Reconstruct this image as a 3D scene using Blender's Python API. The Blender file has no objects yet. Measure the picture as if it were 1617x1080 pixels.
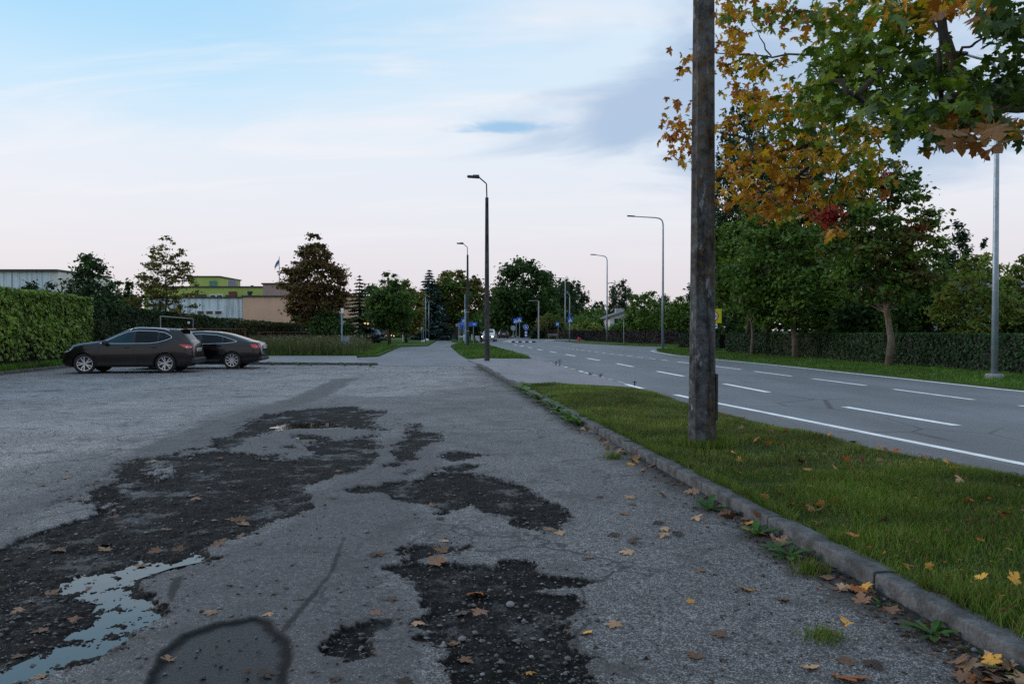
import bpy, bmesh, math, random
import numpy as np
from mathutils import Vector, Matrix
from mathutils.geometry import tessellate_polygon
R = math.radians
rnd = random.Random(7)
sc = bpy.context.scene
COL = sc.collection

# ------------------------------------------------------------------ camera
F, HCAM, PITCH = 1200.0, 1.5, 19 / 1200.0
cam = bpy.data.cameras.new('camera')
cam.sensor_width = 36.0
cam.lens = 36.0 * F / 1617.0
cam.clip_start, cam.clip_end = 0.05, 4000
camo = bpy.data.objects.new('camera', cam)
COL.objects.link(camo)
camo.location = (0, 0, HCAM)
camo.rotation_euler = (math.pi / 2 - PITCH, 0, 0)
sc.camera = camo

# ------------------------------------------------------------------ world, sun, exposure
SUN_EL, SUN_AZ = 14.0, -70.0          # azimuth measured from +Y towards +X, so the sun stands to the left
world = bpy.data.worlds.new('World')
sc.world = world
world.use_nodes = True
sc.view_settings.view_transform = 'Standard'
sc.view_settings.look = 'None'
sc.view_settings.gamma = 1.0
sc.view_settings.exposure = 0.2
sc.view_settings.use_curve_mapping = False
sc.cycles.use_denoising = False        # the denoiser smears the fine grain of asphalt and leaves


class NT:
    """short hand for node trees"""
    def __init__(s, tree):
        s.t = tree
        s.n = tree.nodes
        s.l = tree.links

    def add(s, kind, **kw):
        n = s.n.new(kind)
        for k, v in kw.items():
            setattr(n, k, v)
        return n

    def put(s, sock, v):
        if isinstance(v, bpy.types.NodeSocket):
            s.l.new(v, sock)
        elif isinstance(v, (tuple, list)):
            sock.default_value = tuple(v) + ((1.0,) if len(v) == 3 and len(sock.default_value) == 4 else ())
        else:
            sock.default_value = v

    def math(s, op, a, b=0.0, c=None, clamp=False):
        n = s.add('ShaderNodeMath', operation=op, use_clamp=clamp)
        s.put(n.inputs[0], a)
        s.put(n.inputs[1], b)
        if c is not None:
            s.put(n.inputs[2], c)
        return n.outputs[0]

    def mix(s, f, a, b, blend='MIX'):
        n = s.add('ShaderNodeMix', data_type='RGBA', blend_type=blend)
        s.put(n.inputs[0], f)
        s.put(n.inputs[6], a)
        s.put(n.inputs[7], b)
        return n.outputs[2]

    def smooth(s, x, a, b, lo=0.0, hi=1.0):
        n = s.add('ShaderNodeMapRange', interpolation_type='SMOOTHSTEP')
        s.put(n.inputs[0], x)
        for i, v in enumerate((a, b, lo, hi)):
            n.inputs[i + 1].default_value = v
        return n.outputs[0]

    def noise(s, vec, scale, detail=4.0, rough=0.55, dist=0.0):
        n = s.add('ShaderNodeTexNoise')
        s.put(n.inputs['Vector'], vec)
        n.inputs['Scale'].default_value = scale
        n.inputs['Detail'].default_value = detail
        n.inputs['Roughness'].default_value = rough
        n.inputs['Distortion'].default_value = dist
        return n.outputs[0]

    def voro(s, vec, scale, feature='F1'):
        n = s.add('ShaderNodeTexVoronoi', feature=feature)
        s.put(n.inputs['Vector'], vec)
        n.inputs['Scale'].default_value = scale
        return n

    def scale(s, vec, xyz, loc=(0, 0, 0), rot=(0, 0, 0)):
        n = s.add('ShaderNodeMapping')
        s.put(n.inputs[0], vec)
        n.inputs['Scale'].default_value = xyz
        n.inputs['Location'].default_value = loc
        n.inputs['Rotation'].default_value = rot
        return n.outputs[0]

    def attr(s, name, out=2):
        return s.add('ShaderNodeAttribute', attribute_name=name).outputs[out]

    def pos(s):
        return s.add('ShaderNodeNewGeometry').outputs['Position']

    def obj(s):
        return s.add('ShaderNodeTexCoord').outputs['Object']

    def bump(s, h, strength=0.5, dist=0.01, normal=None):
        n = s.add('ShaderNodeBump')
        n.inputs['Strength'].default_value = strength
        n.inputs['Distance'].default_value = dist
        s.put(n.inputs['Height'], h)
        if normal is not None:
            s.put(n.inputs['Normal'], normal)
        return n.outputs[0]


def build_sky():
    q = NT(world.node_tree)
    for n in list(q.n):
        q.n.remove(n)
    out = q.add('ShaderNodeOutputWorld')
    bg = q.add('ShaderNodeBackground')
    bg.inputs[1].default_value = 0.1
    q.l.new(bg.outputs[0], out.inputs[0])
    sky = q.add('ShaderNodeTexSky', sky_type='NISHITA')
    sky.sun_disc = False
    sky.sun_elevation = R(SUN_EL)
    sky.sun_rotation = R(SUN_AZ)
    sky.dust_density = 1.5
    d = q.add('ShaderNodeTexCoord').outputs['Generated']
    sep = q.add('ShaderNodeSeparateXYZ')
    q.l.new(d, sep.inputs[0])
    x, y, z = sep.outputs
    zc = q.math('MAXIMUM', z, 0.0)
    # clouds lie on a flat layer overhead: look at them in plan
    den = q.math('ADD', zc, 0.22)
    cmb = q.add('ShaderNodeCombineXYZ')
    q.put(cmb.inputs[0], q.math('DIVIDE', x, den))
    q.put(cmb.inputs[1], q.math('DIVIDE', y, den))
    plan = cmb.outputs[0]
    # thin high overcast, paler and pinker towards the horizon, blue where it opens overhead
    el = q.smooth(zc, 0.0, 0.5)
    veil = q.noise(q.scale(plan, (0.34, 0.55, 1), (1.4, 0.55, 0), (0, 0, R(24))), 1.0, 5, 0.5, 0.5)
    streak = q.noise(q.scale(plan, (0.8, 3.6, 1), (0.3, 1.1, 0), (0, 0, R(-24))), 1.0, 5, 0.58, 0.9)
    low = q.mix(q.smooth(zc, 0.0, 0.16), (6.9, 6.35, 6.75), (7.6, 7.5, 8.0))
    low = q.mix(q.smooth(zc, 0.09, 0.30), low, (7.0, 7.9, 8.8))
    blue = q.mix(q.smooth(zc, 0.25, 0.6), (3.8, 6.7, 8.9), (2.9, 5.5, 8.5))
    opening = q.smooth(q.math('ADD', q.math('MULTIPLY', el, 0.62), q.math('MULTIPLY', q.math('SUBTRACT', veil, 0.5), 0.8)), 0.14, 0.50)
    side = q.smooth(x, 0.35, -0.5)                       # the cloud sheet thins out to the left
    opening = q.math('MULTIPLY', opening, q.math('ADD', 0.25, q.math('MULTIPLY', side, 0.75)))
    col = q.mix(opening, low, blue)
    wisps = q.math('MULTIPLY', q.smooth(streak, 0.46, 0.72), q.smooth(zc, 0.04, 0.2))
    col = q.mix(q.math('MULTIPLY', wisps, 0.75), col, (8.3, 8.15, 8.5))
    # a grey-blue cloud bank and a small blue rift, each with ragged edges
    def patch(cx, cy, rx, ry, rag, lo, hi, sc_, seed_):
        v = q.scale(plan, (1 / rx, 1 / ry, 0), (-cx / rx, -cy / ry, 0))
        ln = q.add('ShaderNodeVectorMath', operation='LENGTH')
        q.l.new(v, ln.inputs[0])
        n_ = q.noise(q.scale(plan, (1, 1.5, 1), (seed_, seed_ * 1.7, 0)), sc_, 5, 0.55, 0.6)
        return q.smooth(q.math('ADD', ln.outputs['Value'], q.math('MULTIPLY', q.math('SUBTRACT', n_, 0.5), rag)), hi, lo)
    col = q.mix(q.math('MULTIPLY', patch(0.78, 1.90, 0.80, 0.68, 1.7, 0.45, 1.05, 1.6, 3.1), 0.88), col, (3.7, 4.9, 6.7))
    col = q.mix(q.math('MULTIPLY', patch(-0.02, 2.03, 0.16, 0.036, 2.6, 0.3, 1.3, 7.0, 7.7), 0.80), col, (2.6, 4.9, 7.4))
    # the physical sky shines through a little everywhere
    hz = q.mix(0.93, sky.outputs[0], col)
    q.put(bg.inputs[0], hz)


build_sky()
sun = bpy.data.lights.new('sun', 'SUN')
sun.energy = 1.1
sun.angle = R(24)
sun.color = (1.0, 0.90, 0.82)
suno = bpy.data.objects.new('sun', sun)
COL.objects.link(suno)
sd = Vector((math.sin(R(SUN_AZ)) * math.cos(R(SUN_EL)), math.cos(R(SUN_AZ)) * math.cos(R(SUN_EL)), math.sin(R(SUN_EL))))
suno.rotation_euler = (-sd).to_track_quat('-Z', 'Y').to_euler()
suno.location = sd * 60

# ------------------------------------------------------------------ photo pixel -> place
_c, _s = math.cos(PITCH), math.sin(PITCH)


def ray(px, py):
    u, v = (px - 808.5) / F, (540 - py) / F
    return Vector((u, _c + v * _s, -_s + v * _c))


def G(px, py, h=0.0):
    """the point at height h above the lot that this pixel looks at"""
    d = ray(px, py)
    t = (h - HCAM) / d.z
    return Vector((d.x * t, d.y * t, h))


def P(px, py, Y):
    """the point at distance Y along this pixel's direction"""
    d = ray(px, py)
    t = Y / d.y
    return Vector((d.x * t, Y, HCAM + d.z * t))


def PX(px, Y):
    return (px - 808.5) / F * Y


def HZ(py, Y):
    return P(808.5, py, Y).z


# ------------------------------------------------------------------ tags and meshes
def tag(o, label=None, cat=None, group=None, kind=None):
    if label:
        o['label'] = label
    if cat:
        o['category'] = cat
    if group:
        o['group'] = group
    if kind:
        o['kind'] = kind
    return o


def empty(name, loc=(0, 0, 0), rz=0.0, **kw):
    o = bpy.data.objects.new(name, None)
    COL.objects.link(o)
    o.location = loc
    o.rotation_euler = (0, 0, rz)
    o.empty_display_size = 0.1
    return tag(o, **kw)


def link(name, me, mat, parent=None):
    o = bpy.data.objects.new(name, me)
    COL.objects.link(o)
    if mat is not None and len(me.materials) == 0:
        me.materials.append(mat)
    if parent is not None:
        o.parent = parent
    return o


def copy_tree(o, parent=None):
    c = o.copy()
    COL.objects.link(c)
    c.parent = parent
    for ch in list(o.children):
        copy_tree(ch, c)
    return c


def mesh_np(name, verts, faces, smooth=False, attrs=None, col=None):
    """faces: (n,3) or (n,4) int array"""
    verts = np.asarray(verts, np.float32)
    faces = np.asarray(faces, np.int32)
    me = bpy.data.meshes.new(name)
    me.vertices.add(len(verts))
    me.vertices.foreach_set('co', verts.ravel())
    n, k = faces.shape
    me.loops.add(n * k)
    me.loops.foreach_set('vertex_index', faces.ravel())
    me.polygons.add(n)
    me.polygons.foreach_set('loop_start', np.arange(0, n * k, k, dtype=np.int32))
    me.polygons.foreach_set('loop_total', np.full(n, k, np.int32))
    if smooth:
        me.polygons.foreach_set('use_smooth', np.ones(n, bool))
    for a, v in (attrs or {}).items():
        at = me.attributes.new(a, 'FLOAT', 'POINT')
        at.data.foreach_set('value', np.asarray(v, np.float32))
    if col is not None:
        at = me.attributes.new('col', 'FLOAT_COLOR', 'POINT')
        c4 = np.ones((len(verts), 4), np.float32)
        c4[:, :3] = col
        at.data.foreach_set('color', c4.ravel())
    me.update(calc_edges=True)
    return me


class MB:
    """collects shapes into one mesh"""
    def __init__(s):
        s.v, s.f = [], []

    def add(s, vs, fs):
        b = len(s.v)
        s.v += [tuple(v) for v in vs]
        s.f += [tuple(i + b for i in f) for f in fs]
        return s

    def box(s, c, size, rz=0.0, rx=0.0, ry=0.0, bevel=0.0):
        m = Matrix.Translation(c) @ Matrix.Rotation(rz, 4, 'Z') @ Matrix.Rotation(ry, 4, 'Y') @ Matrix.Rotation(rx, 4, 'X')
        x, y, z = (a / 2 for a in size)
        if bevel <= 0:
            vs = [m @ Vector((sx * x, sy * y, sz * z)) for sz in (-1, 1) for sx, sy in ((-1, -1), (1, -1), (1, 1), (-1, 1))]
            return s.add(vs, [(3, 2, 1, 0), (4, 5, 6, 7), (0, 1, 5, 4), (1, 2, 6, 5), (2, 3, 7, 6), (3, 0, 4, 7)])
        b = bevel
        rings = []
        for zz, o in ((-z, b), (-z + b, 0), (z - b, 0), (z, b)):
            xx, yy = x - o, y - o
            rings.append([(-xx + b, -yy), (xx - b, -yy), (xx, -yy + b), (xx, yy - b), (xx - b, yy), (-xx + b, yy), (-xx, yy - b), (-xx, -yy + b)])
            rings[-1] = [m @ Vector((p[0], p[1], zz)) for p in rings[-1]]
        vs = sum(rings, [])
        fs = [tuple(range(7, -1, -1)), tuple(range(24, 32))]
        for r in range(3):
            for i in range(8):
                j = (i + 1) % 8
                fs.append((r * 8 + i, r * 8 + j, r * 8 + 8 + j, r * 8 + 8 + i))
        return s.add(vs, fs)

    def tube(s, pts, rad, n=8, cap=True, ph=0.0):
        pts = [Vector(p) for p in pts]
        if not hasattr(rad, '__len__'):
            rad = [rad] * len(pts)
        t0 = (pts[1] - pts[0]).normalized()
        up = Vector((0, 0, 1)) if abs(t0.z) < 0.9 else Vector((1, 0, 0))
        a = t0.cross(up).normalized()
        vs = []
        for i, p in enumerate(pts):
            t = (pts[min(i + 1, len(pts) - 1)] - pts[max(i - 1, 0)]).normalized()
            a = (a - t * a.dot(t)).normalized()
            b = t.cross(a)
            for k in range(n):
                w = 2 * math.pi * k / n + ph
                vs.append(p + (a * math.cos(w) + b * math.sin(w)) * rad[i])
        fs = []
        for i in range(len(pts) - 1):
            for k in range(n):
                j = (k + 1) % n
                fs.append((i * n + k, i * n + j, i * n + n + j, i * n + n + k))
        if cap:
            fs.append(tuple(range(n - 1, -1, -1)))
            e = (len(pts) - 1) * n
            fs.append(tuple(range(e, e + n)))
        return s.add(vs, fs)

    def poly(s, pts):
        return s.add(pts, [tuple(range(len(pts)))])

    def prism(s, poly, z0, z1):
        """poly: list of (x,y) or (x,y,z); closed sides"""
        n = len(poly)
        zt = [p[2] if len(p) > 2 else z1 for p in poly]
        vs = [(p[0], p[1], z0) for p in poly] + [(p[0], p[1], zt[i]) for i, p in enumerate(poly)]
        tris = tessellate_polygon([[Vector((p[0], p[1], 0)) for p in poly]])
        ar = sum(poly[i][0] * poly[(i + 1) % n][1] - poly[(i + 1) % n][0] * poly[i][1] for i in range(n))
        fs = []
        for t in tris:
            a, b, c = (Vector((poly[i][0], poly[i][1], 0)) for i in t)
            t = tuple(t) if (b - a).cross(c - a).z > 0 else tuple(reversed(t))
            fs.append(tuple(i + n for i in t))
        for i in range(n):
            j = (i + 1) % n
            fs.append((i, j, j + n, i + n) if ar > 0 else (j, i, i + n, j + n))
        return s.add(vs, fs)

    def lathe(s, prof, n=24, axis='Z', c=(0, 0, 0)):
        vs = []
        for r, h in prof:
            for k in range(n):
                w = 2 * math.pi * k / n
                p = (r * math.cos(w), r * math.sin(w), h)
                if axis == 'Y':
                    p = (p[0], h, p[1])
                elif axis == 'X':
                    p = (h, p[0], p[1])
                vs.append((p[0] + c[0], p[1] + c[1], p[2] + c[2]))
        fs = []
        for i in range(len(prof) - 1):
            for k in range(n):
                j = (k + 1) % n
                fs.append((i * n + k, i * n + j, i * n + n + j, i * n + n + k))
        return s.add(vs, fs)

    def mesh(s, name='mesh', smooth=False):
        me = bpy.data.meshes.new(name)
        me.from_pydata([tuple(v) for v in s.v], [], s.f)
        if smooth:
            me.polygons.foreach_set('use_smooth', [True] * len(me.polygons))
            if smooth != 'all':
                me.set_sharp_from_angle(angle=R(40))
        me.update()
        return me

    def build(s, name, mat, parent=None, smooth=False):
        return link(name, s.mesh(name, smooth), mat, parent)


# ------------------------------------------------------------------ materials
MATS = {}


def new_mat(name):
    m = bpy.data.materials.new(name)
    m.use_nodes = True
    q = NT(m.node_tree)
    b = q.n['Principled BSDF']
    MATS[name] = m
    return m, q, b


def simple(name, col, rough=0.6, metal=0.0, spec=0.5, var=0.25, vscale=6.0, bump=0.0, bscale=60.0, coat=0.0, emit=None):
    """a paint / plastic / metal with slight mottling and dirt"""
    m, q, b = new_mat(name)
    p = q.obj()
    n1 = q.noise(p, vscale, 5, 0.6)
    k = q.smooth(n1, 0.3, 0.7, 1 - var, 1 + var)
    q.put(b.inputs['Base Color'], q.mix(1.0, col, k, 'MULTIPLY'))
    q.put(b.inputs['Roughness'], q.smooth(q.noise(p, vscale * 3, 4), 0.3, 0.7, max(0.02, rough * 0.85), min(1, rough * 1.15)))
    b.inputs['Metallic'].default_value = metal
    b.inputs['Specular IOR Level'].default_value = spec
    b.inputs['Coat Weight'].default_value = coat
    b.inputs['Coat Roughness'].default_value = 0.04
    if bump > 0:
        q.put(b.inputs['Normal'], q.bump(q.noise(p, bscale, 4, 0.6), bump, 0.01))
    if emit:
        b.inputs['Emission Color'].default_value = tuple(emit[:3]) + (1,)
        b.inputs['Emission Strength'].default_value = emit[3]
    return m


def leaf_mat(name, trans=0.35, rough=0.5, noise_scale=0.0):
    """leaves: colour comes with each leaf"""
    m, q, b = new_mat(name)
    c = q.attr('col', 0)
    if noise_scale:
        c = q.mix(1.0, c, q.smooth(q.noise(q.obj(), noise_scale, 4), 0.3, 0.7, 0.7, 1.25), 'MULTIPLY')
    q.put(b.inputs['Base Color'], c)
    b.inputs['Roughness'].default_value = rough
    b.inputs['Specular IOR Level'].default_value = 0.22
    tr = q.add('ShaderNodeBsdfTranslucent')
    q.put(tr.inputs[0], q.mix(1.0, c, (1.25, 1.2, 0.7), 'MULTIPLY'))
    mx = q.add('ShaderNodeMixShader')
    mx.inputs[0].default_value = trans
    q.l.new(b.outputs[0], mx.inputs[1])
    q.l.new(tr.outputs[0], mx.inputs[2])
    q.l.new(mx.outputs[0], q.n['Material Output'].inputs[0])
    return m


def lot_mat():
    m, q, b = new_mat('cracked_asphalt')
    p = q.pos()
    mud0, fine, tar, dirt, wet = (q.attr(a) for a in ('mud', 'fine', 'tar', 'dirt', 'wet'))
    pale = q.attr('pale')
    crumb = q.noise(p, 31, 7, 0.82)
    mud = q.smooth(q.math('ADD', mud0, q.math('MULTIPLY', q.math('SUBTRACT', crumb, 0.5), 2.0)), 0.40, 0.60)
    # coarse worn asphalt: chips of stone standing in the binder
    v1 = q.voro(p, 150)
    v2 = q.voro(p, 70)
    c1 = q.add('ShaderNodeSeparateColor'); q.l.new(v1.outputs['Color'], c1.inputs[0])
    c2 = q.add('ShaderNodeSeparateColor'); q.l.new(v2.outputs['Color'], c2.inputs[0])
    big = q.noise(p, 0.55, 5, 0.6)
    mid = q.noise(p, 3.2, 5, 0.6)
    fin = q.noise(p, 60, 4, 0.65)
    chip = q.smooth(c1.outputs[0], 0.42, 1.0)
    base = q.mix(chip, (0.062, 0.058, 0.058), (0.36, 0.345, 0.345))
    chip2 = q.math('MULTIPLY', q.smooth(c2.outputs[1], 0.90, 0.93), q.smooth(v2.outputs['Distance'], 0.55, 0.35))
    base = q.mix(q.math('MULTIPLY', chip2, 0.75), base, (0.30, 0.305, 0.32))
    base = q.mix(1.0, base, q.smooth(big, 0.3, 0.7, 0.78, 1.2), 'MULTIPLY')
    base = q.mix(1.0, base, q.smooth(mid, 0.3, 0.7, 0.86, 1.12), 'MULTIPLY')
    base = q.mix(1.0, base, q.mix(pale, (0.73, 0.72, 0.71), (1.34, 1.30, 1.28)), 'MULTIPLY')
    # fine newer asphalt
    sm = q.mix(q.smooth(fin, 0.3, 0.7), (0.040, 0.0360, 0.036), (0.086, 0.077, 0.077))
    sm = q.mix(1.0, sm, q.smooth(mid, 0.3, 0.7, 0.82, 1.12), 'MULTIPLY')
    speck = q.smooth(c1.outputs[1], 0.91, 0.94)
    sm = q.mix(q.math('MULTIPLY', speck, 0.65), sm, (0.24, 0.235, 0.24))
    # brown dirt dusted into hollows of both
    col = q.mix(fine, base, sm)
    grain = q.noise(p, 24, 6, 0.8)
    col = q.mix(1.0, col, q.smooth(grain, 0.34, 0.66, 0.55, 1.45), 'MULTIPLY')
    v4 = q.voro(p, 17)
    c4 = q.add('ShaderNodeSeparateColor'); q.l.new(v4.outputs['Color'], c4.inputs[0])
    pit = q.math('MULTIPLY', q.smooth(c4.outputs[2], 0.80, 0.86), q.smooth(q.math('ADD', v4.outputs['Distance'], q.math('MULTIPLY', grain, 0.5)), 0.52, 0.40))
    col = q.mix(q.math('MULTIPLY', pit, 0.8), col, (0.018, 0.017, 0.017))
    crk = q.voro(p, 1.0, 'DISTANCE_TO_EDGE')
    wob = q.add('ShaderNodeVectorMath', operation='ADD')
    q.l.new(p, wob.inputs[0])
    nz = q.add('ShaderNodeTexNoise'); nz.inputs['Scale'].default_value = 1.3; nz.inputs['Detail'].default_value = 5
    q.l.new(p, nz.inputs['Vector'])
    q.l.new(nz.outputs['Color'], wob.inputs[1])
    q.l.new(wob.outputs[0], crk.inputs['Vector'])      # wandering cracks
    crk.inputs['Scale'].default_value = 0.75
    crm = q.math('MULTIPLY', q.smooth(q.math('ADD', crk.outputs['Distance'], q.math('MULTIPLY', q.math('SUBTRACT', crumb, 0.5), 0.02)), 0.017, 0.003), q.smooth(q.noise(p, 0.33, 4, 0.6), 0.44, 0.54))
    col = q.mix(q.math('MULTIPLY', crm, 0.9), col, (0.016, 0.015, 0.015))
    stain = q.math('MULTIPLY', q.smooth(q.noise(p, 1.7, 7, 0.72, 0.5), 0.52, 0.64), 0.72)
    col = q.mix(stain, col, (0.040, 0.034, 0.031))
    # bare wet ground in the potholes, with loose stones
    v3 = q.voro(p, 60)
    c3 = q.add('ShaderNodeSeparateColor'); q.l.new(v3.outputs['Color'], c3.inputs[0])
    mudc = q.mix(q.smooth(q.noise(p, 9, 7, 0.78), 0.3, 0.72), (0.0025, 0.0022, 0.0021), (0.0150, 0.0123, 0.0110))
    mudc = q.mix(q.math('MULTIPLY', q.smooth(q.noise(q.scale(p, (1, 1, 1), (2.2, 7.1, 0)), 3.1, 7, 0.75), 0.55, 0.68), 0.8), mudc, (0.056, 0.051, 0.050))
    stone = q.math('MULTIPLY', q.smooth(c3.outputs[0], 0.84, 0.90), q.smooth(v3.outputs['Distance'], 0.5, 0.3))
    mudc = q.mix(q.math('MULTIPLY', stone, q.smooth(c3.outputs[1], 0, 1, 0.25, 1.0)), mudc, (0.17, 0.165, 0.165))
    rot = q.smooth(q.noise(q.scale(p, (1, 1, 1), (9.1, 4.4, 0)), 7, 5, 0.7), 0.60, 0.66)
    mudc = q.mix(q.math('MULTIPLY', rot, 0.7), mudc, (0.040, 0.026, 0.019))
    col = q.mix(mud, col, mudc)
    dc = q.mix(q.smooth(fin, 0.3, 0.7), (0.010, 0.008, 0.007), (0.034, 0.025, 0.019))
    col = q.mix(q.math('MULTIPLY', dirt, q.smooth(q.noise(p, 14, 5, 0.7), 0.12, 0.42)), col, dc)
    tc = q.mix(q.smooth(fin, 0.3, 0.7), (0.007, 0.0075, 0.009), (0.018, 0.0185, 0.022))
    col = q.mix(tar, col, tc)
    col = q.mix(q.math('MULTIPLY', wet, 0.80), col, (0.010, 0.0095, 0.0095))
    rim = q.math('MULTIPLY', wet, tar)
    q.put(b.inputs['Base Color'], col)
    sheen = q.math('MULTIPLY', mud, q.smooth(q.noise(q.scale(p, (1, 1, 1), (3.3, 1.2, 0)), 1.9, 7, 0.72), 0.51, 0.62))
    rg = q.mix(mud, (0.70,) * 3, (0.92,) * 3)
    rg = q.mix(sheen, rg, (0.34,) * 3)
    rg = q.mix(q.math('MULTIPLY', wet, 0.8), rg, (0.6,) * 3)
    rg = q.mix(tar, rg, (0.36,) * 3)
    rg = q.mix(rim, rg, (0.9,) * 3)
    q.put(b.inputs['Roughness'], rg)
    spc = q.mix(mud, (0.50,) * 3, (0.10,) * 3)
    spc = q.mix(sheen, spc, (0.42,) * 3)
    spc = q.mix(tar, spc, (0.24,) * 3)
    q.put(b.inputs['Specular IOR Level'], q.mix(q.math('MULTIPLY', wet, 0.85), spc, (0.12,) * 3))
    h = q.math('ADD', q.math('MULTIPLY', v1.outputs['Distance'], -0.6), q.math('MULTIPLY', fin, 0.9))
    h = q.math('ADD', h, q.math('MULTIPLY', q.math('MULTIPLY', stone, mud), 0.8))
    h = q.math('ADD', h, q.math('MULTIPLY', q.math('MULTIPLY', q.noise(q.scale(p, (1, 2.2, 1)), 38, 4, 0.6), tar), 1.5))
    h = q.math('ADD', h, q.math('MULTIPLY', q.math('MULTIPLY', q.noise(p, 34, 6, 0.75), mud), 1.6))
    nb = q.bump(h, 0.8, 0.006)
    q.put(b.inputs['Normal'], nb)
    return m


def asphalt_mat(name, lo, hi, bscale=160, big=0.35):
    m, q, b = new_mat(name)
    p = q.pos()
    f = q.noise(p, bscale, 3, 0.6)
    w = q.noise(q.scale(p, (0.5, 0.09, 1), rot=(0, 0, R(9))), 1.0, 5, 0.55)
    g = q.noise(p, big, 5, 0.6)
    c = q.mix(q.smooth(f, 0.3, 0.7), lo, hi)
    c = q.mix(1.0, c, q.smooth(w, 0.3, 0.7, 0.84, 1.14), 'MULTIPLY')
    c = q.mix(1.0, c, q.smooth(g, 0.3, 0.7, 0.88, 1.10), 'MULTIPLY')
    crack = q.voro(q.scale(p, (1, 1, 1)), 0.32, 'DISTANCE_TO_EDGE')
    cm = q.math('MULTIPLY', q.smooth(crack.outputs['Distance'], 0.012, 0.004), q.smooth(q.noise(p, 0.21, 3), 0.5, 0.62))
    c = q.mix(q.math('MULTIPLY', cm, 0.7), c, (0.02, 0.02, 0.021))
    q.put(b.inputs['Base Color'], c)
    b.inputs['Roughness'].default_value = 0.70
    b.inputs['Specular IOR Level'].default_value = 0.48
    q.put(b.inputs['Normal'], q.bump(f, 0.5, 0.004))
    return m


def grass_mat(name, a, bcol, dry=(0.07, 0.062, 0.022), dryk=0.3):
    m, q, b = new_mat(name)
    p = q.pos()
    f = q.noise(p, 22, 5, 0.7)
    g = q.noise(p, 0.7, 5, 0.6)
    c = q.mix(q.smooth(f, 0.3, 0.7), a, bcol)
    c = q.mix(q.math('MULTIPLY', q.smooth(g, 0.5, 0.72), dryk), c, dry)
    q.put(b.inputs['Base Color'], c)
    b.inputs['Roughness'].default_value = 0.9
    b.inputs['Specular IOR Level'].default_value = 0.15
    q.put(b.inputs['Normal'], q.bump(f, 1.0, 0.05))
    return m


def concrete_mat(name, base, dark, lichen=0.0, streak=True, lich_col=(0.14, 0.070, 0.012)):
    m, q, b = new_mat(name)
    p = q.obj()
    n1 = q.noise(p, 7, 6, 0.65)
    n2 = q.noise(p, 55, 4, 0.65)
    st = q.noise(q.scale(p, (9, 9, 0.9)), 1.0, 5, 0.65)
    c = q.mix(q.smooth(n1, 0.3, 0.7), base, dark)
    c = q.mix(1.0, c, q.smooth(n2, 0.3, 0.7, 0.72, 1.25), 'MULTIPLY')
    if streak:
        c = q.mix(q.math('MULTIPLY', q.smooth(st, 0.48, 0.66), 0.75), c, tuple(x * 0.28 for x in dark))
    if lichen:
        ln = q.noise(q.scale(p, (1, 1, 0.55), (3.1, 0.4, 0.2)), 26, 7, 0.78)
        lb = q.noise(q.scale(p, (1, 1, 0.35), (0.5, 0.1, 2.2)), 1.7, 4, 0.6)
        lm = q.math('MULTIPLY', q.smooth(ln, 0.50, 0.54), q.smooth(lb, 0.42, 0.56))
        c = q.mix(q.math('MULTIPLY', lm, lichen), c, lich_col)
        wn = q.noise(q.scale(p, (1, 1, 0.4), (7.3, 2.4, 5.2)), 10, 5, 0.7)
        c = q.mix(q.math('MULTIPLY', q.smooth(wn, 0.60, 0.66), 0.55), c, (0.34, 0.35, 0.34))
    q.put(b.inputs['Base Color'], c)
    b.inputs['Roughness'].default_value = 0.9
    b.inputs['Specular IOR Level'].default_value = 0.25
    q.put(b.inputs['Normal'], q.bump(q.math('ADD', n2, n1), 0.6, 0.008))
    return m


def bark_mat(name, a, bcol, moss=(0.05, 0.055, 0.02), k=0.4):
    m, q, b = new_mat(name)
    p = q.pos()
    n = q.noise(q.scale(p, (14, 14, 4)), 1.0, 6, 0.7)
    c = q.mix(q.smooth(n, 0.3, 0.7), a, bcol)
    c = q.mix(q.math('MULTIPLY', q.smooth(q.noise(p, 3.1, 5, 0.6), 0.48, 0.62), k), c, moss)
    q.put(b.inputs['Base Color'], c)
    b.inputs['Roughness'].default_value = 0.9
    b.inputs['Specular IOR Level'].default_value = 0.2
    q.put(b.inputs['Normal'], q.bump(n, 0.9, 0.03))
    return m


def fallen_mat(name, a, bcol):
    m, q, b = new_mat(name)
    p = q.obj()
    oi = q.add('ShaderNodeObjectInfo').outputs['Random']
    n = q.noise(p, 26, 5, 0.65)
    c = q.mix(q.smooth(n, 0.32, 0.68), a, bcol)
    c = q.mix(1.0, c, q.smooth(oi, 0, 1, 0.62, 1.2), 'MULTIPLY')
    q.put(b.inputs['Base Color'], c)
    b.inputs['Roughness'].default_value = 0.65
    b.inputs['Specular IOR Level'].default_value = 0.3
    q.put(b.inputs['Normal'], q.bump(n, 0.4, 0.004))
    return m


def paint_mat(name, col, flake=0.5, rough=0.28, film=(0.024, 0.022, 0.021)):
    m, q, b = new_mat(name)
    p = q.obj()
    n = q.noise(p, 2.0, 4)
    sp = q.add('ShaderNodeSeparateXYZ')
    q.l.new(p, sp.inputs[0])
    dust = q.math('MULTIPLY', q.smooth(sp.outputs[2], 0.75, 0.2), q.smooth(n, 0.3, 0.7, 0.1, 0.4))
    c = q.mix(dust, col, film)
    q.put(b.inputs['Base Color'], c)
    b.inputs['Metallic'].default_value = flake
    q.put(b.inputs['Roughness'], q.math('ADD', q.math('MULTIPLY', dust, 0.5), rough))
    b.inputs['Coat Weight'].default_value = 0.55
    b.inputs['Specular IOR Level'].default_value = 0.25
    b.inputs['Coat Roughness'].default_value = 0.06
    return m


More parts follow.
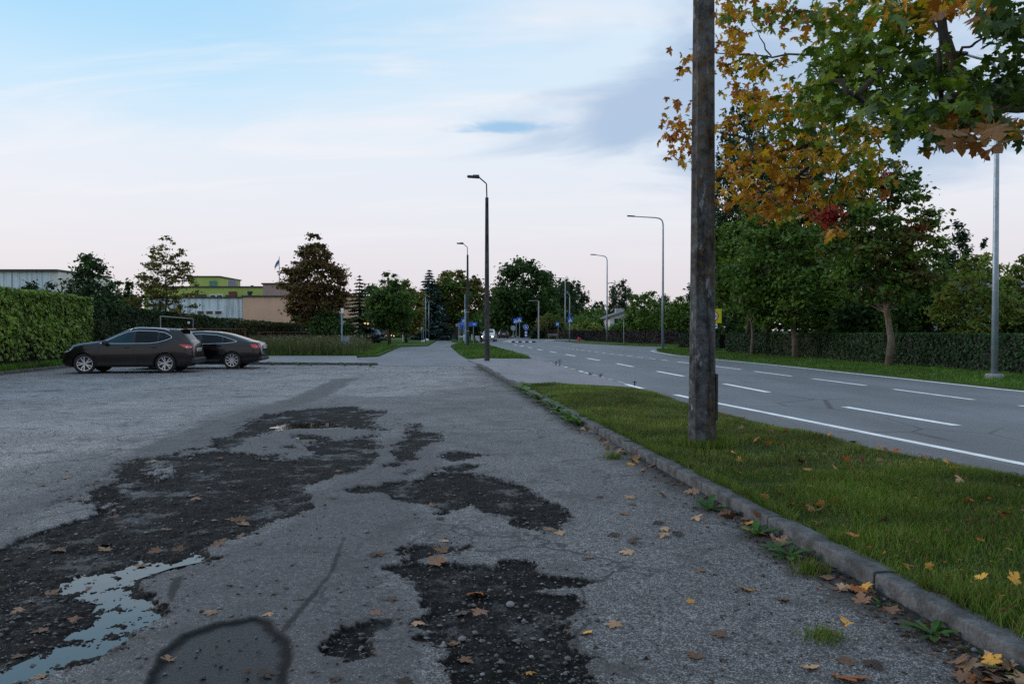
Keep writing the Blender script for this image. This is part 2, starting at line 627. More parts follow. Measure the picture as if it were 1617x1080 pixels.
def glass_mat(name, col=(0.012, 0.016, 0.018), rough=0.05, spec=0.34):
    m, q, b = new_mat(name)
    n = q.noise(q.obj(), 3.0, 3)
    q.put(b.inputs['Base Color'], q.mix(q.smooth(n, 0.3, 0.7), col, tuple(x * 1.5 for x in col)))
    b.inputs['Roughness'].default_value = rough
    b.inputs['Specular IOR Level'].default_value = spec
    return m


def water_mat():
    m, q, b = new_mat('puddle_water')
    p = q.pos()
    b.inputs['Base Color'].default_value = (0.012, 0.012, 0.012, 1)
    b.inputs['Roughness'].default_value = 0.03
    b.inputs['IOR'].default_value = 1.45
    b.inputs['Specular IOR Level'].default_value = 0.9
    q.put(b.inputs['Normal'], q.bump(q.noise(p, 9, 2), 0.04, 0.01))
    return m


def corrugated_mat(name, col, stain=(0.11, 0.125, 0.13)):
    m, q, b = new_mat(name)
    p = q.obj()
    st = q.noise(q.scale(p, (2.2, 2.2, 0.10)), 1.0, 5, 0.7)
    sp = q.add('ShaderNodeSeparateXYZ'); q.l.new(p, sp.inputs[0])
    c = q.mix(q.math('MULTIPLY', q.smooth(st, 0.47, 0.66), 0.7), col, stain)
    q.put(b.inputs['Base Color'], c)
    b.inputs['Roughness'].default_value = 0.55
    b.inputs['Specular IOR Level'].default_value = 0.35
    return m


M = MATS
lot_mat()
water_mat()
asphalt_mat('road_asphalt', (0.10, 0.104, 0.113), (0.158, 0.163, 0.177))
asphalt_mat('path_asphalt', (0.115, 0.115, 0.125), (0.185, 0.185, 0.20))
asphalt_mat('slab_asphalt', (0.15, 0.14, 0.148), (0.225, 0.21, 0.22), 140, 0.8)
asphalt_mat('gravel', (0.05, 0.05, 0.052), (0.16, 0.16, 0.165), 70)
grass_mat('turf', (0.014, 0.026, 0.006), (0.040, 0.072, 0.013), dryk=0.5)
grass_mat('lawn', (0.030, 0.062, 0.009), (0.066, 0.125, 0.018), dryk=0.3)
grass_mat('far_ground', (0.012, 0.022, 0.007), (0.030, 0.046, 0.014))
concrete_mat('kerb_concrete', (0.135, 0.134, 0.135), (0.050, 0.049, 0.048), streak=False)
concrete_mat('pole_concrete', (0.115, 0.118, 0.122), (0.022, 0.021, 0.021), lichen=0.62)
concrete_mat('pole_plain', (0.075, 0.071, 0.070), (0.035, 0.034, 0.033))
concrete_mat('footing_concrete', (0.3, 0.3, 0.3), (0.2, 0.2, 0.2))
bark_mat('bark', (0.028, 0.023, 0.019), (0.085, 0.072, 0.06))
bark_mat('bark_pale', (0.085, 0.068, 0.052), (0.20, 0.165, 0.13), moss=(0.13, 0.065, 0.02), k=0.5)
bark_mat('maple_bark', (0.010, 0.009, 0.008), (0.055, 0.048, 0.042), moss=(0.075, 0.055, 0.012), k=0.55)
bark_mat('twig', (0.014, 0.012, 0.009), (0.035, 0.03, 0.024))
leaf_mat('leaf')
leaf_mat('maple_leaf', 0.30, 0.42, 14.0)
leaf_mat('blade', 0.25, 0.5)
leaf_mat('needle', 0.08, 0.6)
fallen_mat('leaf_tan', (0.30, 0.165, 0.085), (0.42, 0.26, 0.15))
fallen_mat('leaf_brown', (0.125, 0.058, 0.030), (0.24, 0.125, 0.068))
fallen_mat('leaf_dark', (0.035, 0.022, 0.016), (0.085, 0.050, 0.034))
fallen_mat('leaf_yellow', (0.60, 0.34, 0.05), (0.50, 0.20, 0.035))
fallen_mat('leaf_orange', (0.50, 0.17, 0.025), (0.32, 0.075, 0.02))
paint_mat('paint_brown', (0.0150, 0.0122, 0.0125), 0.5)
paint_mat('paint_black', (0.0030, 0.0033, 0.0046), 0.2, 0.16, (0.007, 0.007, 0.008))
paint_mat('paint_silver', (0.42, 0.45, 0.48), 0.5, 0.35)
paint_mat('paint_blue_grey', (0.16, 0.21, 0.27), 0.5, 0.35)
glass_mat('car_glass', (0.010, 0.032, 0.040), 0.05, 0.22)
glass_mat('tinted_glass', (0.004, 0.006, 0.008), 0.05, 0.20)
glass_mat('window_glass', (0.022, 0.026, 0.03), 0.08)
simple('chrome', (0.75, 0.76, 0.78), 0.14, 1.0, var=0.05)
simple('rim_alloy', (0.50, 0.51, 0.53), 0.30, 0.9, var=0.1)
simple('tyre_rubber', (0.013, 0.013, 0.014), 0.8, var=0.2)
simple('black_plastic', (0.014, 0.014, 0.015), 0.6, var=0.2)
simple('tail_red', (0.55, 0.010, 0.020), 0.15, coat=0.6, var=0.1)
simple('lamp_clear', (0.62, 0.60, 0.60), 0.12, coat=0.6, var=0.08)
simple('plate_white', (0.70, 0.71, 0.72), 0.4, var=0.05)
simple('marking_white', (0.80, 0.80, 0.79), 0.7, var=0.16, vscale=3.0)
simple('marking_worn', (0.36, 0.355, 0.345), 0.8, var=0.45, vscale=9.0)
simple('galvanised', (0.27, 0.33, 0.38), 0.45, 0.55, var=0.15, vscale=4)
simple('grey_metal', (0.22, 0.23, 0.24), 0.5, 0.5, var=0.2)
simple('dark_metal', (0.030, 0.031, 0.033), 0.5, 0.3)
simple('lamp_lens', (0.05, 0.20, 0.22), 0.2, var=0.1)
simple('rust', (0.13, 0.048, 0.028), 0.85, var=0.45, vscale=9)
simple('sign_blue', (0.012, 0.10, 0.50), 0.4, var=0.06)
simple('sign_white', (0.78, 0.79, 0.80), 0.45, var=0.05)
simple('sign_black', (0.01, 0.01, 0.01), 0.5)
simple('sign_yellow', (0.80, 0.72, 0.01), 0.4, var=0.05)
simple('sign_red', (0.50, 0.012, 0.015), 0.4, var=0.05)
simple('sign_back', (0.26, 0.29, 0.32), 0.5, 0.3)
simple('post_blue', (0.20, 0.33, 0.44), 0.45, 0.2)
simple('wall_beige', (0.60, 0.37, 0.255), 0.85, var=0.07, vscale=0.6, bump=0.2)
simple('wall_mauve', (0.34, 0.235, 0.205), 0.85, var=0.07, vscale=0.6)
simple('wall_green', (0.36, 0.44, 0.10), 0.8, var=0.08, vscale=0.5)
simple('door_teal', (0.075, 0.20, 0.15), 0.6)
simple('roof_edge', (0.035, 0.036, 0.038), 0.6)
simple('wall_white', (0.62, 0.61, 0.59), 0.8, var=0.08, vscale=0.8)
simple('wall_grey', (0.30, 0.31, 0.33), 0.8, var=0.1, vscale=0.8)
simple('roof_slate', (0.11, 0.12, 0.13), 0.6, var=0.2)
simple('flag_blue', (0.10, 0.33, 0.72), 0.8, var=0.05)
simple('flag_black', (0.008, 0.008, 0.009), 0.8)
simple('flag_white', (0.78, 0.78, 0.78), 0.8, var=0.05)
simple('bench_wood', (0.20, 0.19, 0.18), 0.8)
simple('red_plastic', (0.55, 0.03, 0.06), 0.5)
simple('cloth_black', (0.010, 0.010, 0.012), 0.9)
simple('skin', (0.40, 0.25, 0.19), 0.6, var=0.05)
simple('headlight_on', (0.9, 0.85, 0.75), 0.3, var=0.0, emit=(1.0, 0.80, 0.52, 9.0))
simple('window_lit', (0.6, 0.4, 0.2), 0.4, var=0.0, emit=(1.0, 0.55, 0.22, 0.7))
simple('lamp_lit', (0.6, 0.4, 0.2), 0.4, var=0.0, emit=(1.0, 0.62, 0.28, 2.5))
simple('stone', (0.17, 0.17, 0.18), 0.8, var=0.2, vscale=20)
simple('hedge_core', (0.0075, 0.009, 0.006), 0.95, var=0.4)
simple('hedge_core_brown', (0.010, 0.0075, 0.0065), 0.95, var=0.4)
corrugated_mat('corrugated_white', (0.60, 0.68, 0.73))

# ------------------------------------------------------------------ number helpers
def hash2(ix, iy, seed):
    h = (ix.astype(np.int64) * 374761393 + iy.astype(np.int64) * 668265263 + seed * 1442695041) & 0xFFFFFFFF
    h = ((h ^ (h >> 13)) * 1274126177) & 0xFFFFFFFF
    return ((h ^ (h >> 16)) & 0xFFFF) / 65535.0


def vnoise(x, y, seed=0):
    ix, iy = np.floor(x), np.floor(y)
    fx, fy = x - ix, y - iy
    fx, fy = fx * fx * (3 - 2 * fx), fy * fy * (3 - 2 * fy)
    a, b = hash2(ix, iy, seed), hash2(ix + 1, iy, seed)
    c, d = hash2(ix, iy + 1, seed), hash2(ix + 1, iy + 1, seed)
    return (a + (b - a) * fx) * (1 - fy) + (c + (d - c) * fx) * fy


def fbm(x, y, scale, octv=4, seed=0, gain=0.5):
    s, a, t = 0.0, 1.0, 0.0
    for o in range(octv):
        s = s + a * vnoise(x * scale * 2 ** o + 17.3 * o, y * scale * 2 ** o - 9.1 * o, seed + o)
        t += a
        a *= gain
    return s / t


def sstep(a, b, x):
    t = np.clip((x - a) / (b - a), 0, 1)
    return t * t * (3 - 2 * t)


def sdist(poly, x, y):
    """signed distance to a polygon, positive inside"""
    best = np.full(x.shape, 1e9)
    inside = np.zeros(x.shape, bool)
    n = len(poly)
    for i in range(n):
        x0, y0 = poly[i]
        x1, y1 = poly[(i + 1) % n]
        dx, dy = x1 - x0, y1 - y0
        t = np.clip(((x - x0) * dx + (y - y0) * dy) / (dx * dx + dy * dy + 1e-12), 0, 1)
        best = np.minimum(best, (x - x0 - t * dx) ** 2 + (y - y0 - t * dy) ** 2)
        c = (y0 > y) != (y1 > y)
        with np.errstate(divide='ignore', invalid='ignore'):
            xi = x0 + (y - y0) * dx / (dy if dy != 0 else 1e-12)
        inside ^= c & (x < xi)
    return np.where(inside, 1, -1) * np.sqrt(best)


def inside_poly(poly, x, y):
    return sdist(poly, x, y) > 0


def W2(pts, h=0.0):
    return [(G(px, py, h).x, G(px, py, h).y) for px, py in pts]


def kerb_x(Y):
    return 2.65 - 0.13 * Y


def left_kerb_x(Y):
    return -13.65 - 0.13 * Y


# ------------------------------------------------------------------ broken-up parking lot
MUD = [W2(p) for p in (
    [(335, 700), (372, 676), (420, 655), (480, 645), (545, 642), (600, 648), (600, 658), (575, 668), (610, 678), (575, 676),
     (500, 671), (440, 672), (402, 684), (388, 697), (352, 712)],
    [(-120, 905), (0, 862), (70, 838), (120, 822), (190, 800), (225, 775), (268, 752), (285, 725), (345, 711), (385, 716), (400, 727), (470, 729),
     (500, 718), (497, 702), (540, 694), (590, 686), (596, 704), (575, 740), (520, 757), (492, 764), (470, 776), (487, 797),
     (440, 818), (412, 840), (365, 852), (325, 866), (342, 880), (280, 896), (214, 914), (206, 928), (240, 940), (258, 962),
     (240, 982), (198, 1006), (150, 1036), (80, 1058), (20, 1085), (-160, 1180)],
    [(535, 774), (560, 765), (640, 764), (668, 748), (700, 744), (745, 746), (790, 754), (830, 770), (858, 786), (880, 800), (902, 815),
     (893, 836), (858, 836), (822, 829), (812, 815), (768, 810), (745, 798), (720, 806), (700, 812), (672, 800), (640, 790), (600, 778)],
    [(695, 712), (725, 710), (752, 717), (712, 728), (694, 722)],
    [(702, 737), (735, 731), (768, 733), (742, 742), (706, 743)],
    [(640, 670), (662, 668), (668, 684), (692, 682), (697, 695), (668, 704), (648, 726), (628, 736), (596, 738), (630, 722), (624, 704), (646, 690)],
    [(628, 746), (652, 742), (650, 752), (632, 752)],
    [(640, 864), (680, 857), (727, 863), (702, 876), (668, 884), (742, 892), (792, 893), (800, 884), (832, 886), (838, 905),
     (885, 909), (945, 917), (905, 925), (868, 930), (905, 944), (912, 960), (880, 975), (904, 990), (925, 1006), (905, 1012), (948, 1038),
     (932, 1052), (955, 1090), (1000, 1190), (740, 1190), (700, 1090), (688, 1062), (708, 1034), (690, 1018), (638, 1008),
     (650, 1000), (682, 1000), (660, 982), (680, 962), (660, 944), (668, 930), (640, 918), (612, 896), (640, 890)],
    [(538, 988), (560, 986), (580, 981), (612, 981), (605, 990), (575, 996), (552, 998)],
    [(530, 1024), (548, 1014), (576, 1016), (578, 1032), (555, 1040), (532, 1038)],
    [(590, 760), (640, 757), (655, 770), (610, 776)],
)]
PUDDLE_BED = [W2(p) for p in (
    [(-20, 1076), (30, 1034), (96, 1006), (140, 972), (160, 946), (104, 932), (108, 914), (150, 902), (218, 886), (270, 880), (292, 872), (303, 866),
     (322, 884), (262, 896), (214, 912), (206, 924), (244, 944), (256, 962), (232, 982), (196, 1004), (146, 1034), (70, 1056)],
    [(425, 671), (450, 667), (500, 664), (545, 668), (552, 674), (500, 676), (440, 677)],
    [(455, 688), (475, 684), (512, 687), (500, 693), (465, 692)],
    [(655, 927), (668, 922), (690, 926), (680, 933), (660, 932)],
)]
TAR = [W2([(212, 1110), (236, 1066), (250, 1034), (292, 1000), (345, 982), (405, 973), (428, 980), (434, 994), (450, 1006), (460, 1040),
           (458, 1072), (462, 1130), (440, 1190), (220, 1190)])]
FINE = [W2(p) for p in (
    [(120, 1100), (160, 1040), (250, 985), (250, 950), (205, 925), (216, 910), (345, 878), (330, 865), (420, 838), (480, 806), (470, 780), (530, 758), (600, 690),
     (700, 690), (700, 740), (650, 760), (680, 812), (640, 860), (610, 900), (670, 960), (700, 1090), (740, 1190), (80, 1190)],
    [(395, 690), (440, 678), (520, 678), (600, 678), (575, 690), (500, 704), (480, 728), (395, 727), (360, 712)],
    [(-200, 860), (0, 796), (120, 757), (230, 702), (330, 664), (430, 637), (530, 598), (570, 596), (520, 625), (450, 650), (350, 700), (280, 725), (160, 770), (0, 842), (-200, 920)],
)]
WET = [W2(p) for p in (
    [(430, 1010), (470, 960), (520, 905), (540, 850), (545, 848), (528, 900), (500, 940), (460, 985), (440, 1005)],
    [(262, 940), (276, 912), (292, 908), (272, 950)],
)]


SOFT = [None]
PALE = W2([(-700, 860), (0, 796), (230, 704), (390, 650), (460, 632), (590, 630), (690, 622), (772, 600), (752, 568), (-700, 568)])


def lot_masks(x, y):
    e = (fbm(x, y, 2.2, 6, 3, 0.72) - 0.5)
    e2 = (fbm(x, y, 17, 4, 31, 0.75) - 0.5)
    far = np.clip(y / 9.0, 0.5, 2.2)
    mud = np.zeros_like(x)
    soft = np.zeros_like(x)
    for pl in MUD:
        d = sdist(pl, x, y) + e * 0.62 * far + e2 * 0.26 * far
        mud = np.maximum(mud, sstep(-0.010, 0.016, d))
        soft = np.maximum(soft, sstep(-0.13 * far, 0.12 * far, d))
    # scattered break-outs along the worn-out middle of the lot
    zone = sstep(-1.2, 1.0, sdist(W2([(-300, 960), (200, 720), (420, 640), (620, 640), (700, 730), (560, 760), (420, 850), (200, 930), (-300, 1080)]), x, y))
    br = fbm(x, y * 0.55, 0.9, 5, 50, 0.62)
    mud = np.maximum(mud, sstep(0.535, 0.56, br * (0.55 + 0.45 * zone) + e2 * 0.16) * zone)
    soft = np.maximum(soft, sstep(0.49, 0.61, br * (0.55 + 0.45 * zone) + e2 * 0.16) * zone)
    bed = np.zeros_like(x)
    for pl in PUDDLE_BED:
        bed = np.maximum(bed, sstep(-0.10, 0.10, sdist(pl, x, y) + e * 0.12))
    tar = np.zeros_like(x)
    for pl in TAR:
        tar = np.maximum(tar, sstep(-0.010, 0.012, sdist(pl, x, y) + e * 0.07))
    fine = np.zeros_like(x)
    for pl in FINE:
        fine = np.maximum(fine, sstep(-0.05, 0.12, sdist(pl, x, y) + e * 0.5))
    wet = np.zeros_like(x)
    for pl in WET:
        wet = np.maximum(wet, sstep(-0.01, 0.01, sdist(pl, x, y) + e * 0.03 + e2 * 0.03))
    # damp rim round the mud and the tar
    for pl in MUD + TAR:
        d = sdist(pl, x, y) + (e * 0.07 if pl is TAR[0] else e * 0.2 + e2 * 0.08)
        wet = np.maximum(wet, sstep(-0.07, 0.0, d) * 0.45 if pl is not TAR[0] else sstep(-0.02, 0.0, d) * 0.85 * sstep(0.075, 0.025, d + e2 * 0.05))
    kd = kerb_x(y) - x
    dirt = sstep(0.40, 0.05, kd + e * 0.5) * np.clip(0.75 + 0.6 * (fbm(x, y, 0.5, 3, 9) - 0.3) * 2, 0, 1)
    bed = np.maximum(bed, 0)
    mud = np.maximum(mud, sstep(0.4, 0.7, bed))
    SOFT[0] = np.maximum(soft, sstep(0.3, 0.7, bed))
    return mud, bed, tar * (1 - mud), fine, wet, dirt


def lot_height(x, y, m=None):
    mud, bed, tar, fine, wet, dirt = m if m is not None else lot_masks(x, y)
    near = sstep(30, 6, y)
    z = 0.010 * (fbm(x, y, 0.45, 3, 5) - 0.5)
    z = z + 0.0035 * (fbm(x, y, 7.0, 4, 12) - 0.5) * near
    lump = fbm(x, y, 9.0, 5, 21, 0.8) - 0.5
    lump = np.sign(lump) * np.abs(lump) ** 0.85
    z = z - mud * (0.019 + 0.0155 * bed) + mud * lump * (0.036 + 0.012 * bed)
    z = z - tar * 0.013
    z = z + dirt * 0.012 * fbm(x, y, 12, 4, 77)
    crack = np.abs(fbm(x, y, 0.5, 4, 91) - 0.5)
    z = z - 0.006 * sstep(0.006, 0.0, crack) * (1 - mud) * near
    return z


def build_lot():
    inv = np.linspace(1 / 2.3, 1 / 40.0, 480)
    Y = np.concatenate([np.linspace(-5, 2.1, 10), 1 / inv])
    nu = 700
    s = np.linspace(0, 1, nu)
    xr = kerb_x(Y) + 0.03
    w = np.minimum(np.abs(Y) * 1.25 + 2.2, xr - left_kerb_x(Y) + 0.05)
    w[:10] = 9.0
    X = xr[:, None] - s[None, :] * w[:, None]
    YY = np.repeat(Y[:, None], nu, 1)
    # shake the grid a little so that edges do not follow rows
    g = np.random.default_rng(3)
    dy = np.gradient(Y)[:, None] * g.uniform(-0.3, 0.3, X.shape)
    YY[1:-1] += dy[1:-1]
    m = lot_masks(X, YY)
    soft = SOFT[0]
    Z = lot_height(X, YY, m)
    mud, bed, tar, fine, wet, dirt = m
    verts = np.stack([X, YY, Z], -1).reshape(-1, 3)
    ny = len(Y)
    i = np.arange(ny - 1)[:, None] * nu + np.arange(nu - 1)[None, :]
    faces = np.stack([i + 1, i, i + nu, i + nu + 1], -1).reshape(-1, 4)
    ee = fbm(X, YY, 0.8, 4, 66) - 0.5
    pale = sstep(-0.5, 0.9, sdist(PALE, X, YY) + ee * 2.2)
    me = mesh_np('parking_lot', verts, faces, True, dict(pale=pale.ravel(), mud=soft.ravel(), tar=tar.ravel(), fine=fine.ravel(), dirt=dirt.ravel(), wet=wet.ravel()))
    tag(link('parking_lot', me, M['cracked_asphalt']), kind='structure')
    for pl, lev in zip(PUDDLE_BED, (-0.0258, -0.0285, -0.0285, -0.030)):
        c = np.mean(pl, 0)
        q = [(c[0] + (p[0] - c[0]) * 1.15, c[1] + (p[1] - c[1]) * 1.15, lev) for p in pl]
        o = MB()
        tris = tessellate_polygon([[Vector(p) for p in q]])
        o.add(q, [tuple(t) if (Vector(q[t[1]]) - Vector(q[t[0]])).cross(Vector(q[t[2]]) - Vector(q[t[0]])).z > 0 else tuple(reversed(t)) for t in tris])
        tag(o.build('puddle_water', M['puddle_water']), kind='structure')
    # loose stones
    g = np.random.default_rng(11)
    n = 42000
    y = 1 / g.uniform(1 / 13.0, 1 / 2.6, n)
    x = kerb_x(y) - 0.03 - g.uniform(0, 1, n) * (y * 1.0 + 2)
    mm = lot_masks(x, y)
    pr = mm[0] * 0.55 * (1 - mm[1] * 0.8) + 0.05 + 0.25 * mm[5] + 0.10 * sstep(1.2, 0.1, kerb_x(y) - x)
    keep = g.uniform(0, 1, n) < pr
    x, y = x[keep], y[keep]
    z = lot_height(x, y)
    n = len(x)
    r = np.clip(g.gamma(1.8, 0.0026, n), 0.0028, 0.020)
    octa = np.array([(1, 0, 0), (0, 1, 0), (-1, 0, 0), (0, -1, 0), (0, 0, 1), (0, 0, -1)], float)
    of = np.array([(0, 1, 4), (1, 2, 4), (2, 3, 4), (3, 0, 4), (1, 0, 5), (2, 1, 5), (3, 2, 5), (0, 3, 5)])
    v = octa[None] * g.uniform(0.6, 1.35, (n, 6, 1)) * r[:, None, None] * np.array([1.2, 1.2, 0.7])
    a = g.uniform(0, 6.28, n)
    ca, sa = np.cos(a)[:, None], np.sin(a)[:, None]
    v = np.stack([v[..., 0] * ca - v[..., 1] * sa, v[..., 0] * sa + v[..., 1] * ca, v[..., 2]], -1)
    v += np.stack([x, y, z + r * 0.35], -1)[:, None, :]
    f = (of[None] + (np.arange(n) * 6)[:, None, None]).reshape(-1, 3)
    k = np.repeat(g.choice([0.45, 0.8, 1.0, 1.5], n, p=[.35, .35, .2, .1]) * g.uniform(.7, 1.2, n), 6)[:, None]
    me = mesh_np('loose_gravel', v.reshape(-1, 3), f, False, col=np.array([[0.12, 0.118, 0.12]]) * k)
    tag(link('loose_gravel', me, M['leaf_stone']), 'small grey stones lying loose on the broken asphalt', 'gravel', kind='stuff')


ms, qs, bs = new_mat('leaf_stone')
qs.put(bs.inputs['Base Color'], qs.mix(1.0, qs.attr('col', 0), qs.smooth(qs.noise(qs.pos(), 150, 3), 0.3, 0.7, 0.8, 1.2), 'MULTIPLY'))
bs.inputs['Roughness'].default_value = 0.75
build_lot()


# ------------------------------------------------------------------ ground sheets, road, path
def sheet(name, pts, mat, z=0.0, depth=0.35, kind='structure'):
    o = MB().prism(pts, z - depth, z).build(name, M[mat])
    return tag(o, kind=kind)


MB_ = MB().poly([(-1500, -300, -0.5), (1500, -300, -0.5), (1500, 2500, -0.5), (-1500, 2500, -0.5)])
tag(MB_.build('ground', M['far_ground']), kind='structure')

ROAD_L = [(7.9, -6), (6.9, 2.6), (5.67, 8.41), (4.52, 13.85), (3.80, 17.05), (3.42, 19.63), (2.74, 25.7), (2.07, 32.1), (1.42, 39.1), (-0.5, 57),
          (-2.3, 76), (-4.2, 100), (-6.2, 135), (-9.5, 200), (-14, 290)]
ROAD_R = [(15.6, -6), (14.1, 8), (12.75, 17), (12.4, 18.9), (12.05, 23), (11.35, 31), (10.45, 37.9), (9.6, 45), (9.75, 52), (10.6, 57), (12.6, 59.5),
          (14.0, 62), (12.6, 67), (9.2, 76), (7.0, 86), (6.2, 100), (4.2, 135), (1.5, 200), (-1, 290)]


def poly_x(line, Y):
    ys = [p[1] for p in line]
    return float(np.interp(Y, ys, [p[0] for p in line]))


def poly_xs(line, Y):
    return np.interp(Y, [p[1] for p in line], [p[0] for p in line])


road = sheet('road', [(x - 0.9 if y < 22 else x - 0.25, y) for x, y in ROAD_L] + [(x + 0.4, y) for x, y in reversed(ROAD_R)], 'road_asphalt', 0.0)


def marking(line, y0, y1, width, mat='marking_white', off=0.0, z=0.004, name='lane_marking'):
    n = max(2, int((y1 - y0) / 1.2) + 2)
    ys = np.linspace(y0, y1, n)
    L, Rr = [], []
    for y in ys:
        x = poly_x(line, y) + off
        L.append((x - width / 2, y, z))
        Rr.append((x + width / 2, y, z))
    vs = L + Rr
    fs = [(i, i + n, i + n + 1, i + 1) for i in range(n - 1)]
    return MB().add(vs, fs).build(name, M[mat], road)


# edge line of the carriageway on the near side, whole by the grass, worn along the slab
marking(ROAD_L, -6, 17.6, 0.15, off=0.06)
marking(ROAD_L, 19.4, 21.0, 0.16, off=-0.12)
y = 21.3
while y < 60:
    d = rnd.uniform(0.5, 1.6)
    marking(ROAD_L, y, y + d, 0.12, 'marking_worn' if rnd.random() < 0.6 else 'marking_white', off=-0.06)
    y += d + rnd.uniform(0.25, 0.7)
LANE_A = [(7.9, 6), (7.05, 11.5), (6.49, 14.75), (5.93, 20.9), (5.3, 27.1), (4.65, 34), (3.95, 40.5), (2.2, 57), (0.4, 76), (-1.4, 100), (-3, 135)]
for k in range(-1, 11):
    y0 = 11.9 + 6.35 * k
    marking(LANE_A, y0, y0 + 2.9, 0.17)
LANE_B = [(11.3, 6), (10.1, 14.7), (9.88, 16.6), (9.62, 19.6), (9.35, 22.4), (8.95, 25.6), (8.62, 29.3), (7.75, 36), (6.85, 43), (5.0, 57), (3.4, 76)]
y = 8.0
while y < 34:
    marking(LANE_B, y, y + 2.9, 0.13)
    y += 4.15
while y < 70:
    marking(LANE_B, y, y + 1.05, 0.12)
    y += 2.0
marking(ROAD_R, -6, 51.5, 0.14, off=-0.02)
# turned-in end of the right edge line at the side opening
arc = [(9.73, 51.5), (9.9, 54), (10.5, 56), (11.6, 57.4)]
MB().add([(x - .07, y, .0045) for x, y in arc] + [(x + .07, y, .0045) for x, y in arc], [(i, i + 4, i + 5, i + 1) for i in range(3)]).build('lane_marking', M['marking_white'], road)
# crossing and island markings far down the road
for k in range(5):
    MB().box((-0.6 + k * 1.2, 97.5, 0.004), (0.6, 3.2, 0.002)).build('lane_marking', M['marking_worn'], road)
MB().add([(-1.2, 96, .005), (-1.0, 96, .005), (0.9, 124, .005), (0.7, 124, .005)], [(0, 1, 2, 3)]).build('lane_marking', M['marking_white'], road)

# footpath going on from the lot
path = sheet('footpath', [(-1.28, 31.0), (-5.3, 31.6), (-8.0, 36.0), (-8.4, 41.0), (-7.4, 42.0), (-9.75, 66.5), (-7.7, 69.5), (-9.2, 90), (-10.4, 106), (-14.0, 164), (-17, 215),
                             (-12, 215), (-9.8, 140), (-6, 84), (-2.6, 84), (0.1, 57.5), (2.0, 36.2), (-1.28, 36.5)], 'path_asphalt', 0.012)
# concrete slab beside the lot (old bus stop platform)
plat = W2([(820.6, 602.5), (870, 607.5), (929, 613.0), (1012, 617.5)], 0.06)
pl_poly = [(kerb_x(20.9) + 0.16, 20.9 - 0.9, 0.10)] + [(p[0], p[1], 0.05) for p in plat[2:]] + \
          [(poly_x(ROAD_L, yy) - 0.28, yy, 0.03) for yy in (20.2, 25.7, 32.1, 38.5)] + [(-1.25, 39.2, 0.06), (-2.1, 36.2, 0.09), (kerb_x(31.5) + 0.16, 31.5, 0.10)]
sheet('pavement', pl_poly, 'slab_asphalt', 0.08)
# paved strip along the far end of the lot
sheet('pavement', [(-60, 41.4), (-60, 36.5), (-17.9, 35.35), (-10.6, 33.0), (-5.9, 32.2), (-7.4, 36.3), (-8.39, 41.0)], 'slab_asphalt', 0.10)
# right hand footways
sheet('pavement', [(5.6, 101), (9.6, 101), (11.5, 112), (6.6, 112)], 'slab_asphalt', 0.12)


def terrain(name, poly, mat, z, res, amp=0.04, kind='structure', fall=0.25, seed=1):
    """grass surface: a grid inside the polygon, falling to ground level along its rim"""
    a = np.array(poly)
    x0, y0, x1, y1 = a[:, 0].min(), a[:, 1].min(), a[:, 0].max(), a[:, 1].max()
    o = MB().prism([(p[0], p[1]) for p in poly], -0.4, z).build(name, M[mat])
    return tag(o, kind=kind)


LEFT_LAWN = [(-8.4, 41.35), (-7.45, 42.2), (-9.8, 66.5), (-7.8, 69.7), (-9.3, 90), (-10.5, 106), (-14.1, 164), (-17.2, 215), (-400, 215), (-400, 41.35)]
terrain('lawn', LEFT_LAWN, 'lawn', 0.10, 1.0)
RIGHT_LAWN = [(x + 0.25, y) for x, y in ROAD_R] + [(400, 290), (400, -6)]
terrain('lawn', RIGHT_LAWN, 'lawn', 0.05, 1.0)
MID_VERGE = W2([(712, 547), (722, 543.0), (737, 542.2), (765, 544.5), (783, 549.5), (838, 565.3), (790, 566), (738, 565.5), (726, 559)], 0.06)
terrain('verge', MID_VERGE, 'lawn', 0.07, 0.5)
MID_VERGE2 = W2([(714, 540), (711, 535), (735, 533), (750, 536.5), (737, 540)], 0.06)
terrain('verge', MID_VERGE2, 'lawn', 0.06, 0.5)
terrain('verge', [(left_kerb_x(-5) - 0.14, -5), (left_kerb_x(36) - 0.14, 36), (-60, 36), (-60, -5)], 'lawn', 0.10, 1.0)

# the grass strip between kerb and road
VERGE = [(kerb_x(yy) + 0.15, yy) for yy in (-4, 6, 12, 20.0)] + W2([(870, 607.5), (929, 613.0), (1012, 617.5)], 0.08) + \
        [(3.37, 16.8), (3.62, 13.3), (4.50, 9.28), (5.02, 7.4), (6.3, 2.4), (7.4, -4)]


def verge_h(x, y):
    l = kerb_x(y) + 0.15
    r = np.interp(y, [-4, 2.4, 7.4, 9.28, 13.3, 16.8, 22], [7.4, 6.3, 5.02, 4.5, 3.62, 3.37, 3.3])
    s = np.clip((x - l) / np.maximum(r - l, 0.1), 0, 1)
    return 0.085 + 0.05 * np.sin(s * 3.1) * 0.8 - 0.075 * sstep(0.86, 1.0, s) + 0.03 * (fbm(x, y, 1.1, 3, 41) - 0.5)


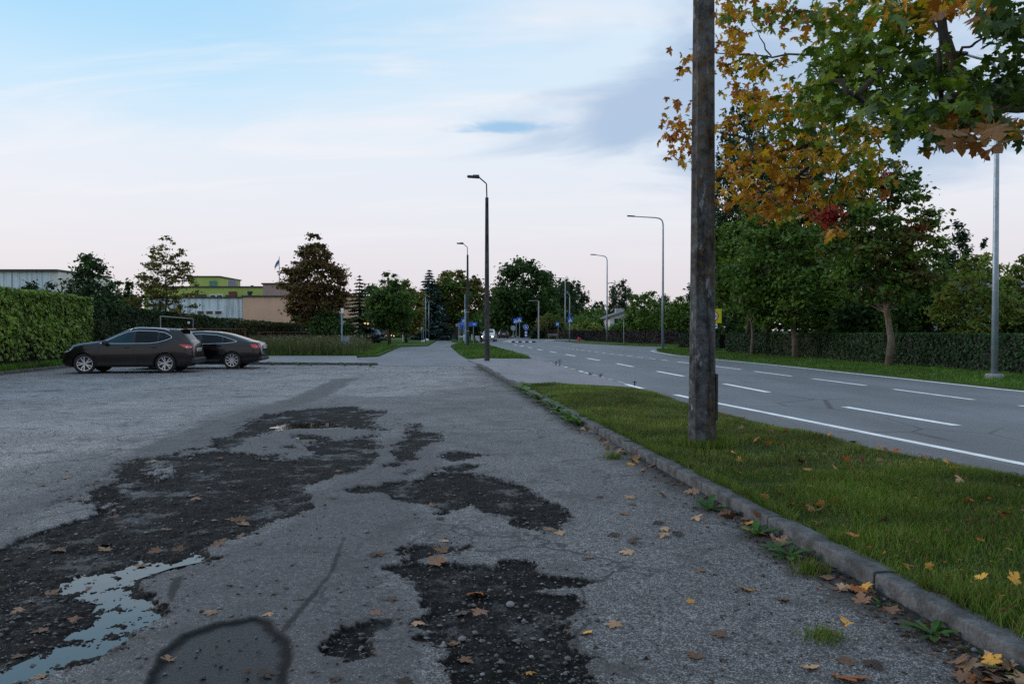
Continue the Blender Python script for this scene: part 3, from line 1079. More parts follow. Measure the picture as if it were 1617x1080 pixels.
def build_verge():
    Y = np.linspace(-4, 20.1, 150)
    s = np.linspace(0, 1, 46)
    l = kerb_x(Y) + 0.145
    r = np.interp(Y, [-4, 2.4, 7.4, 9.28, 13.3, 16.8, 18.4, 20.1], [7.4, 6.3, 5.02, 4.5, 3.62, 3.37, 3.0, 0.3])
    r = r + 0.05 * np.sin(Y * 3.1) + 0.04 * np.sin(Y * 7.7 + 1)
    X = l[:, None] + (r - l)[:, None] * s[None]
    YY = np.repeat(Y[:, None], len(s), 1)
    Z = verge_h(X, YY)
    nu = len(s)
    i = np.arange(len(Y) - 1)[:, None] * nu + np.arange(nu - 1)[None]
    f = np.stack([i, i + 1, i + nu + 1, i + nu], -1).reshape(-1, 4)
    me = mesh_np('verge', np.stack([X, YY, Z], -1).reshape(-1, 3), f, True)
    tag(link('verge', me, M['turf']), kind='structure')


build_verge()
# gravelly shoulder between that strip and the carriageway
ys_ = np.linspace(-4, 18.6, 40)
sh = [(float(np.interp(yy, [-4, 2.4, 7.4, 9.28, 13.3, 16.8, 18.6], [7.1, 6.0, 4.75, 4.2, 3.3, 2.9, 2.3])), float(yy)) for yy in ys_]
sh2 = [(poly_x(ROAD_L, yy) - 0.12 + 0.06 * math.sin(yy * 4.3) + 0.05 * math.sin(yy * 9.1), float(yy)) for yy in ys_]
MB().add([(x, y, 0.0032) for x, y in sh] + [(x, y, 0.0032) for x, y in sh2], [(i, i + 40, i + 41, i + 1) for i in range(39)]).build('shoulder', M['gravel'])
tag(bpy.data.objects['shoulder'], kind='structure')


# ------------------------------------------------------------------ kerbs, stone by stone
def kerb_stone_mesh(L, w, top, seed):
    """one worn concrete kerb stone, along +Y, x from 0 to w"""
    g = np.random.default_rng(seed)
    ny = 15
    chipped = [g.uniform(0.004, 0.012) if g.random() < 0.07 else 0.0 for _ in range(ny)]
    prof = [(-0.006, -0.25), (0.0, top * 0.35), (0.003, top - 0.014), (0.006, top - 0.005), (0.016, top), (w * 0.6, top + 0.001), (w, top - 0.004), (w, -0.25)]
    vs = []
    for j in range(ny):
        yy = (j / (ny - 1)) * L
        e = 0.004 if j in (0, ny - 1) else 0
        for k, (px, pz) in enumerate(prof):
            dx = dz = 0
            if 1 < k < 6:
                dx, dz = g.normal(0, 0.00025), g.normal(0, 0.00025)
                if chipped[j]:
                    dx += chipped[j] * (1 if k in (2, 3, 4) else 0.2)
                    dz -= chipped[j] * (1 if k in (2, 3, 4) else 0.2)
            vs.append((px + dx + (e if k < 4 else 0), yy, pz + dz - (e if pz > 0 else 0)))
    m = len(prof)
    fs = [(j * m + k, j * m + m + k, j * m + m + k + 1, j * m + k + 1) for j in range(ny - 1) for k in range(m - 1)]
    fs += [tuple(range(m)), tuple(range((ny - 1) * m + m - 1, (ny - 1) * m - 1, -1))]
    mb = MB().add(vs, fs)
    me = mb.mesh('kerb_stone', False)
    me.materials.append(M['kerb_concrete'])
    return me


def kerb_row(name, start, direction, n, L=1.0, gap=0.010, w=0.15, top=0.10, shared=6, wobble=0.006, x_flip=False):
    par = empty(name, (0, 0, 0), kind='structure')
    meshes = [kerb_stone_mesh(L - gap, w, top, 100 + i) for i in range(shared)]
    d = Vector(direction).normalized()
    ang = math.atan2(-d.x, d.y)
    for i in range(n):
        p = Vector(start) + d * (L * i)
        o = link('kerb_stone', meshes[(i * 5 + i // 3) % shared], None, par)
        o.location = (p.x + rnd.gauss(0, wobble), p.y, rnd.gauss(0, wobble * 0.7))
        o.rotation_euler = (rnd.gauss(0, 0.003), rnd.gauss(0, 0.012), ang + rnd.gauss(0, 0.003))
    return par


kerb_row('kerb', (kerb_x(0.45), 0.45, 0), (-0.13, 1, 0), 24, L=1.32)
lk = kerb_row('kerb', (left_kerb_x(37.5), 37.5, 0), (0.13, -1, 0), 14, L=1.0, w=0.14, top=0.12)
fk = kerb_row('kerb', (-5.7, 32.05, 0), (-1, 0.13, 0), 13, L=1.0, top=0.11, w=0.14)

# ------------------------------------------------------------------ grass blades
def blades(name, pts, h, wid, cols, seed, label, cat, lean=0.85, segs=2):
    """pts (n,3); one narrow bent blade at each point, all one mass"""
    g = np.random.default_rng(seed)
    n = len(pts)
    a = g.uniform(0, 2 * math.pi, n)
    hh = h * g.uniform(0.5, 1.25, n)
    ww = wid * g.uniform(0.7, 1.3, n)
    ln = hh * g.uniform(0.1, 1.0, n) * lean
    la = g.uniform(0, 2 * math.pi, n)
    dx, dy = np.cos(a) * ww / 2, np.sin(a) * ww / 2
    lx, ly = np.cos(la) * ln, np.sin(la) * ln
    z0 = pts - np.array([0, 0, 0.01])
    v = np.empty((n, 5, 3))
    v[:, 0] = z0 + np.stack([dx, dy, 0 * dx], -1)
    v[:, 1] = z0 - np.stack([dx, dy, 0 * dx], -1)
    mid = z0 + np.stack([lx * 0.35, ly * 0.35, hh * 0.6], -1)
    v[:, 2] = mid + np.stack([dx, dy, 0 * dx], -1) * 0.8
    v[:, 3] = mid - np.stack([dx, dy, 0 * dx], -1) * 0.8
    v[:, 4] = z0 + np.stack([lx, ly, hh], -1)
    b = (np.arange(n) * 5)[:, None]
    f = np.concatenate([b + np.array([[0, 1, 3]]), b + np.array([[0, 3, 2]]), b + np.array([[2, 3, 4]])])
    cols = np.asarray(cols, float)
    patch = fbm(pts[:, 0], pts[:, 1], 1.3, 3, seed + 3)[:, None]
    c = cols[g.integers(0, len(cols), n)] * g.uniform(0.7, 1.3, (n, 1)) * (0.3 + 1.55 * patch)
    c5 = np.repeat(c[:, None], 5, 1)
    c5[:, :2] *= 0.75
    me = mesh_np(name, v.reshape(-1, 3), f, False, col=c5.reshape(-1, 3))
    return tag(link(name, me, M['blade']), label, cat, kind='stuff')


def sample_poly(poly, n, seed, ymin=None, ymax=None, inv=False):
    g = np.random.default_rng(seed)
    a = np.array(poly)
    y0 = a[:, 1].min() if ymin is None else ymin
    y1 = a[:, 1].max() if ymax is None else ymax
    out = []
    got = 0
    while got < n:
        k = n * 2
        y = 1 / g.uniform(1 / y1, 1 / y0, k) if inv else g.uniform(y0, y1, k)
        x = g.uniform(a[:, 0].min(), a[:, 0].max(), k)
        m = inside_poly(poly, x, y)
        out.append(np.stack([x[m], y[m]], -1))
        got += m.sum()
    return np.concatenate(out)[:n]


GREEN = [(0.0621, 0.1275, 0.0113), (0.0497, 0.1053, 0.0095), (0.0820, 0.1497, 0.0151), (0.1118, 0.1441, 0.0208), (0.1366, 0.1164, 0.0378)]
GREEN_DRY = GREEN + [(0.20, 0.17, 0.07), (0.14, 0.15, 0.04), (0.10, 0.14, 0.03)]


def build_grass():
    verge_big = [(kerb_x(yy) + 0.11, yy) for yy in (2.2, 6, 12, 20.0)] + W2([(870, 607.5), (929, 613.0), (1000, 616.5)], 0.08) + \
                [(3.40, 16.8), (3.66, 13.3), (4.54, 9.28), (5.06, 7.4), (6.35, 2.2)]
    p = sample_poly(verge_big, 108000, 5, 2.2, 7.5)
    q = sample_poly(verge_big, 78000, 6, 7.5, 20.3)
    for nm, s, h, w, cs in (('grass', p, 0.080, 0.0042, GREEN), ('grass', q, 0.066, 0.0075, GREEN_DRY)):
        x, y = s[:, 0], s[:, 1]
        t = fbm(x, y, 1.6, 3, 8)
        keep = np.random.default_rng(9).uniform(0, 1, len(x)) < 0.45 + 0.8 * t
        x, y, t = x[keep], y[keep], t[keep]
        z = verge_h(x, y)
        pts = np.stack([x, y, z], -1)
        hv = h * (0.12 + 1.45 * t)
        far = 'nearer' if h > 0.07 else 'farther'
        blades(nm, pts, hv, w, cs, 12, 'short green grass on the strip between kerb and road, ' +
               ('the dense stretch beside the leaf-filled gutter' if far == 'nearer' else 'the dry stretch round the concrete pole'), 'grass')
    # longer tufts hanging over the kerb and round the pole foot
    g = np.random.default_rng(15)
    y = 1 / g.uniform(1 / 20.0, 1 / 2.4, 14000)
    x = kerb_x(y) + 0.12 + np.abs(g.normal(0, 0.05, len(y)))
    t = fbm(x, y, 2.2, 3, 18)
    k = t > 0.42
    x, y, t = x[k], y[k], t[k]
    pts = np.stack([x, y, verge_h(x, y)], -1)
    blades('grass', pts, 0.06 + 0.09 * t, 0.0048, GREEN, 19, 'long grass tufts drooping over the back edge of the near kerb', 'grass', lean=1.0)
    c = G(1110, 709, 0.09)
    a, r = g.uniform(0, 6.28, 2600), 0.16 + np.abs(g.normal(0, 0.10, 2600))
    x, y = c.x + np.cos(a) * r, c.y + np.sin(a) * r
    blades('grass', np.stack([x, y, verge_h(x, y)], -1), 0.13, 0.006, GREEN, 20, 'taller grass growing round the foot of the lichened concrete pole', 'grass', lean=0.5)
    # mown grass farther off: short blades enough to break the edges
    for poly, n, h, w, lab in (
            (MID_VERGE, 16000, 0.16, 0.03, 'bright green grass on the patch between footpath and road'),
            (MID_VERGE2, 3000, 0.16, 0.05, 'small far patch of grass beside the footpath under the yellowing tree'),
            ([(poly_x(ROAD_R, yy) + 0.25, yy) for yy in (14, 19, 23, 31, 38, 45, 52)] + [(13.5, 49), (15.0, 41), (15.8, 32), (16.5, 26), (17.5, 14)], 26000, 0.10, 0.022, 'mown grass between the road edge line and the low clipped hedge'),
            ([(10.8, 57), (14.5, 62), (13, 68), (9.6, 76), (14, 76), (20, 60), (14, 52), (10.2, 52)], 9000, 0.14, 0.03, 'mown grass at the side opening round the foot of the lamp post'),
            ([(-8.6, 41.6), (-7.7, 42.6), (-9.9, 66), (-16, 66), (-16, 41.6)], 15000, 0.24, 0.03, 'rough green grass along the edge of the footpath'),
            ([(left_kerb_x(24) - 0.1, 24), (left_kerb_x(37) - 0.1, 37), (left_kerb_x(37) - 1.0, 37), (left_kerb_x(24) - 1.2, 24)], 5000, 0.22, 0.03, 'uncut grass between the left kerb and the tall hedge'),
    ):
        s = sample_poly(poly, n, n)
        z0 = 0.07 if poly is MID_VERGE or poly is MID_VERGE2 else (0.05 if s[:, 0].mean() > 0 else 0.10)
        blades('grass', np.concatenate([s, np.full((len(s), 1), z0)], 1), h, w, [(0.06, 0.135, 0.015), (0.045, 0.11, 0.012), (0.09, 0.15, 0.025)], n + 1, lab, 'grass')
    # the unmown meadow with seed heads
    s = sample_poly([(-20, 41.7), (-8.7, 41.7), (-8.2, 44), (-9.5, 52), (-12, 60), (-22, 60)], 20000, 77)
    fade = sstep(-8.0, -11.0, s[:, 0])
    pts = np.concatenate([s, np.full((len(s), 1), 0.10)], 1)
    blades('meadow_grass', pts, 0.30 + 0.62 * fade, 0.022, [(0.075, 0.085, 0.03), (0.05, 0.075, 0.02), (0.11, 0.095, 0.05), (0.04, 0.07, 0.018)], 78,
           'tall unmown meadow grass with dry stems behind the kerb of the lot', 'meadow', lean=0.35)
    g = np.random.default_rng(80)
    k = g.uniform(0, 1, len(s)) < 0.16 * fade
    cc = np.concatenate([s[k], (0.10 + g.uniform(0.5, 1.05, k.sum()))[:, None]], 1)
    n = len(cc)
    v = cc[:, None] + g.normal(0, 0.028, (n, 4, 3))
    f = (np.arange(n) * 4)[:, None] + np.array([[0, 1, 2], [0, 2, 3]])[:, None].reshape(2, 1, 3)
    me = mesh_np('seed_heads', v.reshape(-1, 3), f.reshape(-1, 3), False, col=np.repeat(np.array([[0.24, 0.20, 0.16]]) * g.uniform(.5, 1.3, (n, 1)), 4, 0))
    tag(link('seed_heads', me, M['blade']), 'pale seed heads standing over the unmown meadow', 'seed heads', kind='stuff')


build_grass()


# ------------------------------------------------------------------ trees
def rand_dirs(g, n):
    v = g.normal(size=(n, 3))
    return v / np.linalg.norm(v, axis=1, keepdims=True)


def leaf_cards(cent, rad, n, size, palette, seed, droop=0.3, clump_var=0.5, shell=2.2, up=0.5, elong=1.6):
    """n folded leaves spread through clumps (cent (k,3), rad (k,3)); returns verts, faces, colours"""
    g = np.random.default_rng(seed)
    k = len(cent)
    wgt = np.prod(rad, 1) ** (2 / 3)
    idx = g.choice(k, n, p=wgt / wgt.sum())
    d = rand_dirs(g, n)
    rr = np.clip(np.abs(g.normal(0, 0.62, n)), 0, 1.6)
    pos = cent[idx] + rad[idx] * d * rr[:, None]
    nrm = d * 0.6 + rand_dirs(g, n) * 0.8 + np.array([0, 0, up])
    nrm /= np.linalg.norm(nrm, axis=1, keepdims=True)
    t = rand_dirs(g, n) + np.array([0, 0, -droop])
    t -= nrm * (t * nrm).sum(1, keepdims=True)
    t /= np.linalg.norm(t, axis=1, keepdims=True) + 1e-9
    b = np.cross(nrm, t)
    s = size * g.uniform(0.6, 1.35, n)[:, None]
    v = np.empty((n, 4, 3))
    v[:, 0] = pos - t * s * 0.5 * elong
    v[:, 1] = pos + b * s * 0.5 + nrm * s * 0.16 - t * s * 0.1
    v[:, 2] = pos + t * s * 0.5 * elong
    v[:, 3] = pos - b * s * 0.5 + nrm * s * 0.16 - t * s * 0.1
    base = (np.arange(n) * 4)[:, None]
    f = np.concatenate([base + np.array([[0, 1, 2]]), base + np.array([[0, 2, 3]])])
    pal = np.asarray(palette, float)
    cl = pal[g.integers(0, len(pal), k)] * g.uniform(1 - clump_var, 1 + clump_var, (k, 1))
    own = pal[g.integers(0, len(pal), n)]
    c = cl[idx] * 0.6 + own * 0.4
    c = c * g.uniform(0.75, 1.25, (n, 1))
    return v.reshape(-1, 3), f, np.repeat(c, 4, 0)


def make_tree(name, label, base, h, crown, trunk_r, palette, n=7000, size=0.22, clumps=60, crown_c=None, lean=(0, 0), bark='bark',
              seed=1, group=None, squash=0.75, cl_r=0.26, stems=1, mat='leaf', limb_n=26, extra=None, droop=0.3, up=0.5, elong=1.6, fork=0.0):
    """crown: list of (height, radius) from its foot to its top"""
    g = np.random.default_rng(seed)
    clumps = int(clumps * 1.9)
    cl_r *= 1.28
    root = empty(name, base, label=label, cat='tree', group=group)
    hs = np.array([c[0] for c in crown], float)
    rs = np.array([c[1] for c in crown], float)
    wg = np.interp(np.linspace(hs[0], hs[-1], 200), hs, rs)
    zz = g.choice(np.linspace(hs[0], hs[-1], 200), clumps, p=(wg + 0.05 * wg.max()) / (wg + 0.05 * wg.max()).sum())
    r = np.interp(zz, hs, rs)
    a = g.uniform(0, 2 * math.pi, clumps) + np.arange(clumps) * 2.4
    rad = r * np.sqrt(g.uniform(0.06, 1.0, clumps)) * 0.92
    lx = lean[0] * zz / h
    ly = lean[1] * zz / h
    cent = np.stack([np.cos(a) * rad + lx, np.sin(a) * rad + ly, zz], -1)
    cr = cl_r * (0.45 * rs.max() + 0.55 * np.maximum(r, 0.25 * rs.max())) * g.uniform(0.65, 1.35, clumps)
    R3 = np.stack([cr, cr, cr * squash], -1)
    # trunk and limbs
    mb = MB()
    for s in range(stems):
        ox, oy = ((math.cos(s * 2.3 + seed) * trunk_r * 1.2, math.sin(s * 2.3 + seed) * trunk_r * 1.2) if stems > 1 else (0, 0))
        sp = (math.cos(s * 2.3 + seed) * 0.10 * h, math.sin(s * 2.3 + seed) * 0.06 * h) if stems > 1 else (0, 0)
        pts, rr = [], []
        for i in range(8):
            t = i / 7
            z = t * h * 0.86
            pts.append((ox + lean[0] * t * 0.86 + sp[0] * t ** 1.3 + (g.normal(0, 0.012 * h) if 0 < i else 0),
                        oy + lean[1] * t * 0.86 + sp[1] * t ** 1.3 + (g.normal(0, 0.012 * h) if 0 < i else 0), z - (0.15 if i == 0 else 0)))
            rr.append(trunk_r * (1.25 if i == 0 else 1) * (1 - 0.88 * t ** 0.9) * (0.7 if stems > 1 else 1))
        mb.tube(pts, rr, 8)
        pts_np = np.array(pts)
        for j in range(limb_n // stems):
            c = cent[(j * stems + s) % clumps]
            z0 = c[2] - (0.3 + 0.5 * g.uniform()) * np.hypot(c[0], c[1]) - 0.08 * h
            if z0 < hs[0] * 0.8:
                z0 = hs[0] * 0.8 + g.uniform(0, 0.35) * (hs[-1] - hs[0])
            z0 = min(z0, h * 0.8)
            b0 = np.array([np.interp(z0, pts_np[:, 2], pts_np[:, 0]), np.interp(z0, pts_np[:, 2], pts_np[:, 1]), z0])
            r0 = np.interp(z0, pts_np[:, 2], rr) * 0.5
            m = b0 * 0.5 + c * 0.5 + g.normal(0, 0.03 * h, 3) * np.array([1, 1, 0.5]) - np.array([0, 0, 0.02 * h])
            mb.tube([b0, m, c], [r0, r0 * 0.6, r0 * 0.18], 5, cap=False)
    mb.build('trunk', M[bark], root, smooth='all')
    v, f, c = leaf_cards(cent, R3, n, size, palette, seed + 7, droop=droop, up=up, elong=elong)
    if extra:
        for (off, rad3, nn, pal, sz) in extra:
            v2, f2, c2 = leaf_cards(np.array([off], float), np.array([rad3], float), nn, sz, pal, seed + 31)
            f = np.concatenate([f, f2 + len(v)])
            v = np.concatenate([v, v2])
            c = np.concatenate([c, c2])
    me = mesh_np('crown', v, f, False, col=c)
    link('crown', me, M[mat], root)
    return root


def make_spruce(name, label, base, h, r, palette, seed=1, n_tiers=22, mat='needle', size=0.16, bare=0.06, group=None, dens=1.0, ragged=0.15):
    g = np.random.default_rng(seed)
    root = empty(name, base, label=label, cat='tree', group=group)
    mb = MB().tube([(0, 0, -0.15), (0, 0, h * 0.5), (0, 0, h * 0.98)], [r * 0.07, r * 0.045, 0.012], 7)
    P_, C_ = [], []
    T_ = []
    for i in range(n_tiers):
        t = i / (n_tiers - 1)
        z = h * (bare + (0.97 - bare) * t ** 0.92)
        rr = r * (1 - t) ** 0.85 * (1 + g.uniform(-ragged, ragged)) + 0.05 * r
        nb = max(4, int((9 - 4 * t) * 1.15))
        a0 = g.uniform(0, 6.28)
        for b in range(nb):
            a = a0 + b * 6.283 / nb + g.uniform(-0.25, 0.25)
            L = rr * g.uniform(0.75, 1.12)
            tip = np.array([math.cos(a) * L, math.sin(a) * L, z - L * 0.22 + L * 0.10])
            st = np.array([0, 0, z])
            if b % 2 == 0:
                mb.tube([st, st * 0.5 + tip * 0.5 - np.array([0, 0, 0.04 * L]), tip], [0.03 + 0.01 * L, 0.02, 0.006], 4, cap=False)
            m = max(5, int(L * 34 * dens))
            u = g.uniform(0.12, 1.0, m) ** 0.8
            p = st + (tip - st) * u[:, None]
            p[:, 2] -= 0.25 * L * u * (1 - u)
            side = np.array([-math.sin(a), math.cos(a), 0])
            sgn = g.choice([-1, 1], m)
            sp = 0.34 * L * (1.05 - u) + 0.05
            p = p + side * (sgn * g.uniform(0, 1, m) * sp)[:, None]
            p[:, 2] -= g.uniform(0, 0.12, m) * L * 0.5
            P_.append(p)
            T_.append(np.tile(np.array([math.cos(a), math.sin(a), -0.35]), (m, 1)) + side * (sgn * 0.7)[:, None] + g.normal(0, 0.25, (m, 3)))
    mb.build('trunk', M['bark'], root, smooth='all')
    pos = np.concatenate(P_)
    t = np.concatenate(T_)
    n = len(pos)
    t /= np.linalg.norm(t, axis=1, keepdims=True)
    up = np.array([0, 0, 1.0]) + g.normal(0, 0.35, (n, 3))
    b = np.cross(t, up)
    b /= np.linalg.norm(b, axis=1, keepdims=True)
    s = size * g.uniform(0.7, 1.4, (n, 1))
    v = np.stack([pos - t * s, pos + b * s * 0.42, pos + t * s * 1.2, pos - b * s * 0.42], 1)
    base_ = (np.arange(n) * 4)[:, None]
    f = np.concatenate([base_ + np.array([[0, 1, 2]]), base_ + np.array([[0, 2, 3]])])
    pal = np.asarray(palette, float)
    c = pal[g.integers(0, len(pal), n)] * g.uniform(0.6, 1.35, (n, 1))
    link('crown', mesh_np('crown', v.reshape(-1, 3), f, False, col=np.repeat(c, 4, 0)), M[mat], root)
    return root


G_DARK = [(0.0255, 0.0597, 0.0135), (0.0328, 0.0737, 0.0162), (0.0437, 0.0913, 0.0189)]
G_MID = [(0.0546, 0.1209, 0.0210), (0.0756, 0.1521, 0.0255), (0.0945, 0.1716, 0.0300)]
G_MAPLE = [(0.0512, 0.1096, 0.0182), (0.0725, 0.1398, 0.0210), (0.1066, 0.1739, 0.0252), (0.0639, 0.1229, 0.0196)]
G_LIGHT = [(0.1080, 0.1768, 0.0320), (0.1426, 0.1976, 0.0352), (0.0907, 0.1560, 0.0288), (0.1836, 0.1768, 0.0352)]
G_OLIVE = [(0.1237, 0.1050, 0.0231), (0.0900, 0.0966, 0.0215), (0.1688, 0.1155, 0.0264)]
BROWN = [(0.1013, 0.0620, 0.0253), (0.1255, 0.0729, 0.0267), (0.0729, 0.0583, 0.0208), (0.0891, 0.0729, 0.0223)]
RED = [(0.3718, 0.0257, 0.0215), (0.4732, 0.0429, 0.0229), (0.2704, 0.0358, 0.0200)]
BIRCH = [(0.0333, 0.0624, 0.0307), (0.0416, 0.0790, 0.0365), (0.0541, 0.0915, 0.0384)]
NEEDLE = [(0.0168, 0.0403, 0.0154), (0.0235, 0.0504, 0.0200), (0.0336, 0.0605, 0.0231)]
BLUE = [(0.0437, 0.0840, 0.0806), (0.0605, 0.1075, 0.1042), (0.0874, 0.1428, 0.1378)]


def at(px, Y, z=0.0):
    return (PX(px, Y), Y, z)


def build_trees():
    # --- left: behind the tall hedge
    Y = 46
    make_tree('pine_tree', 'dark bushy pine rising over the tall leafy hedge beside the grey corrugated building', at(142, Y), HZ(394, Y),
              [(0.6, 2.0), (2.6, 2.3), (4.0, 1.7), (5.2, 0.9), (HZ(396, Y), 0.22)], 0.16, NEEDLE + G_DARK, n=11000, size=0.13, clumps=62, seed=4, mat='needle', cl_r=0.24, elong=2.2, squash=0.8, up=0.2)
    Y = 43
    make_tree('pine_shrub', 'low dark pine tops just showing over the leafy hedge below the corrugated building', at(58, Y), HZ(449, Y),
              [(0.5, 1.6), (3.0, 1.7), (HZ(450, Y), 0.9)], 0.1, NEEDLE, n=3500, size=0.13, clumps=26, seed=41, mat='needle', cl_r=0.26, elong=2.2)
    make_tree('bushy_tree', 'dark low tree filling the gap between the pine and the sparse yellowing tree', at(196, 50), HZ(440, 50),
              [(0.6, 1.2), (3.2, 1.3), (HZ(442, 50), 0.4)], 0.1, G_DARK, n=4200, size=0.16, clumps=30, seed=42)
    Y = 44
    make_tree('sparse_tree', 'thin see-through young tree with olive leaves in front of the green building', at(264, Y), HZ(370, Y),
              [(2.0, 1.2), (2.9, 2.05), (4.0, 1.9), (5.2, 1.55), (6.4, 0.85), (HZ(370, Y), 0.2)], 0.085, [(0.115, 0.115, 0.028), (0.155, 0.115, 0.034), (0.09, 0.10, 0.025)],
              n=6500, size=0.10, clumps=90, seed=9, cl_r=0.15, squash=0.4, limb_n=60)
    # --- by the meadow
    Y = 60
    make_tree('chestnut_tree', 'browning dense chestnut tree with several pale stems standing at the meadow', at(498, Y, 0.1), HZ(371, Y),
              [(2.0, 1.0), (3.0, 2.2), (4.6, 2.75), (6.0, 2.35), (7.2, 1.5), (8.3, 0.75), (HZ(371, Y), 0.2)], 0.20, BROWN, n=22000, size=0.15, clumps=120, seed=12,
              cl_r=0.19, squash=0.5, stems=3, bark='bark_pale', limb_n=42, droop=0.5)
    make_tree('round_bush', 'dark round bush to the right of the browning chestnut tree', at(522, 58, 0.1), HZ(494, 58), [(0.1, 1.4), (1.4, 1.9), (HZ(494, 58), 0.6)], 0.1, G_DARK, n=6000, size=0.14, clumps=30, seed=15)
    make_tree('leafy_bush', 'dark leafy bush between the rusty fence end and the chestnut stems', at(470, 66, 0.1), HZ(500, 66), [(0.6, 0.9), (1.6, 1.3), (HZ(500, 66), 0.5)], 0.08, G_DARK, n=3000, size=0.15, clumps=22, seed=16)
    Y = 80
    make_spruce('larch_tree', 'narrow dark conifer with a thin top right of the chestnut tree', at(568, Y), HZ(433, Y), 2.0, NEEDLE + [(0.03, 0.032, 0.016)], seed=5, n_tiers=17, size=0.2, bare=0.18, dens=0.8, ragged=0.4)
    Y = 68
    make_tree('lawn_tree', 'broad dark green tree on the lawn beside the footpath', at(615, Y, 0.1), HZ(432, Y), [(1.5, 1.6), (2.8, 2.3), (4.6, 2.0), (5.8, 1.2), (HZ(433, Y), 0.3)], 0.16,
              G_DARK + G_MID, n=10000, size=0.18, clumps=70, seed=20, cl_r=0.22)
    make_tree('lawn_tree', 'taller olive-topped tree behind the broad lawn tree', at(641, 84, 0.1), HZ(444, 84), [(1.2, 1.6), (3.0, 2.6), (5.0, 2.3), (HZ(446, 84), 0.5)], 0.16, G_MID + G_OLIVE, n=7500, size=0.2, clumps=56, seed=21, cl_r=0.22)
    make_tree('background_tree', 'dark tree behind the lawn tree trunk by the lit lamps', at(586, 96, 0.1), HZ(452, 96), [(1.0, 2.0), (3.6, 2.6), (5.5, 2.0), (HZ(452, 96), 0.5)], 0.18, G_DARK, n=6500, size=0.24, clumps=46, seed=22)
    Y = 108
    make_spruce('blue_spruce', 'tall blue spruce beside the path lamps', at(678, Y), HZ(424, Y), 3.5, BLUE + [(0.016, 0.034, 0.026)], seed=6, n_tiers=26, size=0.30, bare=0.02, dens=0.75)
    Y = 112
    make_tree('yellowing_tree', 'old broad tree with yellowing crown leaning over the footpath', at(716, Y), HZ(426, Y), [(2.5, 2.2), (4.5, 4.4), (6.8, 4.9), (8.6, 4.2), (HZ(427, Y), 1.2)], 0.55,
              G_OLIVE + G_MID + [(0.075, 0.065, 0.016)], n=13000, size=0.30, clumps=95, seed=23, cl_r=0.17, lean=(0.5, 0), squash=0.6, limb_n=36)
    make_tree('dark_bush', 'dark clipped bush at the far end of the footpath left side', at(700, 112), HZ(514, 112), [(0.1, 1.5), (1.6, 1.6), (HZ(514, 112), 0.6)], 0.1, G_DARK, n=2500, size=0.2, clumps=20, seed=24)
    make_tree('background_tree', 'pale green tree closing the view at the end of the footpath', at(706, 230), HZ(486, 230), [(0.5, 5), (4, 6), (HZ(486, 230), 2)], 0.3, G_MID + G_LIGHT, n=4000, size=0.5, clumps=30, seed=25)
    # --- the dark wood where the road disappears
    Y = 150
    make_tree('broad_tree', 'huge dark round-headed tree over the far cars', at(826, Y), HZ(413, Y), [(1.0, 6.0), (4, 8.0), (8, 7.4), (12, 5.8), (HZ(413, Y), 2.0)], 0.7, G_DARK, n=24000, size=0.42, clumps=130, seed=30, cl_r=0.17, limb_n=30)
    make_tree('background_tree', 'dark lower tree left of the huge round-headed one over the road', at(786, 165), HZ(455, 165), [(0.5, 3.0), (4, 4.2), (HZ(456, 165), 1.2)], 0.4, G_DARK + G_MID[:1], n=8000, size=0.42, clumps=46, seed=31)
    make_tree('background_tree', 'dark tree mass behind the light coloured street pole', at(852, 175), HZ(470, 175), [(0.3, 5), (3, 6), (6, 4), (HZ(470, 175), 2)], 0.4, G_DARK, n=8000, size=0.45, clumps=50, seed=32)
    for i, (px, Yd, top, r) in enumerate(((760, 240, 492, 5), (745, 200, 500, 4), (800, 260, 480, 7), (770, 300, 486, 8))):
        make_tree('background_tree', 'dark tree in the wood where the road disappears', at(px, Yd), HZ(top, Yd), [(0.2, r), (3.5, r * 1.1), (HZ(top, Yd), r * 0.4)], 0.3, G_DARK, n=4500, size=0.55, clumps=36, seed=60 + i,
                  group='trees in the wood where the road disappears')
    Y = 185
    for i, (px, top, r) in enumerate(((884, 446, 3.6), (896, 437, 3.4), (909, 440, 4.2))):
        make_tree('poplar_tree', ('lower slim poplar next to the huge round-headed tree', 'tallest slim poplar of the three behind the bus stop sign', 'broadest poplar of the three behind the bus stop sign')[i], at(px, Y + i * 4), HZ(top, Y), [(0.5, r), (6, r), (11, r * 0.7), (HZ(top, Y), r * 0.2)], 0.3, BIRCH, n=7000, size=0.42, clumps=60, seed=70 + i, cl_r=0.22, squash=1.4,
                  group='row of poplars behind the bus stop')
    make_tree('shrub', 'reddish green shrub beside the bus stop sign', at(872, 130), HZ(496, 130), [(0.2, 2.6), (2.0, 2.9), (HZ(496, 130), 1.2)], 0.1, [(0.055, 0.035, 0.015)] + G_MID + G_OLIVE, n=5000, size=0.26, clumps=36, seed=80)
    make_tree('shrub', 'dark clipped round shrub below the light coloured street pole', at(848, 128), HZ(521, 128), [(0.1, 1.3), (0.9, 1.5), (HZ(521, 128), 0.7)], 0.08, [(0.015, 0.034, 0.022)], n=2200, size=0.2, clumps=18, seed=81)
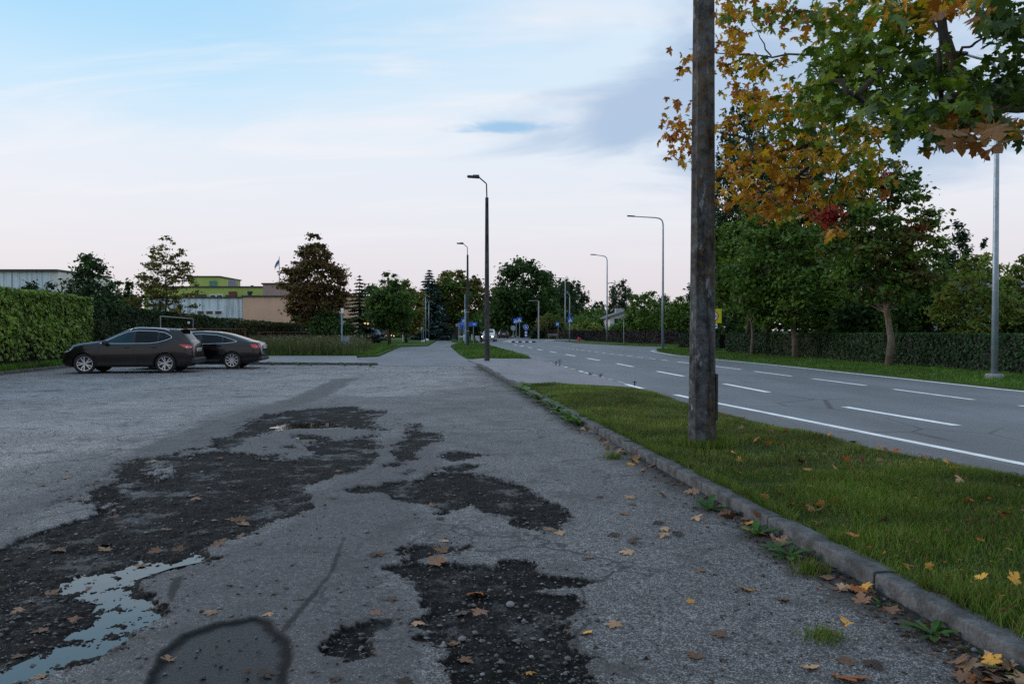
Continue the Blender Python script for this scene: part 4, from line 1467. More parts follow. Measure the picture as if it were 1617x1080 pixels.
    for i, (px, Yd, top, r, pal) in enumerate(((917, 120, 500, 3.2, G_MID), (940, 128, 488, 3.8, G_MID), (925, 115, 512, 2.6, G_LIGHT), (958, 120, 500, 2.6, G_MID), (1010, 112, 500, 3.0, G_MID), (985, 108, 508, 2.0, G_MID),
                                               (1075, 100, 480, 2.4, G_MID), (1045, 110, 498, 3.0, G_MID))):
        make_tree('garden_bush', ['bushy green garden tree over the purple hedge behind the pedestrian sign', 'taller garden tree with dark top left of the curved lamp post',
                                  'pale grey-green garden bush over the purple hedge', 'garden bush behind the curved lamp post foot', 'garden bush under the roof end of the white house',
                                  'low garden bush in front of the white house', 'dense garden tree beside the lichened pole behind the purple hedge', 'garden bush between house and tall lamp post'][i],
                  at(px, Yd), HZ(top, Yd), [(0.2, r), (1.8, r * 1.05), (HZ(top, Yd), r * 0.4)], 0.12, pal, n=4500, size=0.24, clumps=36, seed=90 + i)
    make_tree('birch_tree', 'weeping birch standing behind the white house', at(980, 130), HZ(444, 130), [(1, 2.8), (5, 2.6), (8, 2.0), (HZ(444, 130), 0.6)], 0.2, BIRCH + [(0.035, 0.045, 0.02)], n=7000, size=0.24, clumps=60, seed=101, squash=1.7, cl_r=0.2, droop=1.2)
    make_tree('dark_tree', 'dark small tree far behind the garden trees', at(944, 170), HZ(478, 170), [(2, 2.5), (5, 2.8), (HZ(478, 170), 0.9)], 0.2, BIRCH, n=3000, size=0.36, clumps=26, seed=102)
    for i, (px, Yd, top, r) in enumerate(((1012, 92, 462, 2.4), (1042, 88, 458, 2.6), (1078, 84, 470, 2.2))):
        make_tree('garden_tree', ['garden maple with loose top beside the white house gable', 'round garden maple left of the tall lamp post', 'garden maple right behind the tall lamp post'][i],
                  at(px, Yd), HZ(top, Yd), [(0.8, r), (3.0, r * 1.1), (HZ(top, Yd), r * 0.35)], 0.14, G_MAPLE, n=7000, size=0.20, clumps=50, seed=110 + i, cl_r=0.22)
    # --- right hand row of maples in front of the clipped hedge
    b = G(1404, 578, 0.05)
    make_tree('maple_tree', 'maple with a tall see-through crown and orange-stained trunk before the clipped hedge', (b.x, b.y, 0.05), HZ(248, b.y),
              [(2.6, 1.2), (3.4, 2.2), (4.6, 2.3), (6.0, 2.0), (7.4, 1.5), (HZ(250, b.y), 0.35)], 0.16, G_MAPLE + [(0.075, 0.055, 0.016)], n=17000, size=0.13, clumps=100, seed=120, bark='bark_pale', cl_r=0.18, squash=0.5, lean=(-0.35, 0.1), limb_n=40, group=None,
              extra=[((-2.62, -0.5, 5.95), (0.55, 0.5, 0.40), 520, RED, 0.13), ((-0.55, -0.6, 7.15), (0.34, 0.35, 0.7), 320, RED, 0.13), ((0.7, -0.8, 5.4), (0.5, 0.4, 0.4), 120, [(0.14, 0.05, 0.015)], 0.13)])
    b = G(1257, 565.6, 0.05)
    make_tree('maple_tree', 'maple with a leaning forked pale trunk before the clipped hedge', (b.x, b.y, 0.05), HZ(318, b.y),
              [(1.6, 1.6), (2.8, 3.0), (4.6, 3.0), (6.4, 2.2), (HZ(318, b.y), 0.5)], 0.17, G_MAPLE, n=21000, size=0.145, clumps=115, seed=121, bark='bark_pale', cl_r=0.18, squash=0.5, lean=(-1.1, 0.2), limb_n=36)
    b = G(1188, 560.5, 0.05)
    make_tree('maple_tree', 'slender straight maple before the clipped hedge beside the yellow sign', (b.x, b.y, 0.05), HZ(322, b.y),
              [(2.2, 1.4), (3.4, 2.5), (5.4, 2.7), (7.2, 1.9), (HZ(322, b.y), 0.5)], 0.13, G_MAPLE, n=19000, size=0.15, clumps=100, seed=122, bark='bark_pale', cl_r=0.18, squash=0.5, lean=(-0.4, 0), limb_n=36)
    # behind the hedge
    Y = 52
    make_tree('birch_tree', 'very tall weeping birch with hanging strands behind the roadside maples', at(1178, Y), HZ(140, Y), [(3, 2.4), (8, 3.1), (13, 2.5), (HZ(140, Y), 0.7)], 0.25, BIRCH, n=24000, size=0.15, clumps=150, seed=130, squash=2.6, cl_r=0.13, droop=1.6, elong=2.0)
    make_tree('birch_tree', 'second weeping birch half hidden by the yellow maple leaves', at(1265, 56), HZ(185, 56), [(3, 2.8), (8, 3.2), (13, 2.4), (HZ(185, 56), 0.7)], 0.25, BIRCH + G_DARK, n=16000, size=0.17, clumps=110, seed=131, squash=2.2, cl_r=0.14, droop=1.5, elong=2.0)
    make_tree('background_tree', 'dark tree behind the clipped hedge between the first two maple trunks', at(1215, 54), HZ(330, 54), [(0.8, 2.6), (4, 3.4), (7, 2.8), (HZ(330, 54), 1)], 0.2, G_DARK, n=9000, size=0.22, clumps=60, seed=132)
    make_tree('background_tree', 'dark tree behind the clipped hedge right of the leaning maple', at(1318, 46), HZ(285, 46), [(0.8, 2.2), (4, 3.0), (7.5, 2.4), (HZ(285, 46), 0.8)], 0.2, G_DARK, n=9000, size=0.2, clumps=60, seed=133)
    make_tree('background_tree', 'low dark tree behind the clipped hedge beyond the orange-stained maple trunk', at(1385, 42), HZ(430, 42), [(0.6, 2.2), (2.4, 2.5), (HZ(430, 42), 0.9)], 0.16, G_DARK, n=6500, size=0.18, clumps=44, seed=134)
    make_tree('garden_tree', 'dark green garden tree behind the hedge left of the near lamp post', at(1470, 36), HZ(416, 36), [(0.7, 1.6), (2.6, 2.1), (HZ(416, 36), 0.7)], 0.14, G_MID + G_DARK, n=6500, size=0.15, clumps=50, seed=135)
    make_tree('thuja_tree', 'dark pointed conifer peeping over the light garden tree', at(1512, 56), HZ(357, 56), [(2, 1.6), (5, 1.7), (7.5, 1.1), (HZ(357, 56), 0.25)], 0.15, NEEDLE, n=6500, size=0.16, clumps=46, seed=136, mat='needle', squash=1.5, elong=2.2)
    make_tree('thuja_tree', 'small dark conifer tip left of the near lamp post', at(1551, 60), HZ(380, 60), [(2, 1.0), (5, 0.9), (HZ(380, 60), 0.2)], 0.1, NEEDLE, n=2500, size=0.15, clumps=20, seed=137, mat='needle', squash=1.5, elong=2.2)
    Y = 32
    make_tree('garden_tree', 'light yellow-green layered garden tree behind the near lamp post', at(1545, Y), HZ(398, Y), [(0.5, 1.2), (1.8, 1.9), (3.2, 1.7), (HZ(398, Y), 0.6)], 0.12, G_LIGHT, n=8000, size=0.115, clumps=76, seed=138, cl_r=0.19, squash=0.45, limb_n=36)
    make_tree('garden_tree', 'light garden tree with brownish top at the grey house behind the hedge', at(1640, 34), HZ(395, 34), [(1.9, 1.5), (2.6, 2.2), (3.6, 1.8), (HZ(395, 34), 0.6)], 0.12, G_LIGHT + [(0.07, 0.05, 0.018)], n=8000, size=0.12, clumps=70, seed=139, cl_r=0.19, squash=0.45, limb_n=36)
    # closing greenery behind everything
    g = np.random.default_rng(5)
    for i, (px, Yd, top, r) in enumerate(((1150, 75, 400, 4), (1100, 95, 450, 3.5), (1440, 60, 420, 4), (1600, 62, 430, 4), (1720, 60, 410, 5), (1350, 70, 380, 4))):
        make_tree('background_tree', 'dark tree far behind the roadside hedge and maples', at(px, Yd), HZ(top, Yd), [(0.2, r), (3, r), (HZ(top, Yd), r * 0.3)], 0.2, G_DARK, n=5500, size=0.28, clumps=44, seed=150 + i, group='dark trees behind the roadside maples')
    for i, (px, Yd, top, r) in enumerate(((590, 150, 480, 5), (650, 140, 490, 5))):
        make_tree('background_tree', ('dark tree far behind the glazed entrance and the conifer', 'dark low tree far behind the olive-topped lawn tree')[i], at(px, Yd), HZ(top, Yd), [(0.2, r), (2.5, r), (HZ(top, Yd), r * 0.3)], 0.2, G_DARK, n=3800, size=0.34, clumps=34, seed=173 + i)


build_trees()


# ------------------------------------------------------------------ hedges
def hedge(name, label, line, width, height, palette, n, size, seed, core='hedge_core', rough=0.12, bare=0.0, side=0):
    """line: list of (x,y); height: one number or one per point; leaves cover the sides and the top"""
    g = np.random.default_rng(seed)
    root = empty(name, (line[0][0], line[0][1], 0), label=label, cat='hedge')
    ox, oy = line[0]
    L = np.array(line, float) - np.array([ox, oy])
    H = np.array(height, float) if hasattr(height, '__len__') else np.full(len(L), float(height))
    seg = np.linalg.norm(np.diff(L, axis=0), axis=1)
    cum = np.concatenate([[0], np.cumsum(seg)])
    mb = MB()
    for i in range(len(L) - 1):
        a, b = L[i], L[i + 1]
        d = (b - a) / seg[i]
        nn = np.array([d[1], -d[0]]) * (width / 2 - rough * 1.3)
        q = [a + nn, b + nn, b - nn, a - nn]
        hh = [H[i], H[i + 1], H[i + 1], H[i]]
        vs = [(p[0], p[1], 0.05) for p in q] + [(p[0], p[1], h - rough * 1.4) for p, h in zip(q, hh)]
        mb.add(vs, [(0, 1, 5, 4), (1, 2, 6, 5), (2, 3, 7, 6), (3, 0, 4, 7), (4, 5, 6, 7), (3, 2, 1, 0)])
    mb.build('branches', M[core], root)
    s = g.uniform(0, cum[-1], n)
    k = np.clip(np.searchsorted(cum, s) - 1, 0, len(seg) - 1)
    t = (s - cum[k]) / seg[k]
    p = L[k] + (L[k + 1] - L[k]) * t[:, None]
    d = (L[k + 1] - L[k]) / seg[k][:, None]
    nn = np.stack([d[:, 1], -d[:, 0]], -1)
    hh = H[k] + (H[k + 1] - H[k]) * t
    bul = (fbm(s, hh * 0, 0.5, 3, seed) - 0.5) * rough * 1.6
    which = g.uniform(0, 1, n)
    ft = width / (2 * H.mean() + width)
    top = which < ft
    sg = np.where(g.uniform(0, 1, n) < 0.5, 1.0, -1.0) if side == 0 else np.full(n, float(side))
    z = np.where(top, hh, bare + g.uniform(0, 1, n) ** (0.85 if bare == 0 else 0.68) * (hh - bare))
    lump = (fbm(s * 1.0, z * 1.4, 1.3, 3, seed + 4) - 0.5) * rough * 3.0
    off = np.where(top, g.uniform(-1, 1, n) * width / 2, sg * (width / 2 + lump + bul - np.abs(g.normal(0, rough * 0.7, n))))
    z = np.where(top, hh + lump * 0.8 - np.abs(g.normal(0, rough * 0.6, n)), z)
    pos = np.concatenate([p + nn * off[:, None], z[:, None]], 1)
    nrm = np.where(top[:, None], np.array([[0, 0, 1.0]]), np.concatenate([nn * sg[:, None], np.full((n, 1), 0.35)], 1)) + g.normal(0, 0.5, (n, 3))
    nrm /= np.linalg.norm(nrm, axis=1, keepdims=True)
    tt = g.normal(0, 1, (n, 3)) + np.array([0, 0, -0.8])
    tt -= nrm * (tt * nrm).sum(1, keepdims=True)
    tt /= np.linalg.norm(tt, axis=1, keepdims=True)
    bb = np.cross(nrm, tt)
    sz = size * g.uniform(0.6, 1.3, (n, 1))
    v = np.stack([pos - tt * sz * 0.65, pos + bb * sz * 0.5 + nrm * sz * .15, pos + tt * sz * 0.75, pos - bb * sz * 0.5 + nrm * sz * .15], 1)
    base = (np.arange(n) * 4)[:, None]
    f = np.concatenate([base + np.array([[0, 1, 2]]), base + np.array([[0, 2, 3]])])
    pal = np.asarray(palette, float)
    c = pal[g.integers(0, len(pal), n)] * g.uniform(0.65, 1.35, (n, 1)) * (0.7 + 0.6 * fbm(s, z, 1.1, 3, seed + 9))[:, None]
    link('foliage', mesh_np('foliage', v.reshape(-1, 3), f, False, col=np.repeat(c, 4, 0)), M['leaf'], root)
    return root


def hx(Y):
    return left_kerb_x(Y) - 1.75 if Y < 35 else -19.95 + (Y - 35) * 0.062


def build_hedges():
    hedge('tall_hedge', 'tall leafy green hedge in front of which the brown car is parked', [(hx(Y_), Y_) for Y_ in (18, 24, 30, 34.6)], 1.6, [3.02, 3.0, 3.0, 2.95],
          [(0.125, 0.215, 0.035), (0.165, 0.265, 0.048), (0.065, 0.130, 0.026), (0.23, 0.31, 0.07)], 30000, 0.125, 200, rough=0.16, bare=0.38, side=0)
    hedge('tall_hedge', 'dark green climbing hedge running on behind the grey metal frame', [(hx(35.2) - 0.2, 35.2), (hx(42) - .2, 42), (hx(50) - .2, 50)], 1.3, [2.85, 2.5, 2.25],
          [(0.016, 0.040, 0.012), (0.024, 0.052, 0.015), (0.034, 0.062, 0.018)], 16000, 0.11, 201, rough=0.14)
    hedge('tall_hedge', 'yellowish low end of the hedge behind the rusty fence', [(hx(50.6) - .2, 50.6), (hx(58) - .2, 58), (hx(66) - .2, 66), (hx(78) - .2, 78)], 1.3, [2.22, 2.08, 1.98, 1.95],
          [(0.024, 0.048, 0.013), (0.045, 0.055, 0.015), (0.03, 0.05, 0.014), (0.075, 0.065, 0.016)], 12000, 0.13, 202, rough=0.14)
    # brushwood at the bare foot of the leafy hedge
    g = np.random.default_rng(8)
    mb = MB()
    for i in range(260):
        Y_ = g.uniform(20, 34.5)
        x = hx(Y_) + 0.8 - abs(g.normal(0, 0.28))
        L = g.uniform(0.5, 1.3)
        a = g.normal(0, 0.5)
        mb.tube([(x, Y_, 0.08), (x + g.normal(0, .12), Y_ + math.sin(a) * L * .5, L * .5), (x + g.normal(0, .2), Y_ + math.sin(a) * L, L)], [0.012, 0.008, 0.004], 4, cap=False)
    tag(mb.build('brushwood', M['twig']), 'bare grey twigs at the foot of the tall leafy hedge', 'twigs', kind='stuff')
    # right: clipped hedge along the road
    hl = [(19.2, 8), (17.6, 20), (16.75, 26.5), (16.1, 32.1), (15.45, 40.9), (13.6, 48.6)]
    hl = [(x + 0.45, y) for x, y in hl]
    hedge('clipped_hedge', 'low evenly clipped dark green hedge behind the roadside maple trunks', hl, 0.9, [1.36, 1.36, 1.36, 1.34, 1.30, 1.28],
          [(0.018, 0.050, 0.016), (0.026, 0.064, 0.020), (0.038, 0.082, 0.026)], 34000, 0.085, 210, rough=0.06)
    hedge('clipped_hedge', 'second lighter clipped hedge in the garden behind the near lamp post', [(21.5, 25), (21.0, 32)], 0.9, 1.95, [(0.04, 0.075, 0.018), (0.055, 0.09, 0.02)], 7000, 0.09, 211, rough=0.06)
    # purple barberry hedge far off
    hedge('purple_hedge', 'low dark purple-brown hedge along the far footway', [(16.2, 72), (13.5, 84), (11.5, 96), (9.9, 106), (7.2, 118)], 0.9, 1.38, [(0.018, 0.010, 0.011), (0.026, 0.013, 0.013), (0.012, 0.011, 0.009)], 16000, 0.13, 212, core='hedge_core_brown', rough=0.08)
    hedge('purple_hedge', 'short piece of dark purple hedge behind the bus stop bench', [(8.6, 122), (6.0, 126)], 0.9, 1.5, [(0.018, 0.010, 0.011), (0.024, 0.013, 0.013)], 2500, 0.16, 213, core='hedge_core_brown', rough=0.08)
    hedge('clipped_hedge', 'stub of green hedge seen beside the lichened pole foot at the far grass', [(13.5, 60), (15.6, 56)], 0.9, 1.2, [(0.014, 0.036, 0.012), (0.02, 0.046, 0.015)], 3000, 0.11, 214, rough=0.06)


build_hedges()


# ------------------------------------------------------------------ maple leaves
HALF = [(0, 0), (.14, -.07), (.27, -.06), (.43, -.10), (.36, .03), (.40, .08), (.25, .14), (.37, .20), (.47, .23), (.44, .30), (.56, .44), (.40, .43), (.36, .50),
        (.17, .40), (.19, .56), (.28, .66), (.17, .70), (.13, .80), (0, 1.0)]
OUT = np.array(HALF + [(-x, y) for x, y in reversed(HALF[1:-1])])


def maple_leaf_verts(fold, curl, wave, g):
    """unit maple leaf lying in XY, stalk end at the origin; fan round (0,.25)"""
    xy = np.concatenate([[[0, 0.25]], OUT * (1 + g.normal(0, 0.03, OUT.shape))])
    x, y = xy[:, 0], xy[:, 1]
    z = fold * np.abs(x) + curl * ((y - 0.25) ** 2 + x ** 2) + wave * np.sin(x * 7 + g.uniform(0, 6)) * np.abs(x) * 1.2 + wave * np.cos(y * 6 + g.uniform(0, 6)) * 0.3
    return np.stack([x, y - 0.25, z], -1)


nO = len(OUT)
LEAF_F = np.array([(0, 1 + i, 1 + (i + 1) % nO) for i in range(nO)])
STALK = np.array([(-0.012, -0.25, 0), (0.012, -0.25, 0), (0.03, -0.75, -0.10), (0.015, -0.75, -0.10)])


def leaf_mesh(name, seed, fold, curl, wave, mat, stalk=True):
    g = np.random.default_rng(seed)
    v = maple_leaf_verts(fold, curl, wave, g)
    if not name == 'leaf':
        v[:, 2] -= v[:, 2].min()
    f = [tuple(t) for t in LEAF_F]
    v = [tuple(p) for p in v]
    if stalk:
        b = len(v)
        a = g.normal(0, 0.12)
        v += [(-0.012, -0.24, v[1][2]), (0.012, -0.24, v[1][2]), (0.02 + a, -0.7, v[1][2] + 0.03), (0.0 + a, -0.7, v[1][2] + 0.03)]
        f.append((b, b + 1, b + 2, b + 3))
    me = bpy.data.meshes.new(name)
    me.from_pydata(v, [], f)
    me.polygons.foreach_set('use_smooth', [True] * len(me.polygons))
    me.materials.append(M[mat])
    me.update()
    return me


def build_big_maple():
    """the maple on the strip: its trunk stands just outside the picture, its boughs reach in"""
    g = np.random.default_rng(77)
    tb = Vector((5.35, 7.3, 0.09))
    root = empty('maple_tree', tb, label='big maple with green and orange leaves whose boughs hang over the road strip', cat='tree')
    mb = MB()
    o = tb

    def T(pts, d0, d1, n=7):
        k = len(pts)
        q = []
        for i, p in enumerate(pts):
            p = Vector(p) if not isinstance(p, tuple) or len(p) == 3 and abs(p[0]) < 50 else P(*p)
            q.append(p - o)
        # refine and roughen
        out, rr = [], []
        for i in range(k - 1):
            for t in (0, 0.34, 0.67):
                w = q[i].lerp(q[i + 1], t)
                if t:
                    w = w + Vector(g.normal(0, 0.018, 3))
                out.append(w)
                rr.append(d0 + (d1 - d0) * (i + t) / (k - 1))
        out.append(q[-1])
        rr.append(d1)
        mb.tube(out, [r / 2 * g.uniform(0.88, 1.12) for r in rr], n)
        return out

    T([(5.35, 7.3, -0.1), (5.33, 7.28, 1.2), (5.36, 7.3, 2.2), (5.3, 7.25, 3.3), (5.4, 7.4, 5.0), (5.3, 7.5, 7.5)], 0.42, 0.16, 10)
    T([(5.3, 7.25, 3.25), (4.6, 6.4, 3.32), (1617, 150, 5.6), (1560, 148, 5.35), (1500, 158, 5.2), (1440, 180, 5.1), (1400, 174, 5.1), (1352, 152, 5.0), (1310, 128, 5.1)], 0.15, 0.022)
    T([(1540, 149, 5.3), (1517, 122, 5.25), (1508, 95, 5.2), (1490, 55, 5.2), (1478, 0, 5.3), (1460, -70, 5.4)], 0.085, 0.04)
    T([(1487, 158, 5.2), (1483, 125, 5.15), (1486, 72, 5.1), (1470, 20, 5.1)], 0.038, 0.016)
    T([(1508, 92, 5.2), (1530, 75, 5.1), (1550, 62, 5.0), (1590, 40, 5.0)], 0.022, 0.010)
    T([(1600, 160, 5.4), (1572, 172, 4.9), (1556, 205, 4.3), (1525, 216, 4.0), (1500, 214, 3.9)], 0.030, 0.006)
    T([(1572, 172, 4.9), (1575, 205, 4.0), (1556, 222, 3.7)], 0.014, 0.004)
    T([(5.32, 7.3, 3.6), (5.0, 7.95, 3.82), (1480, 185, 8.4), (1420, 200, 8.7), (1336, 219, 9.0), (1254, 236, 9.4), (1211, 239, 9.7), (1175, 218, 10.0), (1129, 207, 10.3), (1075, 205, 10.6)], 0.11, 0.012)
    T([(1300, 228, 9.2), (1290, 246, 9.2), (1262, 278, 9.3), (1258, 312, 9.4), (1240, 335, 9.4)], 0.045, 0.010)
    T([(1262, 278, 9.3), (1225, 295, 9.5), (1180, 312, 9.7)], 0.025, 0.006)
    T([(1254, 236, 9.4), (1240, 212, 9.5), (1220, 178, 9.6), (1193, 171, 9.8), (1160, 168, 10)], 0.035, 0.008)
    T([(1175, 218, 10.0), (1150, 245, 10.1), (1140, 275, 10.2)], 0.018, 0.005)
    T([(1352, 152, 5.0), (1400, 92, 6.4), (1347, 36, 7.2), (1318, 21, 7.8), (1286, 21, 8.6), (1240, 14, 9.0)], 0.045, 0.012)
    T([(1400, 92, 6.6), (1330, 86, 7.8), (1272, 87, 8.8), (1200, 88, 9.6), (1126, 84, 10.2), (1088, 78, 10.5)], 0.04, 0.006)
    T([(1218, 89, 9.5), (1200, 60, 9.6), (1185, 30, 9.8)], 0.018, 0.005)
    T([(1370, 195, 8.8), (1390, 235, 8.6), (1380, 275, 8.6)], 0.03, 0.006)
    T([(1330, 222, 9.0), (1318, 300, 9.2), (1308, 350, 9.4)], 0.03, 0.006)
    T([(5.35, 7.3, 4.4), (1690, 30, 5.6), (1620, 20, 5.2), (1580, 40, 5.0)], 0.08, 0.015)
    T([(5.38, 7.4, 4.8), (1640, -60, 7.6), (1500, -110, 7.8), (1300, -90, 8.2)], 0.09, 0.02)
    mb.build('trunk', M['maple_bark'], root, smooth='all')

    pal = dict(b=[(.15, .062, .012), (.12, .05, .012), (.18, .08, .014)], o=[(.36, .14, .016), (.42, .19, .02), (.26, .09, .016), (.46, .25, .025)], y=[(.56, .36, .025), (.50, .29, .022), (.40, .32, .028), (.52, .24, .02)],
               g=[(.11, .18, .018), (.075, .14, .016), (.16, .22, .024), (.09, .15, .016)], d=[(.026, .056, .011), (.036, .070, .013), (.048, .078, .015)])
    B = [(1082, 100, 14, 16, 10.5, 'oo', 14), (1066, 214, 24, 38, 10.5, 'oo', 60), (1088, 242, 16, 24, 10.5, 'oy', 26), (1098, 180, 12, 26, 10.4, 'oo', 18), (1076, 170, 14, 12, 10.5, 'oo', 8),
         (1150, 18, 26, 26, 10, 'oyg', 58), (1160, 62, 26, 22, 9.9, 'oy', 44), (1225, 22, 56, 28, 9.5, 'oygg', 110), (1142, 108, 14, 20, 10, 'oy', 20), (1200, 108, 44, 20, 9.6, 'oyg', 62),
         (1165, 145, 22, 18, 9.9, 'oy', 26), (1150, 196, 22, 22, 10, 'oy', 30), (1218, 168, 44, 26, 9.6, 'gyy', 96), (1268, 186, 56, 32, 9.2, 'gy', 130), (1160, 262, 30, 36, 9.9, 'oy', 62),
         (1232, 258, 58, 36, 9.5, 'yyo', 150), (1180, 308, 40, 22, 9.8, 'yo', 62), (1262, 308, 46, 26, 9.5, 'yo', 96), (1222, 336, 40, 14, 9.7, 'yo', 40), (1318, 368, 14, 9, 9.5, 'yo', 16),
         (1374, 266, 36, 32, 8.8, 'yg', 74), (1318, 246, 54, 34, 9, 'yyg', 126), (1340, 300, 40, 24, 9, 'yog', 54), (1290, 150, 40, 40, 8.4, 'gyg', 90),
         (1322, 108, 46, 56, 6.8, 'gg', 120), (1402, 78, 66, 56, 6.3, 'ggg', 165), (1345, 26, 56, 36, 7.2, 'ggy', 105), (1440, 24, 56, 32, 6, 'ggy', 90), (1385, 150, 56, 30, 6.1, 'ggd', 90),
         (1305, 172, 36, 36, 7.2, 'gg', 70), (1352, 205, 56, 26, 7.2, 'ggy', 84), (1462, 112, 46, 34, 5.6, 'gd', 74), (1436, 198, 36, 16, 5.6, 'gd', 34), (1524, 128, 36, 24, 5.2, 'dg', 36),
         (1586, 40, 36, 46, 5, 'd', 60), (1596, 130, 26, 34, 5, 'd', 40), (1530, 186, 46, 18, 5.0, 'gdo', 44), (1484, 216, 24, 9, 4.9, 'd', 12), (1588, 196, 34, 16, 4.6, 'gdo', 22),
         (1566, 204, 84, 20, 4.3, 'oo', 7), (1552, 236, 70, 12, 4.1, 'oo', 4), (1410, 168, 60, 26, 4.9, 'ggd', 34), (1480, 176, 44, 20, 4.8, 'gdg', 26), (1540, 160, 40, 24, 4.7, 'dg', 18), (1505, 6, 40, 14, 5, 'yo', 14), (1418, 222, 6, 16, 5.4, 'dd', 5), (1465, 236, 8, 6, 5.2, 'od', 3),
         (1560, 18, 30, 20, 5.1, 'yod', 14), (1290, 40, 40, 30, 8.8, 'oyg', 56),
         (1690, 60, 60, 90, 5.2, 'dg', 70), (1700, 190, 60, 40, 5, 'gdo', 40), (1400, -70, 120, 50, 7, 'gy', 130), (1560, -60, 100, 50, 5.6, 'gd', 90), (1230, -70, 90, 50, 9.4, 'oyg', 110), (1690, -90, 90, 60, 6.5, 'gd', 60)]
    Vn, Cn, Dn = [], [], []
    for px, py, rx, ry, Y, cols, n in B:
        for k in range(int(n * (1.2 if Y > 8 else 1.45))):
            d = g.normal(0, 0.55, 2)
            Yl = Y + g.normal(0, 0.32)
            c = P(px + d[0] * rx, py + d[1] * ry, Yl) - o
            s = g.uniform(0.080, 0.150) * (0.88 if Y > 8 else 0.84)
            # a leaf hangs from its stalk: blade roughly level to steeply drooping, tip outward and down
            az = g.uniform(0, 2 * math.pi)
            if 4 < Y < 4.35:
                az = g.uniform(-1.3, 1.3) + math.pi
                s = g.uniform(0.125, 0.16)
            pitch = -R(float(np.clip(g.normal(38, 26), -15, 88)))
            roll = g.normal(0, 0.45)
            Mx = Matrix.Rotation(az, 3, 'Z') @ Matrix.Rotation(pitch, 3, 'X') @ Matrix.Rotation(roll, 3, 'Y')
            ch = cols[g.integers(0, len(cols))]
            pp = pal[ch]
            col = np.array(pp[g.integers(0, len(pp))]) * g.uniform(0.65, 1.25)
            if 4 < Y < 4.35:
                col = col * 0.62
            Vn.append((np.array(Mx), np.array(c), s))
            Cn.append(col)
            Dn.append(Y)
    order = np.argsort(Dn)
    # the biggest-looking 300 leaves are parts of their own
    shapes = [leaf_mesh('leaf', 500 + i, g.uniform(-.35, .1), g.uniform(-.5, .1), g.uniform(.02, .10), 'maple_leaf', True) for i in range(30)]
    tints = []
    for i, me in enumerate(shapes):
        kind = 'ddddddddddddgggggggggooyybbbbb'[i]
        pp = np.array(pal[kind][i % len(pal[kind])]) * g.uniform(0.8, 1.15)
        at_ = me.attributes.new('col', 'FLOAT_COLOR', 'POINT')
        at_.data.foreach_set('color', np.tile(np.append(pp, 1.0), len(me.vertices)).astype(np.float32))
        tints.append(pp)
    tints = np.array(tints)
    vis = [i for i in order if True][:300]
    for i in vis:
        Mx, c, s = Vn[i]
        near = np.argsort(((tints - Cn[i]) ** 2).sum(1))[:4] if Dn[i] >= 4.35 else np.array([25, 26, 27, 28])
        lf = link('leaf', shapes[int(near[g.integers(0, 4)])], None, root)
        lf.matrix_local = Matrix.Translation(Vector(c)) @ Matrix(Mx.tolist()).to_4x4() @ Matrix.Scale(s, 4)
    vs, fs, cs = [], [], []
    b = 0
    for i in order[300:]:
        Mx, c, s = Vn[i]
        v = maple_leaf_verts(g.uniform(-.4, .1), g.uniform(-.6, .15), g.uniform(.02, .12), g)
        v = (v * s) @ Mx.T + c
        f = LEAF_F + b
        tint = 1 + 0.18 * g.normal(0, 1, (len(v), 1)) * 0.5
        vs.append(v); fs.append(f); cs.append(np.clip(Cn[i] * tint, 0.004, 1))
        b += len(v)
    cr = link('crown', mesh_np('crown', np.concatenate(vs), np.concatenate(fs), True, col=np.concatenate(cs)), M['maple_leaf'], root)
    cr['kind'] = 'stuff'


build_big_maple()

# ------------------------------------------------------------------ buildings
def ribbed_wall(mb, p0, p1, z0, z1, pitch=0.3, depth=0.05):
    """corrugated sheet between two plan points"""
    a, b = Vector((p0[0], p0[1], 0)), Vector((p1[0], p1[1], 0))
    L = (b - a).length
    d = (b - a) / L
    nn = Vector((d.y, -d.x, 0))
    n = int(L / pitch)
    prof = []
    for i in range(n):
        for t, o in ((0, 0), (0.55, 0), (0.65, depth), (0.9, depth)):
            prof.append(a + d * ((i + t) * L / n) + nn * o)
    prof.append(b)
    vs = [(p.x, p.y, z0) for p in prof] + [(p.x, p.y, z1) for p in prof]
    m = len(prof)
    mb.add(vs, [(i, i + 1, i + m + 1, i + m) for i in range(m - 1)])
    return mb


def window_set(parent, px0, px1, py0, py1, Y, n, frame='sign_white', glass='window_glass', proud=0.05):
    """a strip of windows on a wall that faces the lot at distance Y; positions in the parent's frame"""
    o = parent.location
    for i in range(n):
        a = PX(px0 + (px1 - px0) * (i + 0.05) / n, Y)
        b = PX(px0 + (px1 - px0) * (i + 0.95) / n, Y)
        z0, z1 = HZ(py1, Y), HZ(py0, Y)
        w = MB().box(((a + b) / 2 - o.x, Y - proud - o.y, (z0 + z1) / 2 - o.z), (b - a, 0.06, z1 - z0)).build('window', M[frame], parent)
        MB().box(((a + b) / 2 - o.x, Y - proud - 0.035 - o.y, (z0 + z1) / 2 - o.z), (b - a - 0.16, 0.03, z1 - z0 - 0.16)).build('pane', M[glass], w)


